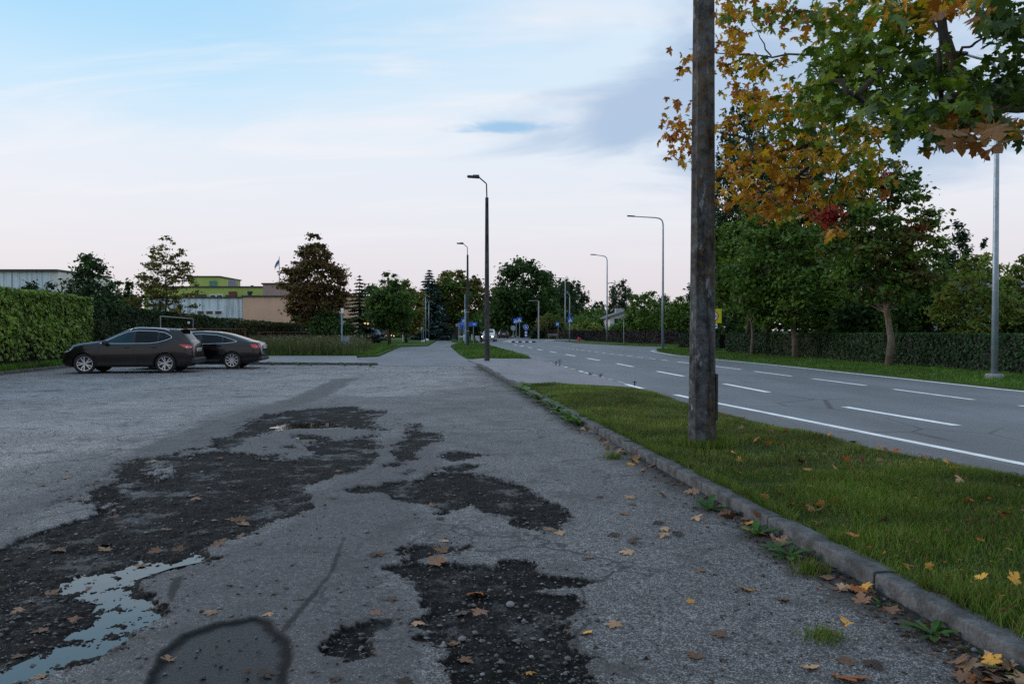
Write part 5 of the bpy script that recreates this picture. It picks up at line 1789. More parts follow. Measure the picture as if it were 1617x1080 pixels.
def build_buildings():
    # grey-white corrugated hall at the far left
    Y = 92
    x0, x1 = PX(-90, Y), PX(81, Y)
    h = HZ(428, Y)
    r = empty('corrugated_hall', (x0, Y, 0), label='pale corrugated metal hall with rust-streaked ribs behind the tall hedge', cat='building')
    mb = MB()
    ribbed_wall(mb, (0, 0), (x1 - x0, 0), 0, h, 0.33, 0.06)
    mb.build('wall', M['corrugated_white'], r)
    MB().box(((x1 - x0) / 2 + 0.45, 6.03, h / 2 - 0.02), (x1 - x0 + 0.9, 12, h - 0.06)).build('side_wall', M['wall_white'], r)
    MB().box(((x1 - x0) / 2 + 0.45, 5.9, h + 0.05), (x1 - x0 + 1.1, 12.6, 0.26)).build('roof_edge', M['roof_edge'], r)

    # the green and beige building
    Y = 90
    o = (PX(385, Y), Y, 0)
    r = empty('green_beige_building', o, label='low building of green and beige blocks with a ribbed grey wing and flag pole', cat='building')
    L = lambda px, Yd: PX(px, Yd) - o[0]
    hb = HZ(469, Y)
    xa, xb = L(384, Y), L(566, Y)
    MB().box(((xa + xb) / 2, 7, hb / 2), (xb - xa, 14, hb)).build('wall', M['wall_beige'], r)['label'] = 'plain beige block'
    MB().box(((xa + xb) / 2, 7, hb + 0.08), (xb - xa + 0.3, 14.3, 0.2)).build('roof_edge', M['roof_edge'], r)
    MB().box(((xa + xb) / 2, -0.04, 0.3), (xb - xa, 0.1, 0.7)).build('plinth', M['wall_grey'], r)
    # ribbed wing
    Yw = 92
    xw0, xw1 = L(236, Yw), L(384, Yw) + 0.4
    hw = HZ(470.5, Yw)
    mb = MB()
    ribbed_wall(mb, (xw0, 2.0), (xw1, 2.0), 0, hw, 0.42, 0.06)
    mb.build('ribbed_wall', M['corrugated_white'], r)
    MB().box(((xw0 + xw1) / 2, 8.1, hw / 2 - 0.03), (xw1 - xw0, 12, hw - 0.06)).build('wall', M['wall_grey'], r)
    MB().box(((xw0 + xw1) / 2, 8.0, hw + 0.05), (xw1 - xw0, 12.4, 0.16)).build('roof_edge', M['roof_edge'], r)
    window_set(r, 310.5, 352.5, 490, 497.5, Yw - 0.05, 3)
    # green upper storey
    Yg = 99
    xg0, xg1 = L(228, Yg), L(418, Yg)
    hg = HZ(454, Yg)
    MB().box(((xg0 + xg1) / 2, 9 + 5, hg / 2), (xg1 - xg0, 10, hg)).build('wall', M['wall_green'], r)['label'] = 'lime green upper storey'
    MB().box(((xg0 + xg1) / 2, 9 + 5, hg + 0.07), (xg1 - xg0 + 0.3, 10.3, 0.18)).build('roof_edge', M['roof_edge'], r)
    window_set(r, 331.5, 353, 465, 470, Yg - 0.02, 2)
    window_set(r, 356, 375, 466, 470, Yg - 0.02, 2, frame='roof_edge')
    window_set(r, 308, 327, 465, 470, Yg - 0.02, 2, frame='roof_edge')
    MB().box((L(366, 97), 7.5, HZ(464.5, 97)), (0.8, 0.9, 0.7)).build('vent_box', M['rust'], r)
    MB().lathe([(0.01, 0.75), (0.36, 0.7), (0.40, 0.5), (0.26, 0.42), (0.26, 0)], 14, 'Z', (L(392.5, 96), 6.5, HZ(468.5, 96))).build('roof_vent', M['dark_metal'], r)
    # green penthouse
    Yp = 104
    xp0, xp1 = L(300, Yp), L(347, Yp)
    hp = HZ(437.5, Yp)
    MB().box(((xp0 + xp1) / 2, 14 + 4, hp / 2), (xp1 - xp0, 8, hp)).build('wall', M['wall_green'], r)['label'] = 'lime green roof storey'
    MB().box(((xp0 + xp1) / 2, 14 + 4, hp + 0.06), (xp1 - xp0 + 0.3, 8.3, 0.16)).build('roof_edge', M['roof_edge'], r)
    MB().box((L(337.5, Yp), 13.97, HZ(448.5, Yp)), (1.05, 0.06, 0.85)).build('door', M['door_teal'], r)
    MB().box((L(366.5, 102), 12.4, HZ(448, 102)), (1.05, 1.0, 0.95), bevel=0.04).build('air_conditioner', M['grey_metal'], r)
    MB().box((L(394.5, 100), 11, HZ(453, 100)), (0.3, 0.3, 0.5)).build('roof_vent', M['dark_metal'], r)
    MB().tube([(L(374, 101), 11.6, hg + 0.2), (L(377.5, 101), 11.6, hg + 0.42)], 0.03, 5).build('vent_pipe', M['dark_metal'], r)
    # mauve stair block
    Ym = 95
    xm0, xm1 = L(415.5, Ym), L(470, Ym)
    hm = HZ(449, Ym)
    MB().box(((xm0 + xm1) / 2, 5 + 5, hm / 2), (xm1 - xm0, 10, hm)).build('wall', M['wall_mauve'], r)['label'] = 'brownish pink stair block'
    MB().box(((xm0 + xm1) / 2, 5 + 5, hm + 0.07), (xm1 - xm0 + 0.3, 10.3, 0.18)).build('roof_edge', M['roof_edge'], r)
    # glazed entrance on the right
    xe0, xe1 = L(566, Y), L(592, Y)
    he = HZ(488, Y)
    MB().box(((xe0 + xe1) / 2, 6.5, he / 2), (xe1 - xe0, 11, he)).build('entrance', M['roof_edge'], r)
    for i in range(4):
        xx = xe0 + (i + 0.5) * (xe1 - xe0) / 4
        MB().box((xx, 0.95, he / 2), ((xe1 - xe0) / 4 - 0.1, 0.06, he - 0.3)).build('pane', M['window_glass'], r)
    for px, py in ((574, 510.5), (577, 523), (568, 513), (584, 535), (589, 535), (579, 511)):
        MB().box((L(px, Y), 0.90, HZ(py, Y)), (0.22, 0.05, 0.22)).build('lit_window', M['window_lit'], r)
    # flag pole on the roof, with its flag
    t = HZ(405, 96)
    xf = L(441.5, 96)
    MB().tube([(xf, 6.0, hm), (xf, 6.0, t)], [0.06, 0.035], 7).build('flag_pole', M['grey_metal'], r)
    for i, m in enumerate(('flag_blue', 'flag_black', 'flag_white')):
        mb = MB()
        vs = []
        nseg = 9
        for j in range(nseg):
            u = j / (nseg - 1)
            # the flag hangs down from the mast in folds
            xx = xf - 0.06 - u * 0.62
            zz = t - 0.12 - u * 1.05
            yy = 6.0 + 0.12 * math.sin(u * 7 + 0.6)
            for w in (i / 3, (i + 1) / 3):
                vs.append((xx + (0.08 - w * 0.05), yy + 0.06 * math.sin(w * 5 + u * 4), zz - w * (0.85 - 0.25 * u)))
        mb.add(vs, [(2 * j, 2 * j + 1, 2 * j + 3, 2 * j + 2) for j in range(nseg - 1)])
        mb.build('flag_stripe', M[('flag_white', 'flag_black', 'flag_blue')[2 - i] if False else m], r, smooth='all')

    # white house with a sloping roof behind the purple hedge
    Y = 112
    o = (PX(985, Y), Y, 0)
    r = empty('white_house', o, label='small white house with a single sloping dark roof behind the garden bushes', cat='house')
    L = lambda px: PX(px, Y) - o[0]
    xl, xr = L(963), L(997)
    zl, zr = HZ(501, Y), HZ(489.5, Y)
    mb = MB()
    mb.add([(xl, 0, 0), (xr, 0, 0), (xr, 0, zr), (xl, 0, zl), (xl, 8, 0), (xr, 8, 0), (xr, 8, zr), (xl, 8, zl)], [(0, 1, 2, 3), (5, 4, 7, 6), (1, 5, 6, 2), (4, 0, 3, 7), (3, 2, 6, 7)])
    mb.build('wall', M['wall_white'], r)
    mb = MB()
    mb.add([(xl - .6, -.5, zl - 0.2), (xr + .1, -.5, zr), (xr + .1, 8.4, zr), (xl - .6, 8.4, zl - 0.2), (xl - .6, -.5, zl + .06), (xr + .1, -.5, zr + .26), (xr + .1, 8.4, zr + .26), (xl - .6, 8.4, zl + .06)],
           [(3, 2, 1, 0), (4, 5, 6, 7), (0, 1, 5, 4), (1, 2, 6, 5), (2, 3, 7, 6), (3, 0, 4, 7)])
    roof = mb.build('roof', M['roof_slate'], r)
    MB().box((L(985), 4.5, HZ(490.5, Y)), (1.3, 1.2, 0.9)).build('chimney', M['wall_grey'], roof)
    MB().box((L(1001), 4.2, HZ(490, Y) / 2 + 0.1), (0.75, 7, HZ(488, Y))).build('gable', M['wall_white'], r)
    MB().box((L(975), -0.04, HZ(507, Y)), (0.9, 0.06, 0.7)).build('window', M['window_glass'], r)
    # grey house glimpsed behind the light garden trees
    Y = 46
    o = (PX(1607, Y), Y, 0)
    r = empty('grey_house', o, label='grey house glimpsed through the light garden trees behind the near lamp post', cat='house')
    h = HZ(468, Y)
    MB().box((2.0, 4, h / 2), (6.0, 8, h)).build('wall', M['wall_grey'], r)
    MB().add([(-1.4, -.4, h - .1), (5.4, -.4, h - .1), (5.4, 4, h + 1.3), (-1.4, 4, h + 1.3), (5.4, 8.4, h - .1), (-1.4, 8.4, h - .1)], [(0, 1, 2, 3), (3, 2, 4, 5), (0, 3, 5), (1, 4, 2)]).build('roof', M['roof_slate'], r)
    w = MB().box((-0.35, -0.03, HZ(500, Y)), (0.75, 0.06, 0.9)).build('window', M['sign_white'], r)
    MB().box((-0.35, -0.07, HZ(500, Y)), (0.6, 0.03, 0.75)).build('pane', M['window_glass'], w)


build_buildings()


# ------------------------------------------------------------------ cars
def smooth1(a, k):
    for _ in range(k):
        a = np.concatenate([[a[0]], (a[:-2] + 2 * a[1:-1] + a[2:]) / 4, [a[-1]]])
    return a


class CarShape:
    """body lofted along x (front +); each station has a half section from sill to roof centre"""
    def __init__(s, spec, nx=130):
        s.sp = spec
        L = spec['L']
        x = np.linspace(-L / 2, L / 2, nx)
        I = lambda key: smooth1(np.interp(x, [p[0] for p in spec[key]], [p[1] for p in spec[key]]), 2)
        s.x = x
        s.top, s.belt, s.bot = I('top'), I('belt'), I('bot')
        s.wm, s.wr = I('wm'), I('wr')
        s.edge = np.minimum(I('edge'), s.top - 0.004)
        s.belt = np.minimum(s.belt, s.edge - 0.004)

    def section(s, i, nv=40):
        zb, zl, ze, zt = s.bot[i], s.belt[i], s.edge[i], s.top[i]
        wm, wr = s.wm[i], s.wr[i]
        wb = wm - 0.045
        zmid = zb + 0.42 * (zl - zb)
        pts = [(0, zb), (wm * 0.80, zb), (wm * 0.955, zb + 0.03), (wm * 0.985, zb + 0.12 * (zl - zb) + .02), (wm * 0.988, zb + 0.26 * (zl - zb)), (wm, zmid), (wm * 0.998, zb + 0.62 * (zl - zb)),
               (wm - 0.012, zb + 0.80 * (zl - zb)), (wb + 0.006, zl - 0.012), (wb - 0.012, zl), (wb * 0.5 + wr * 0.5 + 0.018, (zl + ze) / 2), (wr, ze), (wr - 0.05, ze + (zt - ze) * 0.5), (wr * 0.78, ze + (zt - ze) * 0.82), (wr * 0.4, zt - 0.004), (0, zt)]
        p = np.array(pts)
        d = np.concatenate([[0], np.cumsum(np.hypot(*np.diff(p, axis=0).T))])
        # the same share of points on each piece at every station
        return p

    def side_y(s, x, z):
        i = int(np.clip(np.searchsorted(s.x, x), 1, len(s.x) - 1))
        t = np.clip((x - s.x[i - 1]) / (s.x[i] - s.x[i - 1]), 0, 1)
        r = []
        for k in (i - 1, i):
            p = s.section(k)[2:12]
            r.append(np.interp(z, p[:, 1], p[:, 0]))
        return r[0] * (1 - t) + r[1] * t

    def top_z(s, x, y):
        i = int(np.clip(np.searchsorted(s.x, x), 1, len(s.x) - 1))
        t = np.clip((x - s.x[i - 1]) / (s.x[i] - s.x[i - 1]), 0, 1)
        r = []
        for k in (i - 1, i):
            p = s.section(k)[11:]
            r.append(np.interp(-abs(y), -p[:, 0], p[:, 1]))
        return r[0] * (1 - t) + r[1] * t


def car_body_mesh(cs, wheels, ra, zc):
    secs = [cs.section(i) for i in range(len(cs.x))]
    # refine sections so that wheel openings come out round
    fine = []
    for p in secs:
        q = [p[0], p[1]]
        for j in range(1, len(p) - 1):
            k = 3 if 1 <= j <= 8 else 2
            for m in range(1, k + 1):
                q.append(p[j] + (p[j + 1] - p[j]) * m / k)
        fine.append(np.array(q))
    n = len(fine[0])
    nx = len(cs.x)
    V = np.zeros((nx, n, 3))
    for i in range(nx):
        V[i, :, 0] = cs.x[i]
        V[i, :, 1] = fine[i][:, 0]
        V[i, :, 2] = fine[i][:, 1]
    keep = np.ones((nx - 1, n - 1), bool)
    for xw in wheels:
        # pull points close to the opening onto its circle, then leave out what lies inside
        d = np.hypot(V[..., 0] - xw, V[..., 2] - zc)
        side = V[..., 1] > 0.5
        nearc = side & (np.abs(d - ra) < 0.028) & (V[..., 2] > 0.16)
        k = ra / np.maximum(d, 1e-6)
        V[..., 0] = np.where(nearc, xw + (V[..., 0] - xw) * k, V[..., 0])
        V[..., 2] = np.where(nearc, zc + (V[..., 2] - zc) * k, V[..., 2])
        c = (V[:-1, :-1] + V[1:, :-1] + V[:-1, 1:] + V[1:, 1:]) / 4
        dc = np.hypot(c[..., 0] - xw, c[..., 2] - zc)
        keep &= ~((dc < ra - 0.004) & (c[..., 1] > 0.5))
    vs = V.reshape(-1, 3)
    m = len(vs)
    mir = vs * np.array([1, -1, 1])
    i = np.arange(nx - 1)[:, None] * n + np.arange(n - 1)[None]
    q = np.stack([i, i + 1, i + n + 1, i + n], -1)[keep]
    f = np.concatenate([q, (q + m)[:, ::-1]])
    allv = np.concatenate([vs, mir])
    fl = [tuple(t) for t in f]
    for e, rev in ((0, False), (nx - 1, True)):
        ring = [e * n + k for k in range(n)] + [m + e * n + k for k in range(n - 1, -1, -1)]
        fl.append(tuple(ring if not rev else reversed(ring)))
    me = bpy.data.meshes.new('body')
    me.from_pydata([tuple(v) for v in allv], [], fl)
    bm = bmesh.new()
    bm.from_mesh(me)
    bmesh.ops.remove_doubles(bm, verts=bm.verts, dist=0.0006)
    bmesh.ops.recalc_face_normals(bm, faces=bm.faces)
    bm.to_mesh(me)
    bm.free()
    me.polygons.foreach_set('use_smooth', [True] * len(me.polygons))
    me.set_sharp_from_angle(angle=R(32))
    return me


def side_panel(cs, poly, sgn, off=0.006, sub=3):
    """a sheet lying on the body side over the (x,z) polygon"""
    pts = [Vector((p[0], p[1], 0)) for p in poly]
    dense = []
    for i in range(len(pts)):
        a, b = pts[i], pts[(i + 1) % len(pts)]
        k = max(1, int((b - a).length / 0.12))
        dense += [a.lerp(b, t / k) for t in range(k)]
    me = bmesh.new()
    vs = [me.verts.new(p) for p in dense]
    fc = me.faces.new(vs)
    bmesh.ops.triangulate(me, faces=[fc])
    for _ in range(sub):
        long = [e for e in me.edges if e.calc_length() > 0.16]
        if not long:
            break
        bmesh.ops.subdivide_edges(me, edges=long, cuts=1, use_grid_fill=False)
        bmesh.ops.triangulate(me, faces=[f for f in me.faces if len(f.verts) > 3])
    v = [(p.co.x, sgn * (cs.side_y(p.co.x, p.co.y) + off), p.co.y) for p in me.verts]
    me.verts.index_update()
    f = [tuple(q.index for q in fc.verts) for fc in me.faces]
    me.free()
    return MB().add(v, f)


def top_panel(cs, x0, x1, w0, w1, off=0.006, nx=12, ny=12):
    vs = []
    for i in range(nx):
        x = x0 + (x1 - x0) * i / (nx - 1)
        w = w0 + (w1 - w0) * i / (nx - 1)
        for j in range(ny):
            y = -w + 2 * w * j / (ny - 1)
            vs.append((x, y, cs.top_z(x, y) + off))
    return MB().add(vs, [(i * ny + j, (i + 1) * ny + j, (i + 1) * ny + j + 1, i * ny + j + 1) for i in range(nx - 1) for j in range(ny - 1)])


def make_wheel(parent, x, y, r, w, spokes, split, sgn, steer=0.0):
    wh = empty('wheel', (x, y, r))
    wh.parent = parent
    wh.rotation_euler = (0, 0, steer)
    h = w / 2
    MB().lathe([(r * 0.70, -h * .9), (r * 0.86, -h), (r * 0.96, -h * .86), (r, -h * .5), (r, h * .5), (r * 0.96, h * .86), (r * 0.86, h), (r * 0.70, h * .9), (r * 0.70, -h * .9)], 36, 'Y').build('tyre', M['tyre_rubber'], wh, smooth=True)
    rim = MB()
    o = sgn * h
    rim.lathe([(r * 0.72, o * .92), (r * 0.70, o * 1.0), (r * 0.655, o * .98), (r * 0.64, o * .6)], 36, 'Y')
    rim.lathe([(0.001, o * .93), (r * 0.10, o * .93), (r * 0.13, o * .82), (r * 0.13, o * .5)], 16, 'Y')
    for k in range(spokes):
        a = 2 * math.pi * k / spokes
        for da in ((-split, split) if split else (0,)):
            a0, a1 = a + da * 0.35, a + da
            p0 = Vector((math.cos(a0) * r * 0.10, o * .86, math.sin(a0) * r * 0.10))
            p1 = Vector((math.cos(a1) * r * 0.66, o * .92, math.sin(a1) * r * 0.66))
            t = (p1 - p0).normalized()
            b = Vector((0, 1, 0)).cross(t) * (r * (0.055 if split else 0.06))
            dd = Vector((0, -sgn * 0.03, 0))
            rim.add([p0 - b, p0 + b, p1 + b * .9, p1 - b * .9, p0 - b + dd, p0 + b + dd, p1 + b * .9 + dd, p1 - b * .9 + dd], [(0, 1, 2, 3), (4, 7, 6, 5), (0, 3, 7, 4), (1, 5, 6, 2)])
    rim.build('rim', M['rim_alloy'], wh, smooth=True)
    MB().lathe([(0.001, o * .35), (r * .69, o * .35)], 24, 'Y').build('brake_disc', M['black_plastic'], wh)


SUV = dict(L=4.38, W=1.81, wheelbase=2.646, xw=(1.375, -1.271), r=0.345, ra=0.385,
           top=[(-2.19, .66), (-2.17, .88), (-2.12, 1.05), (-2.03, 1.14), (-1.76, 1.49), (-1.6, 1.535), (-0.9, 1.585), (-0.3, 1.595), (0.06, 1.53), (0.42, 1.36), (0.88, 1.125), (1.15, 1.095), (1.6, 1.05), (1.88, .98), (2.06, .86), (2.19, .60)],
           edge=[(-2.19, .60), (-2.14, .86), (-2.06, 1.01), (-1.96, 1.10), (-1.70, 1.40), (-1.5, 1.45), (-0.9, 1.495), (-0.3, 1.505), (0.03, 1.445), (0.38, 1.285), (0.84, 1.09), (1.15, 1.05), (1.6, .99), (1.88, .91), (2.06, .78), (2.19, .54)],
           belt=[(-2.19, .56), (-2.12, .82), (-1.9, 1.05), (-1.5, 1.14), (-1.2, 1.08), (-.75, 1.02), (.3, 1.01), (0.8, 1.01), (1.2, .99), (1.6, .93), (1.88, .84), (2.06, .70), (2.19, .50)],
           bot=[(-2.19, .44), (-2.1, .33), (-1.7, .235), (1.8, .215), (2.05, .24), (2.19, .34)],
           wm=[(-2.19, .62), (-2.12, .76), (-1.9, .865), (-1.4, .90), (0, .905), (1.4, .90), (1.8, .86), (2.05, .76), (2.19, .58)],
           wr=[(-2.19, .56), (-2.1, .70), (-1.9, .68), (-1.6, .60), (-.8, .625), (-.3, .64), (.05, .64), (.5, .71), (.9, .79), (1.4, .79), (1.8, .74), (2.05, .64), (2.19, .48)])
SEDAN = dict(L=4.86, W=1.864, wheelbase=2.84, xw=(1.48, -1.36), r=0.335, ra=0.365,
             top=[(-2.43, .70), (-2.41, .90), (-2.36, 1.01), (-2.25, 1.045), (-1.95, 1.10), (-1.2, 1.345), (-.75, 1.435), (-.2, 1.468), (.25, 1.45), (.6, 1.36), (1.25, 1.03), (1.5, .985), (2.0, .90), (2.28, .78), (2.43, .56)],
             edge=[(-2.43, .64), (-2.38, .86), (-2.3, .965), (-1.95, 1.045), (-1.2, 1.26), (-.75, 1.345), (-.2, 1.38), (.22, 1.36), (.58, 1.275), (1.2, .99), (1.5, .945), (2.0, .85), (2.28, .72), (2.43, .50)],
             belt=[(-2.43, .60), (-2.35, .82), (-2.0, .97), (-1.2, 1.0), (-.6, .965), (.4, .94), (1.1, .93), (1.5, .90), (2.0, .80), (2.28, .68), (2.43, .46)],
             bot=[(-2.43, .42), (-2.3, .30), (-1.9, .20), (2.0, .18), (2.3, .21), (2.43, .32)],
             wm=[(-2.43, .66), (-2.36, .79), (-2.1, .885), (-1.4, .925), (0, .932), (1.4, .925), (2.0, .87), (2.28, .76), (2.43, .56)],
             wr=[(-2.43, .60), (-2.3, .76), (-2.0, .76), (-1.5, .64), (-.8, .60), (0, .62), (.3, .63), (.7, .70), (1.2, .79), (1.5, .79), (2.0, .74), (2.28, .62), (2.43, .46)])


def make_car(name, label, spec, paint, loc, rz, kind='suv', group=None, detail=True, lights_on=False, steer=0.0, glass='car_glass'):
    root = empty(name, loc, rz, label=label, cat='car', group=group)
    cs = CarShape(spec, 130 if detail else 54)
    zc = spec['r']
    me = car_body_mesh(cs, spec['xw'], spec['ra'], zc)
    body = link('body', me, M[paint], root)
    L = spec['L']
    # dark floor and wheel houses
    MB().box((0, 0, 0.36), (L * 0.86, 1.10, 0.30)).build('underbody', M['black_plastic'], root)
    for xw in spec['xw']:
        for sg in (1, -1):
            mb = MB()
            nn = 14
            ra = spec['ra'] - 0.002
            yo = cs.side_y(xw, zc + ra) - 0.004
            vs = []
            for k in range(nn + 1):
                a = -0.25 + (math.pi + 0.5) * k / nn
                for yy in (yo, 0.5):
                    vs.append((xw + math.cos(a) * ra, sg * yy, max(0.2, zc + math.sin(a) * ra)))
            mb.add(vs, [(2 * k, 2 * k + 1, 2 * k + 3, 2 * k + 2) for k in range(nn)])
            mb.build('wheel_arch', M['black_plastic'], root, smooth='all')
            if detail and kind == 'suv':
                # dark cladding round the opening
                vs = []
                for k in range(nn + 1):
                    a = -0.12 + (math.pi + 0.24) * k / nn
                    for rr in (ra, ra + 0.045):
                        x_, z_ = xw + math.cos(a) * rr, max(cs.bot[0] * 0 + 0.235, zc + math.sin(a) * rr)
                        vs.append((x_, sg * (cs.side_y(x_, z_) + 0.009), z_))
                MB().add(vs, [(2 * k, 2 * k + 1, 2 * k + 3, 2 * k + 2) for k in range(nn)]).build('arch_trim', M[paint], root, smooth='all')
    for k, xw in enumerate(spec['xw']):
        for sg in (1, -1):
            make_wheel(root, xw, sg * (spec['W'] / 2 - 0.135), spec['r'], 0.215, 5 if kind == 'suv' else 10, 0.22 if kind == 'suv' else 0.0, sg, steer if k == 0 else 0.0)
    if kind == 'suv':
        dlo = [(.86, 1.035), (.62, 1.155), (.34, 1.295), (.0, 1.435), (-.35, 1.472), (-.9, 1.455), (-1.22, 1.40), (-1.44, 1.285), (-1.47, 1.225), (-1.32, 1.155), (-1.05, 1.075), (-.75, 1.036), (.2, 1.028)]
        split = [-0.22, -1.02]
    else:
        dlo = [(1.16, .965), (.85, 1.12), (.55, 1.255), (.25, 1.318), (-.25, 1.335), (-.75, 1.30), (-1.2, 1.185), (-1.52, 1.06), (-1.46, 1.03), (-1.1, .99), (-.4, .965), (.4, .955)]
        split = [-0.18, -1.0]
    for sg in (1, -1):
        # three side windows with pillars between
        segs = [(split[0] + 0.03, 9), (split[1] + 0.025, split[0] - 0.05), (-9, split[1] - 0.025)]
        for lo, hi in segs:
            pts = clip_x(dlo, lo, hi)
            if len(pts) > 2:
                side_panel(cs, pts, sg, 0.005).build('window', M[glass if lo > -0.2 else 'tinted_glass'], root, smooth='all')
        if detail:
            side_panel(cs, clip_x(dlo, split[0] - 0.05, split[0] + 0.03), sg, 0.003).build('pillar', M['black_plastic'], root)
            loop = dlo + [dlo[0]]
            dense = []
            for a, b in zip(loop[:-1], loop[1:]):
                for t in (0, .25, .5, .75):
                    x_, z_ = a[0] + (b[0] - a[0]) * t, a[1] + (b[1] - a[1]) * t
                    dense.append((x_, sg * (cs.side_y(x_, z_) + 0.008), z_))
            dense.append(dense[0])
            MB().tube(dense, 0.011, 5, cap=False).build('chrome_trim', M['chrome'], root, smooth='all')
            # door shut lines
            for xs, zt_ in ((.90 if kind == 'suv' else 1.02, .98), (split[0] - 0.02, 1.0), (split[1] - 0.12, 1.02)):
                mb = MB()
                vs = []
                for t in range(9):
                    z_ = 0.36 + (zt_ - 0.36) * t / 8
                    xx = xs + (0.05 * math.sin(t / 8 * 3.1) if xs > 0.9 else (-0.16 * max(0, 0.55 - t / 8) if xs > -0.9 else 0.30 * max(0, 0.5 - t / 8)))
                    for dx in (-0.005, 0.005):
                        vs.append((xx + dx, sg * (cs.side_y(xx, z_) + 0.0025), z_))
                mb.add(vs, [(2 * k, 2 * k + 1, 2 * k + 3, 2 * k + 2) for k in range(8)]).build('door_gap', M['sign_black'], root)
            for xs in (0.0 + split[0] + 0.20, split[1] + 0.12):
                zz = 0.90
                yy = cs.side_y(xs, zz)
                MB().box((xs, sg * (yy + 0.025), zz), (0.20, 0.028, 0.032), bevel=0.008).build('door_handle', M['black_plastic' if kind == 'suv' else paint], root)
            side_panel(cs, [(1.02, .30), (1.0, .38), (-.86, .38), (-.9, .30)], sg, 0.006).build('sill_trim', M['black_plastic'], root)
        # mirror
        xm = 0.66 if kind == 'suv' else 0.88
        ym = cs.side_y(xm, 1.05)
        mir = MB().box((xm, sg * (ym + 0.13), 1.06), (0.13, 0.22, 0.15), rz=-sg * 0.15, bevel=0.035).build('mirror', M['black_plastic' if kind == 'suv' else paint], root)
        # lamps
        if kind == 'suv':
            tl = [(-1.72, 1.005), (-2.02, .985), (-2.14, .94), (-2.14, .86), (-2.0, .85), (-1.88, .90)]
        else:
            tl = [(-2.02, .95), (-2.2, .955), (-2.37, .93), (-2.37, .80), (-2.2, .80), (-2.12, .82)]
        t = side_panel(cs, tl, sg, 0.012).build('tail_light', M['tail_red'], root, smooth='all')
        if detail:
            x2 = (-1.93, -2.10) if kind == 'suv' else (-2.22, -2.36)
            zc2 = .905 if kind == 'suv' else .875
            side_panel(cs, [(x2[0], zc2 + .02), (x2[1], zc2 + .01), (x2[1], zc2 - .03), (x2[0] - .02, zc2 - .02)], sg, 0.018).build('reversing_lamp', M['lamp_clear'], t)
        f0 = 1.72 if kind == 'suv' else 1.98
        up_ = 0.10 if kind == 'suv' else 0.0
        hl = [(f0, .80 + up_), (f0 + .25, .73 + up_), (f0 + .38, .64 + up_ * .6), (f0 + .30, .62 + up_), (f0 + .1, .70 + up_)]
        side_panel(cs, hl, sg, 0.010).build('headlight', M['lamp_clear'], root, smooth='all')
    if lights_on:
        for sg in (1, -1):
            MB().lathe([(0.001, 0.0), (0.09, -0.01), (0.10, -0.06)], 12, 'X', (L / 2 - 0.06, sg * 0.62, 0.66)).build('lit_headlight', M['headlight_on'], root)
    # glass front and back
    if kind == 'suv':
        top_panel(cs, 0.10, 0.84, .50, .62).build('windscreen', M[glass], root, smooth='all')
        top_panel(cs, -2.02, -1.74, .56, .46, 0.008).build('rear_window', M['tinted_glass'], root, smooth='all')
        MB().box((-1.80, 0, 1.508), (0.26, 1.05, 0.035), ry=0.12, bevel=0.012).build('roof_spoiler', M[paint], root)
        if detail:
            for sg in (1, -1):
                xs = np.linspace(-1.35, -0.05, 9)
                MB().tube([(x_, sg * 0.60, cs.top_z(x_, .60) + (0.045 if 0 < i < 8 else 0.0)) for i, x_ in enumerate(xs)], 0.016, 6).build('roof_rail', M['chrome'], root, smooth='all')
            MB().tube([(-1.35, 0, 1.56), (-1.42, 0, 1.66)], [0.012, 0.006], 5).build('antenna', M['sign_black'], root)
        rear = L / 2
        MB().box((-rear + 0.055, 0, 0.42), (0.20, 1.46, 0.22), bevel=0.05).build('bumper', M['black_plastic'], root)
        pl = MB().box((-2.165, 0, .80), (0.03, .52, .115), ry=-0.12).build('number_plate', M['plate_white'], root)
        px_, pz_ = -2.183, .80
    else:
        top_panel(cs, 0.50, 1.16, .52, .64).build('windscreen', M[glass], root, smooth='all')
        top_panel(cs, -1.90, -.92, .60, .46, 0.008).build('rear_window', M['tinted_glass'], root, smooth='all')
        MB().box((-L / 2 + 0.06, 0, 0.40), (0.16, 1.55, 0.16), bevel=0.05).build('bumper', M['black_plastic'], root)
        MB().box((-L / 2 + 0.02, 0, 0.56), (0.03, 1.2, 0.02)).build('chrome_trim', M['chrome'], root)
        pl = MB().box((-2.432, 0, .84), (0.03, .52, .115), ry=-0.05).build('number_plate', M['plate_white'], root)
        px_, pz_ = -2.45, .84
    if detail:
        for k in range(6):
            MB().box((px_ + 0.001, -0.19 + k * 0.065 + (0.04 if k > 2 else 0), pz_), (0.006, 0.028, 0.062), ry=-0.1).build('plate_mark', M['sign_black'], pl)
    # grille and front plate
    MB().box((L / 2 - 0.035, 0, .62), (0.09, 0.95, .16), bevel=0.03).build('grille', M['sign_black'], root)
    MB().box((L / 2 + 0.012, 0, .45), (0.02, .52, .115)).build('number_plate', M['plate_white'], root)
    return root


def clip_x(poly, lo, hi):
    """cut an (x,z) polygon to lo < x < hi"""
    def cut(p, c, keep_gt):
        out = []
        for i in range(len(p)):
            a, b = p[i], p[(i + 1) % len(p)]
            ia, ib = (a[0] > c) == keep_gt, (b[0] > c) == keep_gt
            if ia:
                out.append(a)
            if ia != ib:
                t = (c - a[0]) / (b[0] - a[0])
                out.append((c, a[1] + t * (b[1] - a[1])))
        return out
    p = cut(poly, lo, True)
    return cut(p, hi, False) if p else p


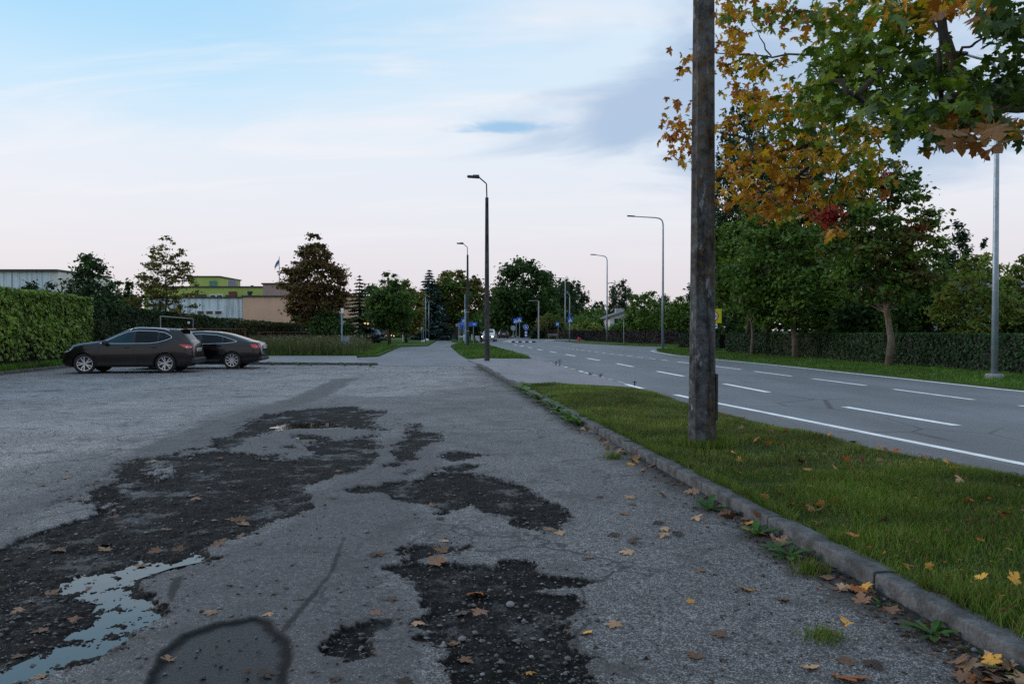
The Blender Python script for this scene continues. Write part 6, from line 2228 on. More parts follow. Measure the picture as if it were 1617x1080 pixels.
def build_cars():
    a = math.atan2(0.13, 1.0)
    ax = Vector((math.cos(a), math.sin(a), 0))          # towards the middle of the lot
    nrm = Vector((-ax.y, ax.x, 0))                       # away from the camera
    fw = Vector((PX(134, 26.05), 26.05, 0))
    c = fw + ax * 1.375 + nrm * 0.77
    make_car('parked_car', 'dark brown crossover with chrome window trim and roof rails parked nose to the hedge', SUV, 'paint_brown', (c.x, c.y, 0.0), math.pi + a, 'suv', steer=R(14))
    rw = Vector((PX(367, 29.2), 29.2, 0))
    c = rw - ax * 1.36 + nrm * 0.79
    make_car('parked_car', 'black fastback saloon parked behind the brown crossover', SEDAN, 'paint_black', (c.x, c.y, 0.0), math.pi + a, 'sedan')
    # far cars
    p = P(770, 539, 98)
    make_car('oncoming_car', 'light car with its headlights on coming along the road behind the grey pole', SUV, 'paint_silver', (p.x + 0.2, 98, 0.0), -math.pi / 2 - 0.08, 'suv', detail=False, lights_on=True)
    make_car('driving_car', 'dark hatchback driving away with red tail lights', SUV, 'paint_brown', (PX(795, 136), 136, 0.0), math.pi / 2 + 0.04, 'suv', detail=False)
    make_car('parked_car', 'pale blue car half hidden by the chestnut stems at the beige wall', SEDAN, 'paint_silver', (PX(497, 80), 80, 0.1), math.pi + 0.05, 'sedan', detail=False)
    make_car('parked_car', 'blue-grey car with red tail lights parked by the glazed entrance', SUV, 'paint_blue_grey', (PX(570, 80), 82, 0.1), math.pi - 0.15, 'suv', detail=False)
    # far van seen from behind
    Y = 190
    r = empty('delivery_van', (PX(779, Y), Y, 0), R(-3), label='white delivery van far down the road seen from behind', cat='van')
    MB().box((0, 2.4, 1.35), (2.0, 4.6, 2.0), bevel=0.15).build('body', M['wall_white'], r, smooth=True)
    MB().box((0, 5.2, 0.95), (1.9, 1.2, 1.1), bevel=0.15).build('bonnet', M['wall_white'], r, smooth=True)
    MB().box((0, 0.09, 1.75), (1.5, 0.04, 0.7)).build('rear_window', M['window_glass'], r)
    MB().box((0, 0.10, 0.45), (1.95, 0.25, 0.3), bevel=0.04).build('bumper', M['black_plastic'], r)
    for sg in (-1, 1):
        MB().box((sg * 0.93, 0.085, 1.25), (0.16, 0.06, 0.55)).build('tail_light', M['tail_red'], r)
        for yy in (1.0, 4.4):
            MB().lathe([(0.02, -.12), (.34, -.12), (.36, 0), (.34, .12), (.02, .12)], 16, 'X', (sg * 0.85, yy, 0.36)).build('wheel', M['tyre_rubber'], r, smooth=True)


build_cars()


# ------------------------------------------------------------------ poles and lamps
def octagon_pole(parent, h, d0, d1, mat, seed=1, ph=0.32):
    g = np.random.default_rng(seed)
    mb = MB()
    n = 24
    zs = [-0.4 + (h + 0.4) * (i / n) for i in range(n + 1)]
    prof = d1 if hasattr(d1, '__len__') else [(0, d0), (h, d1)]
    mb.tube([(0, 0, z) for z in zs], [float(np.interp(z, [p[0] for p in prof], [p[1] for p in prof])) / 2 * 0.985 for z in zs], 8, ph=ph)
    return mb.build('pole', M[mat], parent)


def build_poles():
    b = G(1108.6, 709, 0.09)
    r = empty('concrete_pole', (b.x, b.y, 0.09), 0, label='thick octagonal concrete pole spotted with orange lichen on the grass strip', cat='pole')
    octagon_pole(r, 9.0, 0.350, [(0, .352), (0.9, .322), (2.0, .304), (5.7, .254), (9, .20)], 'pole_concrete', ph=0.06)
    MB().box((0.156, -0.04, 0.62), (0.03, 0.05, 0.55), bevel=0.005).build('cable_cover', M['dark_metal'], r)
    MB().tube([(0, 0, 8.9), (0, 0, 9.5), (-0.25, -0.05, 9.9), (-0.7, -0.1, 10.05)], [0.045, 0.04, 0.035, 0.035], 8).build('arm', M['dark_metal'], r, smooth='all')
    MB().box((-1.0, -0.15, 10.05), (0.65, 0.24, 0.14), bevel=0.04).build('lamp_head', M['dark_metal'], r)

    # two dark concrete lamp poles beside the path
    for (px, py, top, labl, bands) in ((769, 569.5, 315, 'tall dark concrete lamp pole at the corner of the slab', ()), (738.5, 547.5, 404, 'second concrete lamp pole with two white bands beside the blue direction sign', (2.9, 1.3))):
        b = G(px, py, 0.08)
        r = empty('lamp_pole', (b.x, b.y, 0.08), 0, label=labl, cat='lamp pole')
        h = HZ(top, b.y)
        octagon_pole(r, h, 0.26, 0.155, 'pole_plain', ph=0.2)
        MB().tube([(0, 0, h - 0.05), (-0.02, 0, h + 0.62), (-0.05, 0, h + 0.66), (-0.33, 0, h + 0.90), (-0.36, 0, h + 0.91)], 0.03, 7).build('arm', M['dark_metal'], r, smooth='all')
        hd = MB().box((-0.62, 0, h + 0.95), (0.58, 0.20, 0.11), ry=0.06, bevel=0.03).build('lamp_head', M['dark_metal'], r)
        MB().box((-0.50, 0, h + 1.015), (0.30, 0.16, 0.05), bevel=0.015).build('lamp_cover', M['lamp_lens'], hd)
        for z in bands:
            MB().lathe([(0.125, z), (0.133, z), (0.133, z + .06), (0.125, z + .06)], 8).build('band', M['marking_worn'], r)

    # galvanised street lamps on the right
    def street_lamp(px, py, Y, top, arm, labl, base=True, r0=0.10, group=None, rise=0.10):
        x = PX(px, Y)
        r = empty('street_lamp', (x, Y, 0.05), 0, label=labl, cat='street lamp', group=group)
        h = HZ(top, Y) - 0.05
        MB().tube([(0, 0, -0.1), (0, 0, h * 0.35), (0, 0, h - 0.9), (0, 0, h - 0.55)], [r0, r0 * 0.86, r0 * 0.62, r0 * 0.58], 12).build('post', M['galvanised'], r, smooth='all')
        pts = [(0, 0, h - 0.6), (-0.03, 0, h - 0.36), (-0.12, 0, h - 0.17), (-0.30, 0, h - 0.06), (-0.6, 0, h), (-arm + 0.55, 0, h + rise)]
        MB().tube(pts, [r0 * 0.5] * 4 + [r0 * .42, r0 * .36], 8).build('arm', M['galvanised'], r, smooth='all')
        MB().box((-arm + 0.28, 0, h + rise + 0.03), (0.62, 0.22, 0.10), ry=0.05, bevel=0.03).build('lamp_head', M['dark_metal'], r)
        if base:
            MB().lathe([(0.001, 0.16), (0.22, 0.15), (0.25, 0.10), (0.26, -0.1)], 16).build('footing', M['footing_concrete'], r)
        return r
    b = G(1570, 598, 0.05)
    street_lamp(1571, 598, b.y, 92, 1.5, 'near galvanised street lamp on a concrete footing before the clipped hedge', r0=0.095)
    street_lamp(1046.5, 549, 62, 344, 2.9, 'tall street lamp with long curved arm at the side opening', base=False, r0=0.11)
    street_lamp(958.5, 541, 88, 404, 1.9, 'street lamp with shorter arm in front of the purple hedge and house', base=False, r0=0.11)
    street_lamp(892.5, 530, 128, 439, 2.2, 'thin far street lamp with flat level arm behind the pedestrian sign post', base=False, r0=0.11, rise=0.0)
    # lamp with the pedestrian signs on its post
    r = street_lamp(899.5, 539, 96, 462, 0.75, 'low lamp post carrying the blue pedestrian crossing sign on the right', base=False, r0=0.075)
    MB().box((-0.42, 0, HZ(462, 96) + 0.0), (0.45, 0.22, 0.16), bevel=0.05).build('lamp_cover', M['sign_back'], r)
    sign_square(r, 0.06, -0.12, HZ(505.5, 96) - 0.05, 0.62, True)
    sign_disc(r, -0.02, -0.10, HZ(497.5, 96) - 0.05, 0.17, 'sign_blue', None)
    # pale concrete pole with a flat arm
    Y = 118
    x = PX(850.5, Y)
    r = empty('street_lamp', (x, Y, 0), 0, label='pale slim street pole with a flat arm before the dark wood', cat='street lamp')
    h = HZ(475, Y)
    MB().tube([(0, 0, -.1), (0, 0, h)], [0.12, 0.09], 8).build('post', M['wall_grey'], r)
    MB().tube([(0, 0, h - .05), (-0.4, 0, h + 0.03), (-1.1, 0, h)], 0.04, 6).build('arm', M['wall_grey'], r)
    MB().box((-1.35, 0, h), (0.5, 0.2, 0.1), bevel=0.03).build('lamp_head', M['sign_back'], r)
    # slim path lamps in a row
    for k, (px, Y, top) in enumerate(((672, 82, 466), (677.2, 104, 475), (681.3, 118, 480))):
        x = PX(px, Y)
        r = empty('path_lamp', (x, Y, 0.1), 0, label='slim metal path lamp beside the blue spruce, ' + ('the single-armed one next to the no-entry sign', 'the middle one of the three', 'the last of the three down the path')[k], cat='path lamp', group='slim lamps along the footpath')
        h = HZ(top, Y) - 0.1
        MB().tube([(0, 0, -.1), (0, 0, h * .6), (0, 0, h - 0.12)], [0.06, 0.05, 0.035], 8).build('post', M['galvanised'], r, smooth='all')
        for sg in ((1,) if k == 0 else (-1, 1)):
            MB().tube([(0, 0, h - 0.2), (sg * 0.16, 0, h - 0.03), (sg * 0.34, 0, h + .02)], 0.022, 5).build('arm', M['galvanised'], r)
            MB().box((sg * 0.42, 0, h + 0.02), (0.34, 0.15, 0.07), bevel=0.02).build('lamp_head', M['dark_metal'], r)
    # flag-less white pole among the lawn trees
    Y = 92
    r = empty('white_pole', (PX(636, Y), Y, 0.1), 0, label='thin white pole among the lawn trees', cat='pole')
    MB().tube([(0, 0, -.1), (0, 0, HZ(460, Y))], [0.05, 0.035], 7).build('mast', M['plate_white'], r)
    MB().lathe([(0.001, .06), (.06, .04), (.06, 0), (.03, -.02)], 8, 'Z', (0, 0, HZ(460, Y))).build('cap', M['plate_white'], r)
    # light blue column beside the second concrete pole
    Y = 72
    r = empty('blue_column', (PX(734.8, Y), Y, 0.07), 0, label='light blue metal column beside the second concrete lamp pole', cat='post')
    h = HZ(491, Y)
    MB().tube([(0, 0, -.1), (0, 0, h)], [0.085, 0.075], 10).build('sleeve', M['post_blue'], r, smooth=True)
    MB().tube([(-0.03, 0, h), (-0.03, 0, HZ(466, Y))], [0.035, 0.03], 7).build('mast', M['post_blue'], r)
    MB().box((0.06, 0, h + 0.05), (0.10, 0.08, 0.08)).build('bracket', M['post_blue'], r)


def sign_square(parent, x, y, z, s, ped=True, back=False):
    """blue square with a white triangle and a walking figure (pedestrian crossing)"""
    pl = MB().box((x, y, z), (s, 0.03, s), bevel=0.008).build('sign_panel', M['sign_blue' if not back else 'sign_back'], parent)
    if ped and not back:
        k = s * 0.40
        MB().add([(x - k, y - .019, z - k * .8), (x + k, y - .019, z - k * .8), (x, y - .019, z + k * .85)], [(0, 1, 2)]).build('triangle', M['sign_white'], pl)
        f = MB()
        f.tube([(x, y - .021, z + k * .18), (x - k * .02, y - .021, z - k * .25)], k * .10, 6)
        f.tube([(x, y - .021, z - k * .25), (x + k * .22, y - .021, z - k * .66)], k * .07, 5)
        f.tube([(x, y - .021, z - k * .25), (x - k * .26, y - .021, z - k * .64)], k * .07, 5)
        f.tube([(x, y - .021, z + k * .1), (x + k * .26, y - .021, z - k * .16)], k * .05, 5)
        f.tube([(x, y - .021, z + k * .1), (x - k * .22, y - .021, z - k * .2)], k * .05, 5)
        f.lathe([(0.001, -.012), (k * .12, -.010), (k * .12, .01)], 10, 'Y', (x, y - .02, z + k * .34))
        f.build('figure', M['sign_black'], pl)
    return pl


def sign_disc(parent, x, y, z, r, col, border, bw=0.14):
    d = MB().lathe([(0.001, -.012), (r, -.012), (r * 1.01, 0), (r, .012), (0.001, .012)], 28, 'Y', (x, y, z)).build('sign_disc', M[col], parent)
    if border:
        MB().lathe([(r * (1 - bw), -.016), (r, -.016)], 28, 'Y', (x, y, z)).build('border', M[border], d)
    return d


def text_mesh(body, size, mat, parent, loc):
    cu = bpy.data.curves.new('lettering', 'FONT')
    cu.body = body
    cu.size = size
    cu.align_x = 'CENTER'
    cu.align_y = 'CENTER'
    tmp = bpy.data.objects.new('lettering_curve', cu)
    COL.objects.link(tmp)
    dg = bpy.context.evaluated_depsgraph_get()
    dg.update()
    me = bpy.data.meshes.new_from_object(tmp.evaluated_get(dg))
    bpy.data.objects.remove(tmp)
    o = link('lettering', me, M[mat], parent)
    me.materials.clear()
    me.materials.append(M[mat])
    o.rotation_euler = (math.pi / 2, 0, 0)
    o.location = loc
    return o


def arrow(parent, x, y, z, L, ang, mat='sign_white', w=0.18):
    c, s = math.cos(ang), math.sin(ang)
    pts = [(-.5, -w / 2), (.1, -w / 2), (.1, -.26), (.5, 0), (.1, .26), (.1, w / 2), (-.5, w / 2)]
    q = [(x + L * (a * c - b * s), y, z + L * (a * s + b * c)) for a, b in pts]
    return MB().add(q, [(0, 1, 5, 6), (1, 2, 3), (1, 3, 5), (3, 4, 5)]).build('arrow', M[mat], parent)


def build_signs():
    # yellow board with round limit sign, half hidden by the lichened pole
    Y = 40.5
    r = empty('limit_sign', (PX(1125, Y), Y, 0.05), 0, label='yellow board with red-ringed width limit sign and small arrow plate beside the lichened pole', cat='road sign')
    hz = HZ(499, Y) - .05
    MB().tube([(0, 0.05, -.1), (0, 0.05, hz + .4)], 0.03, 8).build('post', M['galvanised'], r)
    b = MB().box((0, 0, hz), (0.98, 0.03, 0.76), bevel=0.01).build('board', M['sign_yellow'], r)
    sign_disc(r, 0.02, -0.03, hz, 0.29, 'sign_white', 'sign_red', 0.15)
    text_mesh('m', 0.26, 'sign_black', b, (0.135, -0.052, hz + 0.01))
    p = MB().box((0.02, 0, hz - 0.54), (0.50, 0.03, 0.25), bevel=0.008).build('arrow_plate', M['sign_white'], r)
    arrow(p, 0.13, -0.018, hz - 0.54, 0.2, 0, 'sign_black', 0.14)
    # signs on the traffic island
    Y = 90
    isl = empty('traffic_island', (PX(822, Y), Y, 0), 0, label='narrow traffic island with black and white kerb blocks', cat='traffic island')
    MB().prism([(-1.4, -0.15), (1.75, -0.15), (1.9, 0.4), (1.75, 6.0), (-1.4, 6.0), (-1.55, 0.4)], -0.05, 0.10).build('slab', M['slab_asphalt'], isl)
    xs = np.linspace(-1.45, 1.75, 9)
    for i in range(8):
        MB().box(((xs[i] + xs[i + 1]) / 2, -0.22, 0.08), (xs[i + 1] - xs[i] - .01, 0.14, 0.17), bevel=0.02).build('kerb_block', M['sign_white' if i % 2 == 0 else 'sign_black'], isl)
    o = isl.location

    def post(px, top, Yp, lab, mat='galvanised', name='road_sign'):
        rr = empty(name, (PX(px, Yp), Yp, 0.1), 0, label=lab, cat='road sign')
        MB().tube([(0, 0.04, -.05), (0, 0.04, HZ(top, Yp) - .1)], 0.035, 8).build('post', M[mat], rr)
        return rr
    rr = post(810.5, 514, 91.5, 'round road sign on the traffic island showing its grey back')
    sign_disc(rr, -0.02, 0.0, HZ(518, 91.5) - .1, 0.30, 'sign_back', None)
    rr = post(815, 503, 93.5, 'pedestrian crossing sign on the traffic island half covered by the other one')
    sign_square(rr, -0.05, -.02, HZ(507, 93.5) - .1, 0.62)
    rr = post(820.5, 502, 91, 'pedestrian crossing sign on the traffic island with the fully visible blue panel')
    sign_square(rr, -0.03, -.02, HZ(505.3, 91) - .1, 0.62)
    rr = post(830.5, 515, 91, 'round blue keep-right sign over a blue and white striped plate on the traffic island')
    dsc = sign_disc(rr, 0, -.02, HZ(516.5, 91) - .1, 0.31, 'sign_blue', 'sign_white', 0.06)
    arrow(dsc, 0, -.040, HZ(516.5, 91) - .1, 0.36, R(-45))
    z1 = HZ(521.8, 91) - .1
    for i in range(5):
        MB().box((0, -.02, z1 - 0.085 - i * 0.165), (0.26, 0.03, 0.165)).build('stripe_plate', M['sign_blue' if i % 2 == 0 else 'sign_white'], rr)
    # blue direction sign
    Y = 84
    rr = empty('direction_sign', (PX(737, Y), Y, 0.05), 0, label='long blue direction sign with white arrow on two posts beside the path', cat='road sign')
    z = HZ(512, Y) - .05
    for px in (725.0, 747.5):
        MB().tube([(PX(px, Y) - PX(737, Y), 0.05, -.1), (PX(px, Y) - PX(737, Y), 0.05, z + .2)], 0.035, 7).build('post', M['galvanised'], rr)
    pnl = MB().box((PX(739.5, Y) - PX(737, Y), 0, z), (PX(753.5, Y) - PX(725.5, Y), 0.04, 0.46), bevel=0.012).build('panel', M['sign_blue'], rr)
    arrow(pnl, PX(749, Y) - PX(737, Y), -0.024, z, 0.34, 0)
    # unreadable white lettering: small strokes
    for k in range(9):
        w = (0.05, 0.04, 0.06, 0.05, 0.03, 0.05, 0.04, 0.06, 0.05)[k]
        MB().box((PX(727.5, Y) - PX(737, Y) + k * 0.075, -0.023, z + 0.02 + 0.012 * ((k * 7) % 3 - 1)), (w, 0.004, 0.10 + 0.02 * ((k * 5) % 3))).build('lettering', M['marking_worn'], pnl)
    rr = empty('road_sign', (PX(731.5, 96), 96, 0.05), 0, label='pedestrian crossing sign rising over the blue direction sign', cat='road sign')
    MB().tube([(0, 0.04, -.1), (0, 0.04, HZ(505, 96) - .05)], 0.035, 7).build('post', M['galvanised'], rr)
    sign_square(rr, 0.05, -.02, HZ(507, 96) - .05, 0.62)
    rr = empty('road_sign', (PX(727.6, 88), 88, 0.05), 0, label='small blue plate on a slim post below the direction sign', cat='road sign')
    MB().tube([(0, 0.04, -.1), (0, 0.04, HZ(516, 88) - .05)], 0.03, 7).build('post', M['galvanised'], rr)
    MB().box((0, 0, HZ(518, 88) - .05), (0.34, 0.03, 0.34), bevel=0.01).build('panel', M['sign_blue'], rr)
    rr = empty('road_sign', (PX(724.3, 84.4), 84.4, 0.05), 0, label='grey back of a road sign beside the left post of the direction sign', cat='road sign')
    MB().tube([(0, 0.04, -.1), (0, 0.04, HZ(509, 84.4) - .05)], 0.035, 7).build('post', M['sign_back'], rr)
    MB().box((-0.17, 0.09, HZ(513.5, 84.4) - .05), (0.34, 0.03, 0.32), bevel=0.01).build('panel', M['sign_back'], rr)
    for k, (px, Yp) in enumerate(((732.5, 100), (745.2, 104))):
        rr = empty('delineator', (PX(px, Yp), Yp, 0), 0, label='white marker post with black cap beside the road, ' + ('left of the grey lamp pole', 'right of the grey lamp pole')[k], cat='marker post')
        MB().box((0, 0, 0.45), (0.12, 0.06, 0.9), bevel=0.02).build('post', M['sign_white'], rr)
        MB().box((0, 0, 0.98), (0.13, 0.07, 0.18), ry=0.2, bevel=0.02).build('cap', M['sign_black'], rr)
    # red-white sign with plates beside the path lamps
    Y = 88
    rr = empty('no_entry_sign', (PX(666, Y), Y, 0.1), 0, label='small round red sign with white plates below beside the path lamps', cat='road sign')
    MB().tube([(0.0, 0.04, -.1), (0.0, 0.04, HZ(509, Y) - .1)], 0.03, 7).build('post', M['galvanised'], rr)
    d = sign_disc(rr, 0, -.01, HZ(511.5, Y) - .1, 0.24, 'sign_red', None)
    MB().box((0, -.03, HZ(511.5, Y) - .1), (0.3, 0.01, 0.08)).build('bar', M['sign_white'], d)
    for k in range(2):
        MB().box((0, -.01, HZ(517.5 + 3.6 * k, Y) - .1), (0.2, 0.03, 0.22), bevel=0.006).build('plate', M['sign_white'], rr)
    rr = empty('road_sign', (PX(668.6, 90), 90, 0.1), 0, label='plain grey post right beside the small red sign', cat='post')
    MB().tube([(0, 0, -.1), (0, 0, HZ(504, 90))], 0.04, 7).build('post', M['galvanised'], rr)
    MB().lathe([(0.001, .03), (.045, .02), (.045, -.03)], 8, 'Z', (0, 0, HZ(504, 90))).build('cap', M['dark_metal'], rr)
    # bus stop sign and bench
    Y = 116
    rr = empty('bus_stop_sign', (PX(881.5, Y), Y, 0.1), 0, label='blue bus stop sign with white bus symbol before the purple hedge', cat='bus stop')
    MB().tube([(0, 0.05, -.1), (0, 0.05, HZ(509, Y))], 0.04, 7).build('post', M['bench_wood'], rr)
    p = MB().box((-0.12, 0, HZ(512, Y) - .1), (0.52, 0.04, 0.68), bevel=0.01).build('panel', M['sign_blue'], rr)
    MB().box((-0.12, -.024, HZ(511.7, Y) - .1), (0.34, 0.006, 0.26), bevel=0.002).build('bus_symbol', M['sign_white'], p)
    MB().box((-0.12, -.028, HZ(511.4, Y) - .1), (0.28, 0.004, 0.07)).build('bus_window', M['sign_blue'], p)
    rr = empty('bench', (PX(873, 114), 114, 0.1), 0, label='pale bench at the bus stop before the dark hedge', cat='bench')
    for k in range(3):
        MB().box((0, k * 0.13, 0.45), (1.5, 0.10, 0.04)).build('seat_slat', M['footing_concrete'], rr)
    for k in range(2):
        MB().box((0, 0.42, 0.62 + k * 0.16), (1.5, 0.04, 0.10), rx=-0.1).build('back_slat', M['bench_wood'], rr)
    for sg in (-1, 1):
        MB().box((sg * .6, 0.15, 0.22), (0.08, 0.36, 0.44)).build('leg', M['bench_wood'], rr)
    # short row of white and grey edge blocks at the bus bay
    for k in range(7):
        MB().box((PX(862 + k * 2.2, 106), 106, 0.07), (0.15, 0.12, 0.14), bevel=0.02).build('kerb_block', M['sign_white'])
        ob = bpy.data.objects[-1] if False else COL.objects[-1]
        tag(ob, 'small white block along the kerb of the far bus bay', 'kerb block', 'white blocks at the bus bay kerb')
    # red hydrant-like bin and slim post in the far grass
    Y = 98
    for k, (px, h) in enumerate(((913.6, 0.52), (916.2, 0.40))):
        rr = empty('red_can', (PX(px, Y), Y, 0.05), 0, label=('taller bright red can standing in the grass before the purple hedge', 'shorter pink-red can leaning beside the taller one')[k], cat='can')
        MB().lathe([(0.001, 0), (.10, 0), (.11, .05), (.11, h - .12), (.07, h - .03), (.05, h), (0.001, h)], 14).build('can', M['red_plastic'], rr, smooth=True)
        MB().tube([(-.06, 0, h - .02), (0, 0, h + .06), (.06, 0, h - .02)], 0.012, 5).build('handle', M['red_plastic'], rr)
    Y = 84
    rr = empty('slim_post', (PX(985, Y), Y, 0.05), 0, label='slim blue-grey post without a sign in the grass before the purple hedge', cat='post')
    MB().tube([(0, 0, -.1), (0, 0, HZ(504, Y))], 0.04, 8).build('post', M['galvanised'], rr)
    MB().lathe([(0.001, .03), (.045, .02), (.045, -.03)], 8, 'Z', (0, 0, HZ(504, Y))).build('cap', M['dark_metal'], rr)
    # white garden gate posts behind the purple hedge
    for k, (px, w, top) in enumerate(((996.5, 0.30, 518), (1015, 0.42, 513), (1026, 0.16, 519))):
        Y = 104
        h = HZ(top, Y)
        rr = empty('gate_post', (PX(px, Y), Y, 0), 0, label=('low white gate post left of the stepped one behind the purple hedge', 'stepped white gate pillar behind the purple hedge', 'narrow white post right of the stepped gate pillar')[k], cat='gate post')
        MB().box((0, 0, h / 2), (w, 0.3, h), bevel=0.02).build('pillar', M['wall_white'], rr)
        MB().box((-0.06 if k == 1 else 0, 0, h + .03), (w + .12, .38, .08), bevel=0.02).build('cap', M['wall_white'], rr)


build_poles()
build_signs()


# ------------------------------------------------------------------ fences, cabinet, wire
def build_fences():
    def fx(Y):
        return hx(Y) + 0.85
    r = empty('rusty_fence', (fx(40.5), 40.5, 0), 0, label='rusty brown metal fence with thin posts in front of the low hedge', cat='fence')
    o = r.location
    ys = list(np.arange(40.5, 54, 2.2)) + list(np.arange(54, 78, 2.0))
    for i, y in enumerate(ys):
        h = 1.62 if y < 53.5 else 1.38
        MB().box((fx(y) - o.x, y - o.y, h / 2), (0.07, 0.07, h), rz=0.1).build('post', M['rust'], r)
        if i + 1 < len(ys) and not (y < 53.5 <= ys[i + 1]):
            y2 = ys[i + 1]
            for zz in (h - 0.05, 0.35):
                MB().tube([(fx(y) - o.x, y - o.y, zz), (fx(y2) - o.x, y2 - o.y, zz)], 0.022, 5).build('rail', M['rust'], r)
            n = 7
            m = MB()
            for k in range(1, n):
                yy = y + (y2 - y) * k / n
                m.tube([(fx(yy) - o.x, yy - o.y, 0.3), (fx(yy) - o.x, yy - o.y, h - .05)], 0.006, 4, cap=False)
            pp = m.build('mesh_wires', M['rust'], r)
            pp['kind'] = 'stuff'
    # grey tubular frame
    Y0, Y1 = 37.2, 43.0
    x0, x1 = PX(253.5, Y0), PX(305, Y1)
    r = empty('metal_frame', (x0, Y0, 0), 0, label='grey tubular metal frame with a small white tag before the dark hedge', cat='frame')
    dx, dy = x1 - x0, Y1 - Y0
    h0, h1 = HZ(499.5, Y0), HZ(503.5, Y1)
    MB().tube([(0, 0, -.1), (0, 0, h0)], 0.03, 7).build('post', M['grey_metal'], r)
    MB().tube([(dx, dy, -.1), (dx, dy, h1)], 0.03, 7).build('post', M['grey_metal'], r)
    MB().tube([(0, 0, h0), (dx * .35, dy * .35, h0 * .65 + h1 * .35), (dx, dy, h1)], 0.03, 7).build('top_rail', M['grey_metal'], r)
    MB().box((dx * .86, dy * .86 - .04, h1 - 0.22), (0.12, 0.02, 0.12)).build('tag', M['plate_white'], r)
    # cabinet with a post and white box in the meadow
    b = G(546, 557, 0.1)
    r = empty('utility_cabinet', (b.x, b.y, 0.1), 0, label='grey utility cabinet standing in the meadow weeds', cat='cabinet')
    MB().box((0, 0, 0.45), (0.36, 0.3, 0.98), bevel=0.015).build('body', M['sign_back'], r)
    MB().box((0, 0, 0.97), (0.40, 0.36, 0.06), bevel=0.015).build('lid', M['sign_back'], r)
    MB().box((0, -0.156, 0.48), (0.30, 0.012, 0.78)).build('door', M['galvanised'], r)
    r = empty('meter_post', (b.x - 0.17, b.y - 0.3, 0.1), 0, label='tall slim post with a white box on top beside the utility cabinet', cat='post')
    h = HZ(491, b.y)
    MB().tube([(0, 0, -.1), (0, 0, h)], 0.045, 8).build('post', M['post_blue'], r)
    MB().box((0.04, 0, h - 0.10), (0.14, 0.14, 0.30), bevel=0.02).build('box', M['plate_white'], r)
    # boulders beside the path lamps
    for k, (px, Y, s) in enumerate(((668, 86, .28), (673, 97, .34))):
        g = np.random.default_rng(40 + k)
        bm = bmesh.new()
        bmesh.ops.create_icosphere(bm, subdivisions=2, radius=s)
        for v in bm.verts:
            v.co *= g.uniform(0.85, 1.12)
            v.co.z *= 0.6
        me = bpy.data.meshes.new('boulder')
        bm.to_mesh(me)
        bm.free()
        o2 = link('boulder', me, M['wall_white'])
        o2.location = (PX(px, Y), Y, 0.1 + s * 0.25)
        tag(o2, ('pale boulder at the foot of the small red sign', 'pale boulder behind the first path lamp')[k], 'boulder')
    # small lit garden lamps behind the lawn tree
    for k, (px, py, Y) in enumerate(((610, 529.5, 92), (617.5, 529.6, 100), (622, 530.5, 104))):
        r = empty('garden_lamp', (PX(px, Y), Y, 0.1), 0, label=('brightest small lit lamp left of the lawn tree trunk', 'middle small lit lamp behind the lawn tree trunk', 'faint small lit lamp right of the lawn tree trunk')[k], cat='lamp')
        h = HZ(py, Y) - 0.1
        MB().tube([(0, 0, -.1), (0, 0, h)], 0.03, 6).build('post', M['dark_metal'], r)
        s = (0.10, 0.07, 0.06)[k]
        MB().lathe([(0.001, s), (s * .7, s * .7), (s, 0), (s * .7, -s * .7), (0.001, -s)], 12, 'Z', (0, 0, h)).build('globe', M['lamp_lit'], r, smooth=True)


build_fences()


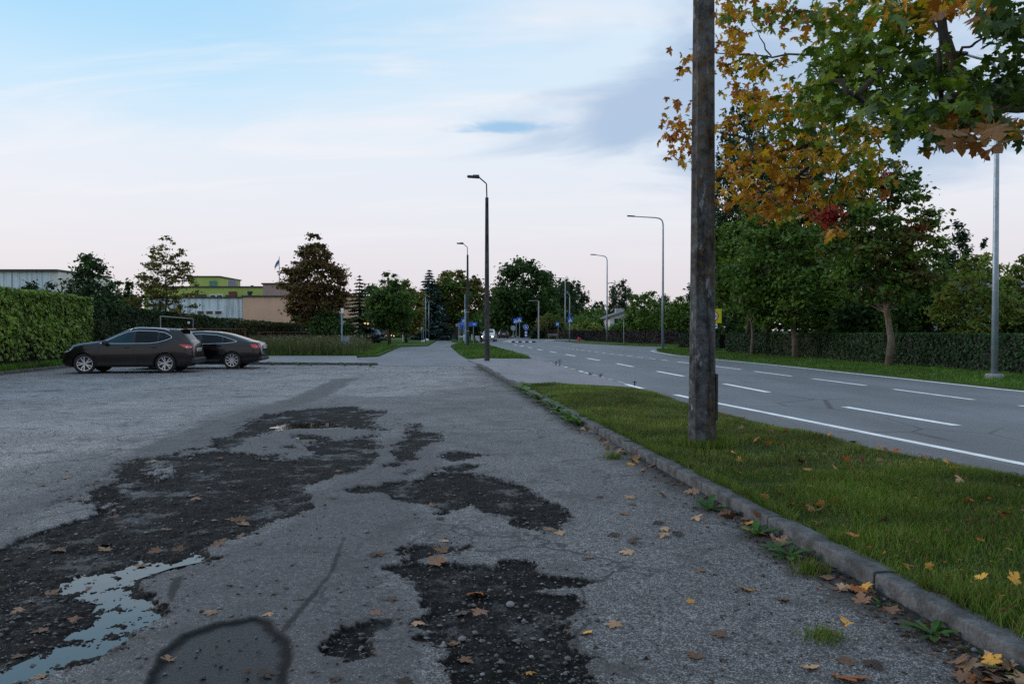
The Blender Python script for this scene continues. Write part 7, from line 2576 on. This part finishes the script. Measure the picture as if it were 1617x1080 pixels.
# ------------------------------------------------------------------ the small figure by the road
def build_person():
    Y = 88.0
    base = Vector((PX(759.5, Y), Y, 0.0))
    r = empty('person', base, 0.2, label='small figure in dark jacket and trousers walking at the roadside beside the oncoming car', cat='person')
    bones = {'pelvis': ((0, 0, .62), .10), 'waist': ((0, 0, .78), .10), 'chest': ((0.0, -.02, .95), .12), 'neck': ((0, -.03, 1.08), .045), 'head': ((0, -.04, 1.20), .085), 'crown': ((0, -.04, 1.27), .06),
             'kl': ((-.09, -.10, .36), .06), 'fl': ((-.09, .02, .06), .045), 'tl': ((-.09, -.12, .035), .035), 'hl': ((-.08, 0, .60), .08),
             'kr': ((.09, .04, .36), .06), 'fr': ((.09, .20, .07), .045), 'tr': ((.09, .08, .035), .035), 'hr': ((.08, 0, .60), .08),
             'sl': ((-.16, -.02, 1.0), .055), 'el': ((-.21, .06, .80), .045), 'wl': ((-.19, -.02, .64), .033), 'dl': ((-.19, -.05, .57), .03),
             'sr': ((.16, -.02, 1.0), .055), 'er': ((.21, -.04, .80), .045), 'wr': ((.18, -.16, .68), .033), 'dr': ((.18, -.2, .63), .03)}
    ed = [('pelvis', 'waist'), ('waist', 'chest'), ('chest', 'neck'), ('neck', 'head'), ('head', 'crown'), ('pelvis', 'hl'), ('hl', 'kl'), ('kl', 'fl'), ('fl', 'tl'), ('pelvis', 'hr'), ('hr', 'kr'), ('kr', 'fr'), ('fr', 'tr'),
          ('chest', 'sl'), ('sl', 'el'), ('el', 'wl'), ('wl', 'dl'), ('chest', 'sr'), ('sr', 'er'), ('er', 'wr'), ('wr', 'dr')]
    names = list(bones)
    me = bpy.data.meshes.new('body')
    me.from_pydata([bones[n][0] for n in names], [(names.index(a), names.index(b)) for a, b in ed], [])
    o = link('body', me, M['cloth_black'], r)
    sk = o.modifiers.new('skin', 'SKIN')
    for i, n in enumerate(names):
        d = me.skin_vertices[0].data[i] if me.skin_vertices else None
        if d:
            d.radius = (bones[n][1], bones[n][1])
            d.use_root = n == 'pelvis'
    if not me.skin_vertices:
        bm = bmesh.new()
        bm.from_mesh(me)
        ly = bm.verts.layers.skin.verify()
        bm.verts.ensure_lookup_table()
        for i, n in enumerate(names):
            bm.verts[i][ly].radius = (bones[n][1], bones[n][1])
            bm.verts[i][ly].use_root = n == 'pelvis'
        bm.to_mesh(me)
        bm.free()
    o.modifiers.new('smooth', 'SUBSURF').render_levels = 1
    MB().lathe([(0.001, .10), (.05, .085), (.075, .03), (.07, -.04), (.04, -.085), (0.001, -.10)], 12, 'Z', (0, -.075, 1.20)).build('face', M['skin'], r, smooth='all')
    MB().lathe([(0.001, .125), (.06, .11), (.095, .05), (.097, 0), (.08, -.05)], 12, 'Z', (0, -.03, 1.21)).build('hair', M['cloth_black'], r, smooth='all')


build_person()


# ------------------------------------------------------------------ fallen leaves, weeds, stones
def build_small():
    g = np.random.default_rng(314)
    kinds = {k: [leaf_mesh('fallen_leaf', 700 + 10 * i + j, g.uniform(-.15, .22), g.uniform(-.38, .22), g.uniform(.03, .11), 'leaf_' + k) for j in range(4)] for i, k in enumerate(('tan', 'brown', 'dark', 'yellow', 'orange'))}
    look = {'tan': 'pale tan', 'brown': 'brown', 'dark': 'dark rotting', 'yellow': 'yellow', 'orange': 'orange'}
    anchors = [(G(px, py).x, G(px, py).y, t) for px, py, t in ((1120, 806, 'by the broad dandelion clump'), (1192, 846, 'by the upright dock leaves'), (1246, 880, 'by the dense dandelion rosette'), (1345, 940, 'by the dark kerb soil'),
               (1472, 1004, 'by the narrow-leaved dandelion'), (1606, 1066, 'by the last weed rosette'), (968, 724, 'by the grass tuft in the asphalt'), (914, 672, 'by the row of leafy weeds'), (1040, 765, 'beside the lichened concrete pole'))]
    polec = G(1108.6, 709, 0.09)

    def where(x, y, place):
        if place == 'gutter':
            return 'lying at the kerb foot ' + min(anchors, key=lambda a: (a[0] - x) ** 2 + (a[1] - y) ** 2)[2]
        if place == 'grass':
            if math.hypot(x - polec.x, y - polec.y) < 1.6:
                return 'lying in the grass round the lichened pole'
            s = (x - kerb_x(y)) / max(0.5, poly_x(ROAD_L, y) - kerb_x(y))
            return 'lying in the grass ' + ('close behind the kerb' if s < 0.28 else 'half way between kerb and road' if s < 0.62 else 'close to the road shoulder')
        if place == 'mud':
            ds = [(float(sdist(pl, np.array([x]), np.array([y]))[0]), t) for pl, t in ((MUD[0], 'in the pothole with the small far puddles'), (MUD[1], 'in the long pothole with the big puddle'),
                  (MUD[2], 'in the pothole with white chips'), (MUD[7], 'in the pothole with the pebble'))]
            return 'lying ' + max(ds)[1]
        f = float(lot_masks(np.array([x]), np.array([y]))[3][0])
        return 'lying on the smooth newer asphalt' if f > 0.5 else ('lying on the coarse asphalt near the kerb' if kerb_x(y) - x < 1.4 else 'lying on the coarse asphalt away from the kerb')

    def put(x, y, z, kind, place, s=None, tilt=0.16, own=None):
        o = link('fallen_leaf', kinds[kind][g.integers(0, 4)], None)
        s = s or g.uniform(0.07, 0.11)
        o.scale = (s, s, s * g.uniform(0.7, 1.3))
        o.rotation_euler = (g.normal(0, tilt), g.normal(0, tilt), g.uniform(0, 6.28))
        o.location = (x, y, z + 0.003)
        text = own or '%s maple leaf %s' % (look[kind], where(x, y, place))
        tag(o, text, 'leaf', None if own else 'fallen leaves: ' + text)

    def lz(x, y):
        return float(lot_height(np.array([x]), np.array([y]))[0])
    spots = [(752, 938, 'orange', .125, 'large orange-yellow maple leaf lying in the middle of the dark pothole'), (992, 874, 'tan', .10, None), (1180, 930, 'yellow', .11, 'large bright yellow maple leaf on the coarse asphalt before the kerb'), (1090, 950, 'yellow', .055, None), (928, 1000, 'yellow', .075, None),
             (970, 988, 'tan', .09, None), (1138, 1003, 'brown', .085, None), (1240, 948, 'brown', .075, None), (988, 811, 'brown', .085, None), (1050, 836, 'tan', .085, None), (1050, 847, 'tan', .095, None),
             (868, 838, 'tan', .10, None), (884, 843, 'tan', .10, None), (1338, 985, 'yellow', .095, None), (1278, 1056, 'tan', .085, None), (1335, 1072, 'orange', .15, 'large red-orange leaf with a long stalk at the lower edge of the asphalt'), (1535, 1072, 'orange', .12, None),
             (1325, 932, 'brown', .10, None), (1306, 916, 'brown', .095, None), (758, 962, 'brown', .10, None), (730, 964, 'dark', .10, None), (836, 1060, 'yellow', .05, None), (640, 1080, 'dark', .1, None),
             (378, 818, 'brown', .10, None), (383, 824, 'tan', .10, None), (368, 816, 'brown', .09, None), (312, 786, 'tan', .1, None), (346, 722, 'brown', .09, None), (300, 780, 'brown', .1, None), (164, 856, 'brown', .1, None), (166, 867, 'tan', .09, None),
             (92, 866, 'brown', .1, None), (247, 868, 'brown', .09, None), (220, 888, 'tan', .07, None), (145, 922, 'brown', .075, None), (30, 958, 'tan', .07, None), (67, 992, 'brown', .08, None), (118, 972, 'brown', .08, None), (265, 1038, 'tan', .07, None),
             (345, 860, 'brown', .11, None), (378, 843, 'brown', .1, None), (280, 865, 'brown', .09, None), (178, 812, 'brown', .1, None), (1000, 856, 'dark', .1, None), (700, 866, 'brown', .1, None), (690, 888, 'brown', .12, None), (420, 1060, 'dark', .1, None)]
    for px, py, k, s, own in spots:
        p = G(px, py, 0.0)
        put(p.x, p.y, lz(p.x, p.y), k, 'lot' if px > 880 or k in ('orange',) and px != 752 else 'mud', s, own=own)
    # gutter drift along the kerb
    n = 0
    while n < 84:
        y = 1 / g.uniform(1 / 15.0, 1 / 2.7)
        dn = float(fbm(np.array([y * 1.0]), np.array([0.0]), 0.9, 3, 3)[0])
        if g.uniform() > (dn - 0.25) * 2.2:
            continue
        x = kerb_x(y) - 0.03 - abs(g.normal(0, 0.13))
        k = g.choice(['tan', 'brown', 'dark', 'yellow', 'orange'], p=[.40, .38, .10, .07, .05])
        put(x, y, lz(x, y) + abs(g.normal(0, .012)), k, 'gutter', tilt=0.4)
        n += 1
    # in the grass
    for px, py, k, s in ((1550, 910, 'yellow', .075), (1600, 914, 'yellow', .085), (1346, 842, 'orange', .09), (1318, 791, 'yellow', .075), (1278, 800, 'tan', .085), (1195, 808, 'brown', .07), (1207, 782, 'orange', .08), (1467, 890, 'yellow', .05), (1480, 935, 'brown', .07)):
        p = G(px, py, 0.15)
        put(p.x, p.y, float(verge_h(np.array([p.x]), np.array([p.y]))[0]) + 0.05, k, 'grass', s, tilt=0.6)
    n = 0
    while n < 112:
        y = 1 / g.uniform(1 / 14.0, 1 / 3.6)
        x = kerb_x(y) + 0.25 + g.uniform(0, 1) ** 0.8 * 4.0
        if not inside_poly(VERGE, np.array([x]), np.array([y]))[0]:
            continue
        k = g.choice(['tan', 'brown', 'yellow', 'orange', 'dark'], p=[.26, .22, .22, .20, .10])
        put(x, y, float(verge_h(np.array([x]), np.array([y]))[0]) + g.uniform(0.015, 0.06), k, 'grass', g.uniform(.06, .10), tilt=0.6)
        n += 1
    # random rotting leaves over the broken middle
    n = 0
    while n < 55:
        y = 1 / g.uniform(1 / 10.0, 1 / 2.9)
        x = kerb_x(y) - g.uniform(0.5, 0.95 * y + 1.2)
        k = g.choice(['brown', 'dark', 'tan'], p=[.4, .5, .1])
        m = float(lot_masks(np.array([x]), np.array([y]))[0][0])
        put(x, y, lz(x, y) - 0.004, k, 'mud' if m > .5 else 'lot', g.uniform(.06, .105), tilt=0.06)
        n += 1

    # crumbs of leaves too small to pick apart
    def litter(name, x, y, z, size, cols, label):
        n_ = len(x)
        c_ = np.stack([x, y, z], -1)
        v_ = c_[:, None] + g.normal(0, 1, (n_, 4, 3)) * np.array([1, 1, .35]) * (size * g.uniform(.5, 1.3, (n_, 1, 1)))
        f_ = ((np.arange(n_) * 4)[:, None, None] + np.array([[0, 1, 2], [1, 2, 3]])[None]).reshape(-1, 3)
        cc = np.asarray(cols)[g.integers(0, len(cols), n_)] * g.uniform(.6, 1.3, (n_, 1))
        tag(link(name, mesh_np(name, v_.reshape(-1, 3), f_, False, col=np.repeat(cc, 4, 0)), M['leaf']), label, 'leaf litter', kind='stuff')
    y = 1 / g.uniform(1 / 16.0, 1 / 3.0, 5200)
    x = kerb_x(y) + 0.2 + g.uniform(0, 1, len(y)) * 4.2
    ok = inside_poly(VERGE, x, y) & (g.uniform(0, 1, len(y)) < 0.15 + 0.7 * fbm(x, y, 0.8, 3, 123))
    x, y = x[ok][:900], y[ok][:900]
    litter('leaf_litter', x, y, verge_h(x, y) + g.uniform(.02, .06, len(x)), .016, [(.34, .17, .04), (.22, .10, .035), (.42, .28, .05), (.28, .08, .02), (.16, .09, .045)], 'small crumbs of autumn leaves scattered over the grass strip')
    y = 1 / g.uniform(1 / 18.0, 1 / 2.5, 1500)
    x = kerb_x(y) - 0.02 - np.abs(g.normal(0, .14, len(y)))
    litter('leaf_litter', x, y, lot_height(x, y) + .006, .013, [(.12, .06, .03), (.06, .035, .022), (.20, .11, .06), (.03, .022, .016)], 'small dark crumbs of leaves swept into the gutter along the kerb')
    y = 1 / g.uniform(1 / 12.0, 1 / 2.6, 1100)
    x = kerb_x(y) - 0.3 - g.uniform(0, 1, len(y)) * (y * .95 + 1.5)
    litter('leaf_litter', x, y, lot_height(x, y) + .004, .010, [(.06, .035, .022), (.03, .02, .015), (.12, .07, .04)], 'dark crumbs of rotten leaves strewn over the broken asphalt')

    # dandelions and other weeds rooted along the kerb
    def weed(px, py, n, L, lab_, up=0.5, cols=((.035, .095, .016), (.05, .12, .02), (.028, .075, .014)), grp=None):
        p = G(px, py, 0.0)
        r = empty('weed_plant', (p.x, p.y, 0.0), 0, label=lab_, cat='weed', group=grp)
        for k in range(n):
            a = 2 * math.pi * k / n + g.normal(0, 0.3)
            l = L * g.uniform(0.6, 1.15)
            u = float(np.clip(g.normal(up, .2), .1, 1.1))
            w = l * g.uniform(.10, .16)
            vs, seg = [], 7
            for i in range(seg):
                t = i / (seg - 1)
                rr = l * t * math.cos(u * (1 - .7 * t))
                zz = l * (math.sin(u) * t - 0.45 * math.sin(u) * t * t) + 0.004
                ww = w * (0.25 + 1.5 * t * (1 - t) ** 0.6 + (0.12 if i % 2 else -0.06)) * (0 if i == seg - 1 else 1) + 0.001
                c = Vector((math.cos(a) * rr, math.sin(a) * rr, zz))
                sd_ = Vector((-math.sin(a), math.cos(a), 0)) * ww
                vs += [c - sd_ + Vector((0, 0, ww * .35)), c, c + sd_ + Vector((0, 0, ww * .35))]
            f = []
            for i in range(seg - 1):
                b = i * 3
                f += [(b, b + 1, b + 4, b + 3), (b + 1, b + 2, b + 5, b + 4)]
            me = MB().add(vs, f).mesh('leaf', 'all')
            at_ = me.attributes.new('col', 'FLOAT_COLOR', 'POINT')
            cc = np.array(cols[g.integers(0, len(cols))]) * g.uniform(.75, 1.25)
            at_.data.foreach_set('color', np.tile(np.append(cc, 1), len(me.vertices)).astype(np.float32))
            link('leaf', me, M['maple_leaf'], r)
        return r
    big = [(1120, 806, 11, .20, 'broad-leaved dandelion clump at the kerb where the leaf drift begins'), (1192, 846, 9, .17, 'upright dock leaves growing in the open kerb joint'), (1246, 880, 13, .17, 'dense dandelion rosette half buried in brown leaves at the kerb'),
           (1222, 870, 9, .15, 'smaller dandelion rosette lying flat beside the dense one'), (1472, 1004, 10, .14, 'dandelion with narrow leaves at the kerb stone joint'), (1392, 958, 5, .08, 'tiny green seedling in the dark soil at the kerb'),
           (1606, 1066, 9, .15, 'weed rosette at the lower end of the kerb by the orange leaf'), (1536, 1030, 4, .07, 'little sprout between kerb and asphalt')]
    for a in big:
        weed(*a)
    for k, (px, py) in enumerate(((822, 617), (832, 622), (842, 627), (853, 634), (862, 640), (872, 645), (882, 652), (893, 660), (902, 667), (914, 672), (908, 664), (886, 648))):
        weed(px, py, 17, .34 if k < 4 else .27, 'leafy green weed in the row growing along the farther kerb', .8, cols=((.06, .14, .02), (.08, .17, .028), (.045, .11, .018)), grp='weeds along the farther kerb')
    for k, (px, py) in enumerate(((430, 577), (472, 577.5), (492, 578), (545, 578), (585, 579), (1130, 600 - 6))):
        if k < 5:
            weed(px, py, 10, .30, 'small weed tuft at the foot of the far kerb', .9, grp='weeds at the far kerb')
    # grass tufts in the asphalt
    for k, (px, py, lab_) in enumerate(((968, 724, 'grass tuft growing out of the asphalt near the kerb'), (1302, 1008, 'small moss-green tuft on the coarse asphalt in front of the kerb'), (1280, 905, 'grass tuft at the kerb under the brown leaves'))):
        p = G(px, py, 0)
        q = np.array([[p.x, p.y, 0.0]]) + g.normal(0, 1, (240, 3)) * np.array([0.055, 0.05, 0])
        q[:, 2] = lot_height(q[:, 0], q[:, 1])
        blades('grass_tuft', q, 0.06 if k == 1 else .10, .004, GREEN, 50 + k, lab_, 'grass')
    # dry stalks at the edge of the slab
    for k, (px, py) in enumerate(((878, 577), (884, 578), (1002, 608), (932, 592), (948, 594))):
        p = G(px, py, 0.03)
        r = empty('dry_weed', (p.x, p.y, 0.02), 0, label='dry brown weed stalk at the road edge of the slab, ' + ('left of the tallest', 'the tallest one', 'nearest the line end', 'low one midway', 'low right one midway')[k], cat='weed', group='dry stalks at the slab edge')
        hh = (.20, .32, .12, .08, .09)[k]
        mb = MB()
        for j in range(5):
            a, s = g.uniform(0, 6.28), g.uniform(.02, .12)
            mb.tube([(0, 0, -.02), (math.cos(a) * s * .4, math.sin(a) * s * .4, hh * .5), (math.cos(a) * s, math.sin(a) * s, hh * g.uniform(.7, 1))], [.006, .005, .003], 4)
        mb.build('stalk', M['twig'], r)
        v, f, c = leaf_cards(np.array([[0, 0, hh * .75]]), np.array([[.07, .07, hh * .35]]), 26, .022, [(.05, .035, .02), (.07, .045, .03)], 60 + k)
        link('seed_head', mesh_np('seed_head', v, f, False, col=c), M['leaf'], r)
    # a round pebble in the pothole
    for k, (px, py, s, lb) in enumerate(((806, 950, .024, 'smooth grey pebble lying in the dark pothole'), (1300, 870, .018, 'pale stone chip lying by the kerb'))):
        p = G(px, py, 0)
        bm = bmesh.new()
        bmesh.ops.create_icosphere(bm, subdivisions=2, radius=s)
        for v in bm.verts:
            v.co.z *= .7
            v.co *= g.uniform(.93, 1.06)
        me = bpy.data.meshes.new('pebble')
        bm.to_mesh(me)
        bm.free()
        me.polygons.foreach_set('use_smooth', [True] * len(me.polygons))
        o = link('pebble', me, M['stone'])
        o.location = (p.x, p.y, lz(p.x, p.y) + s * .5)
        tag(o, lb, 'pebble')


build_small()
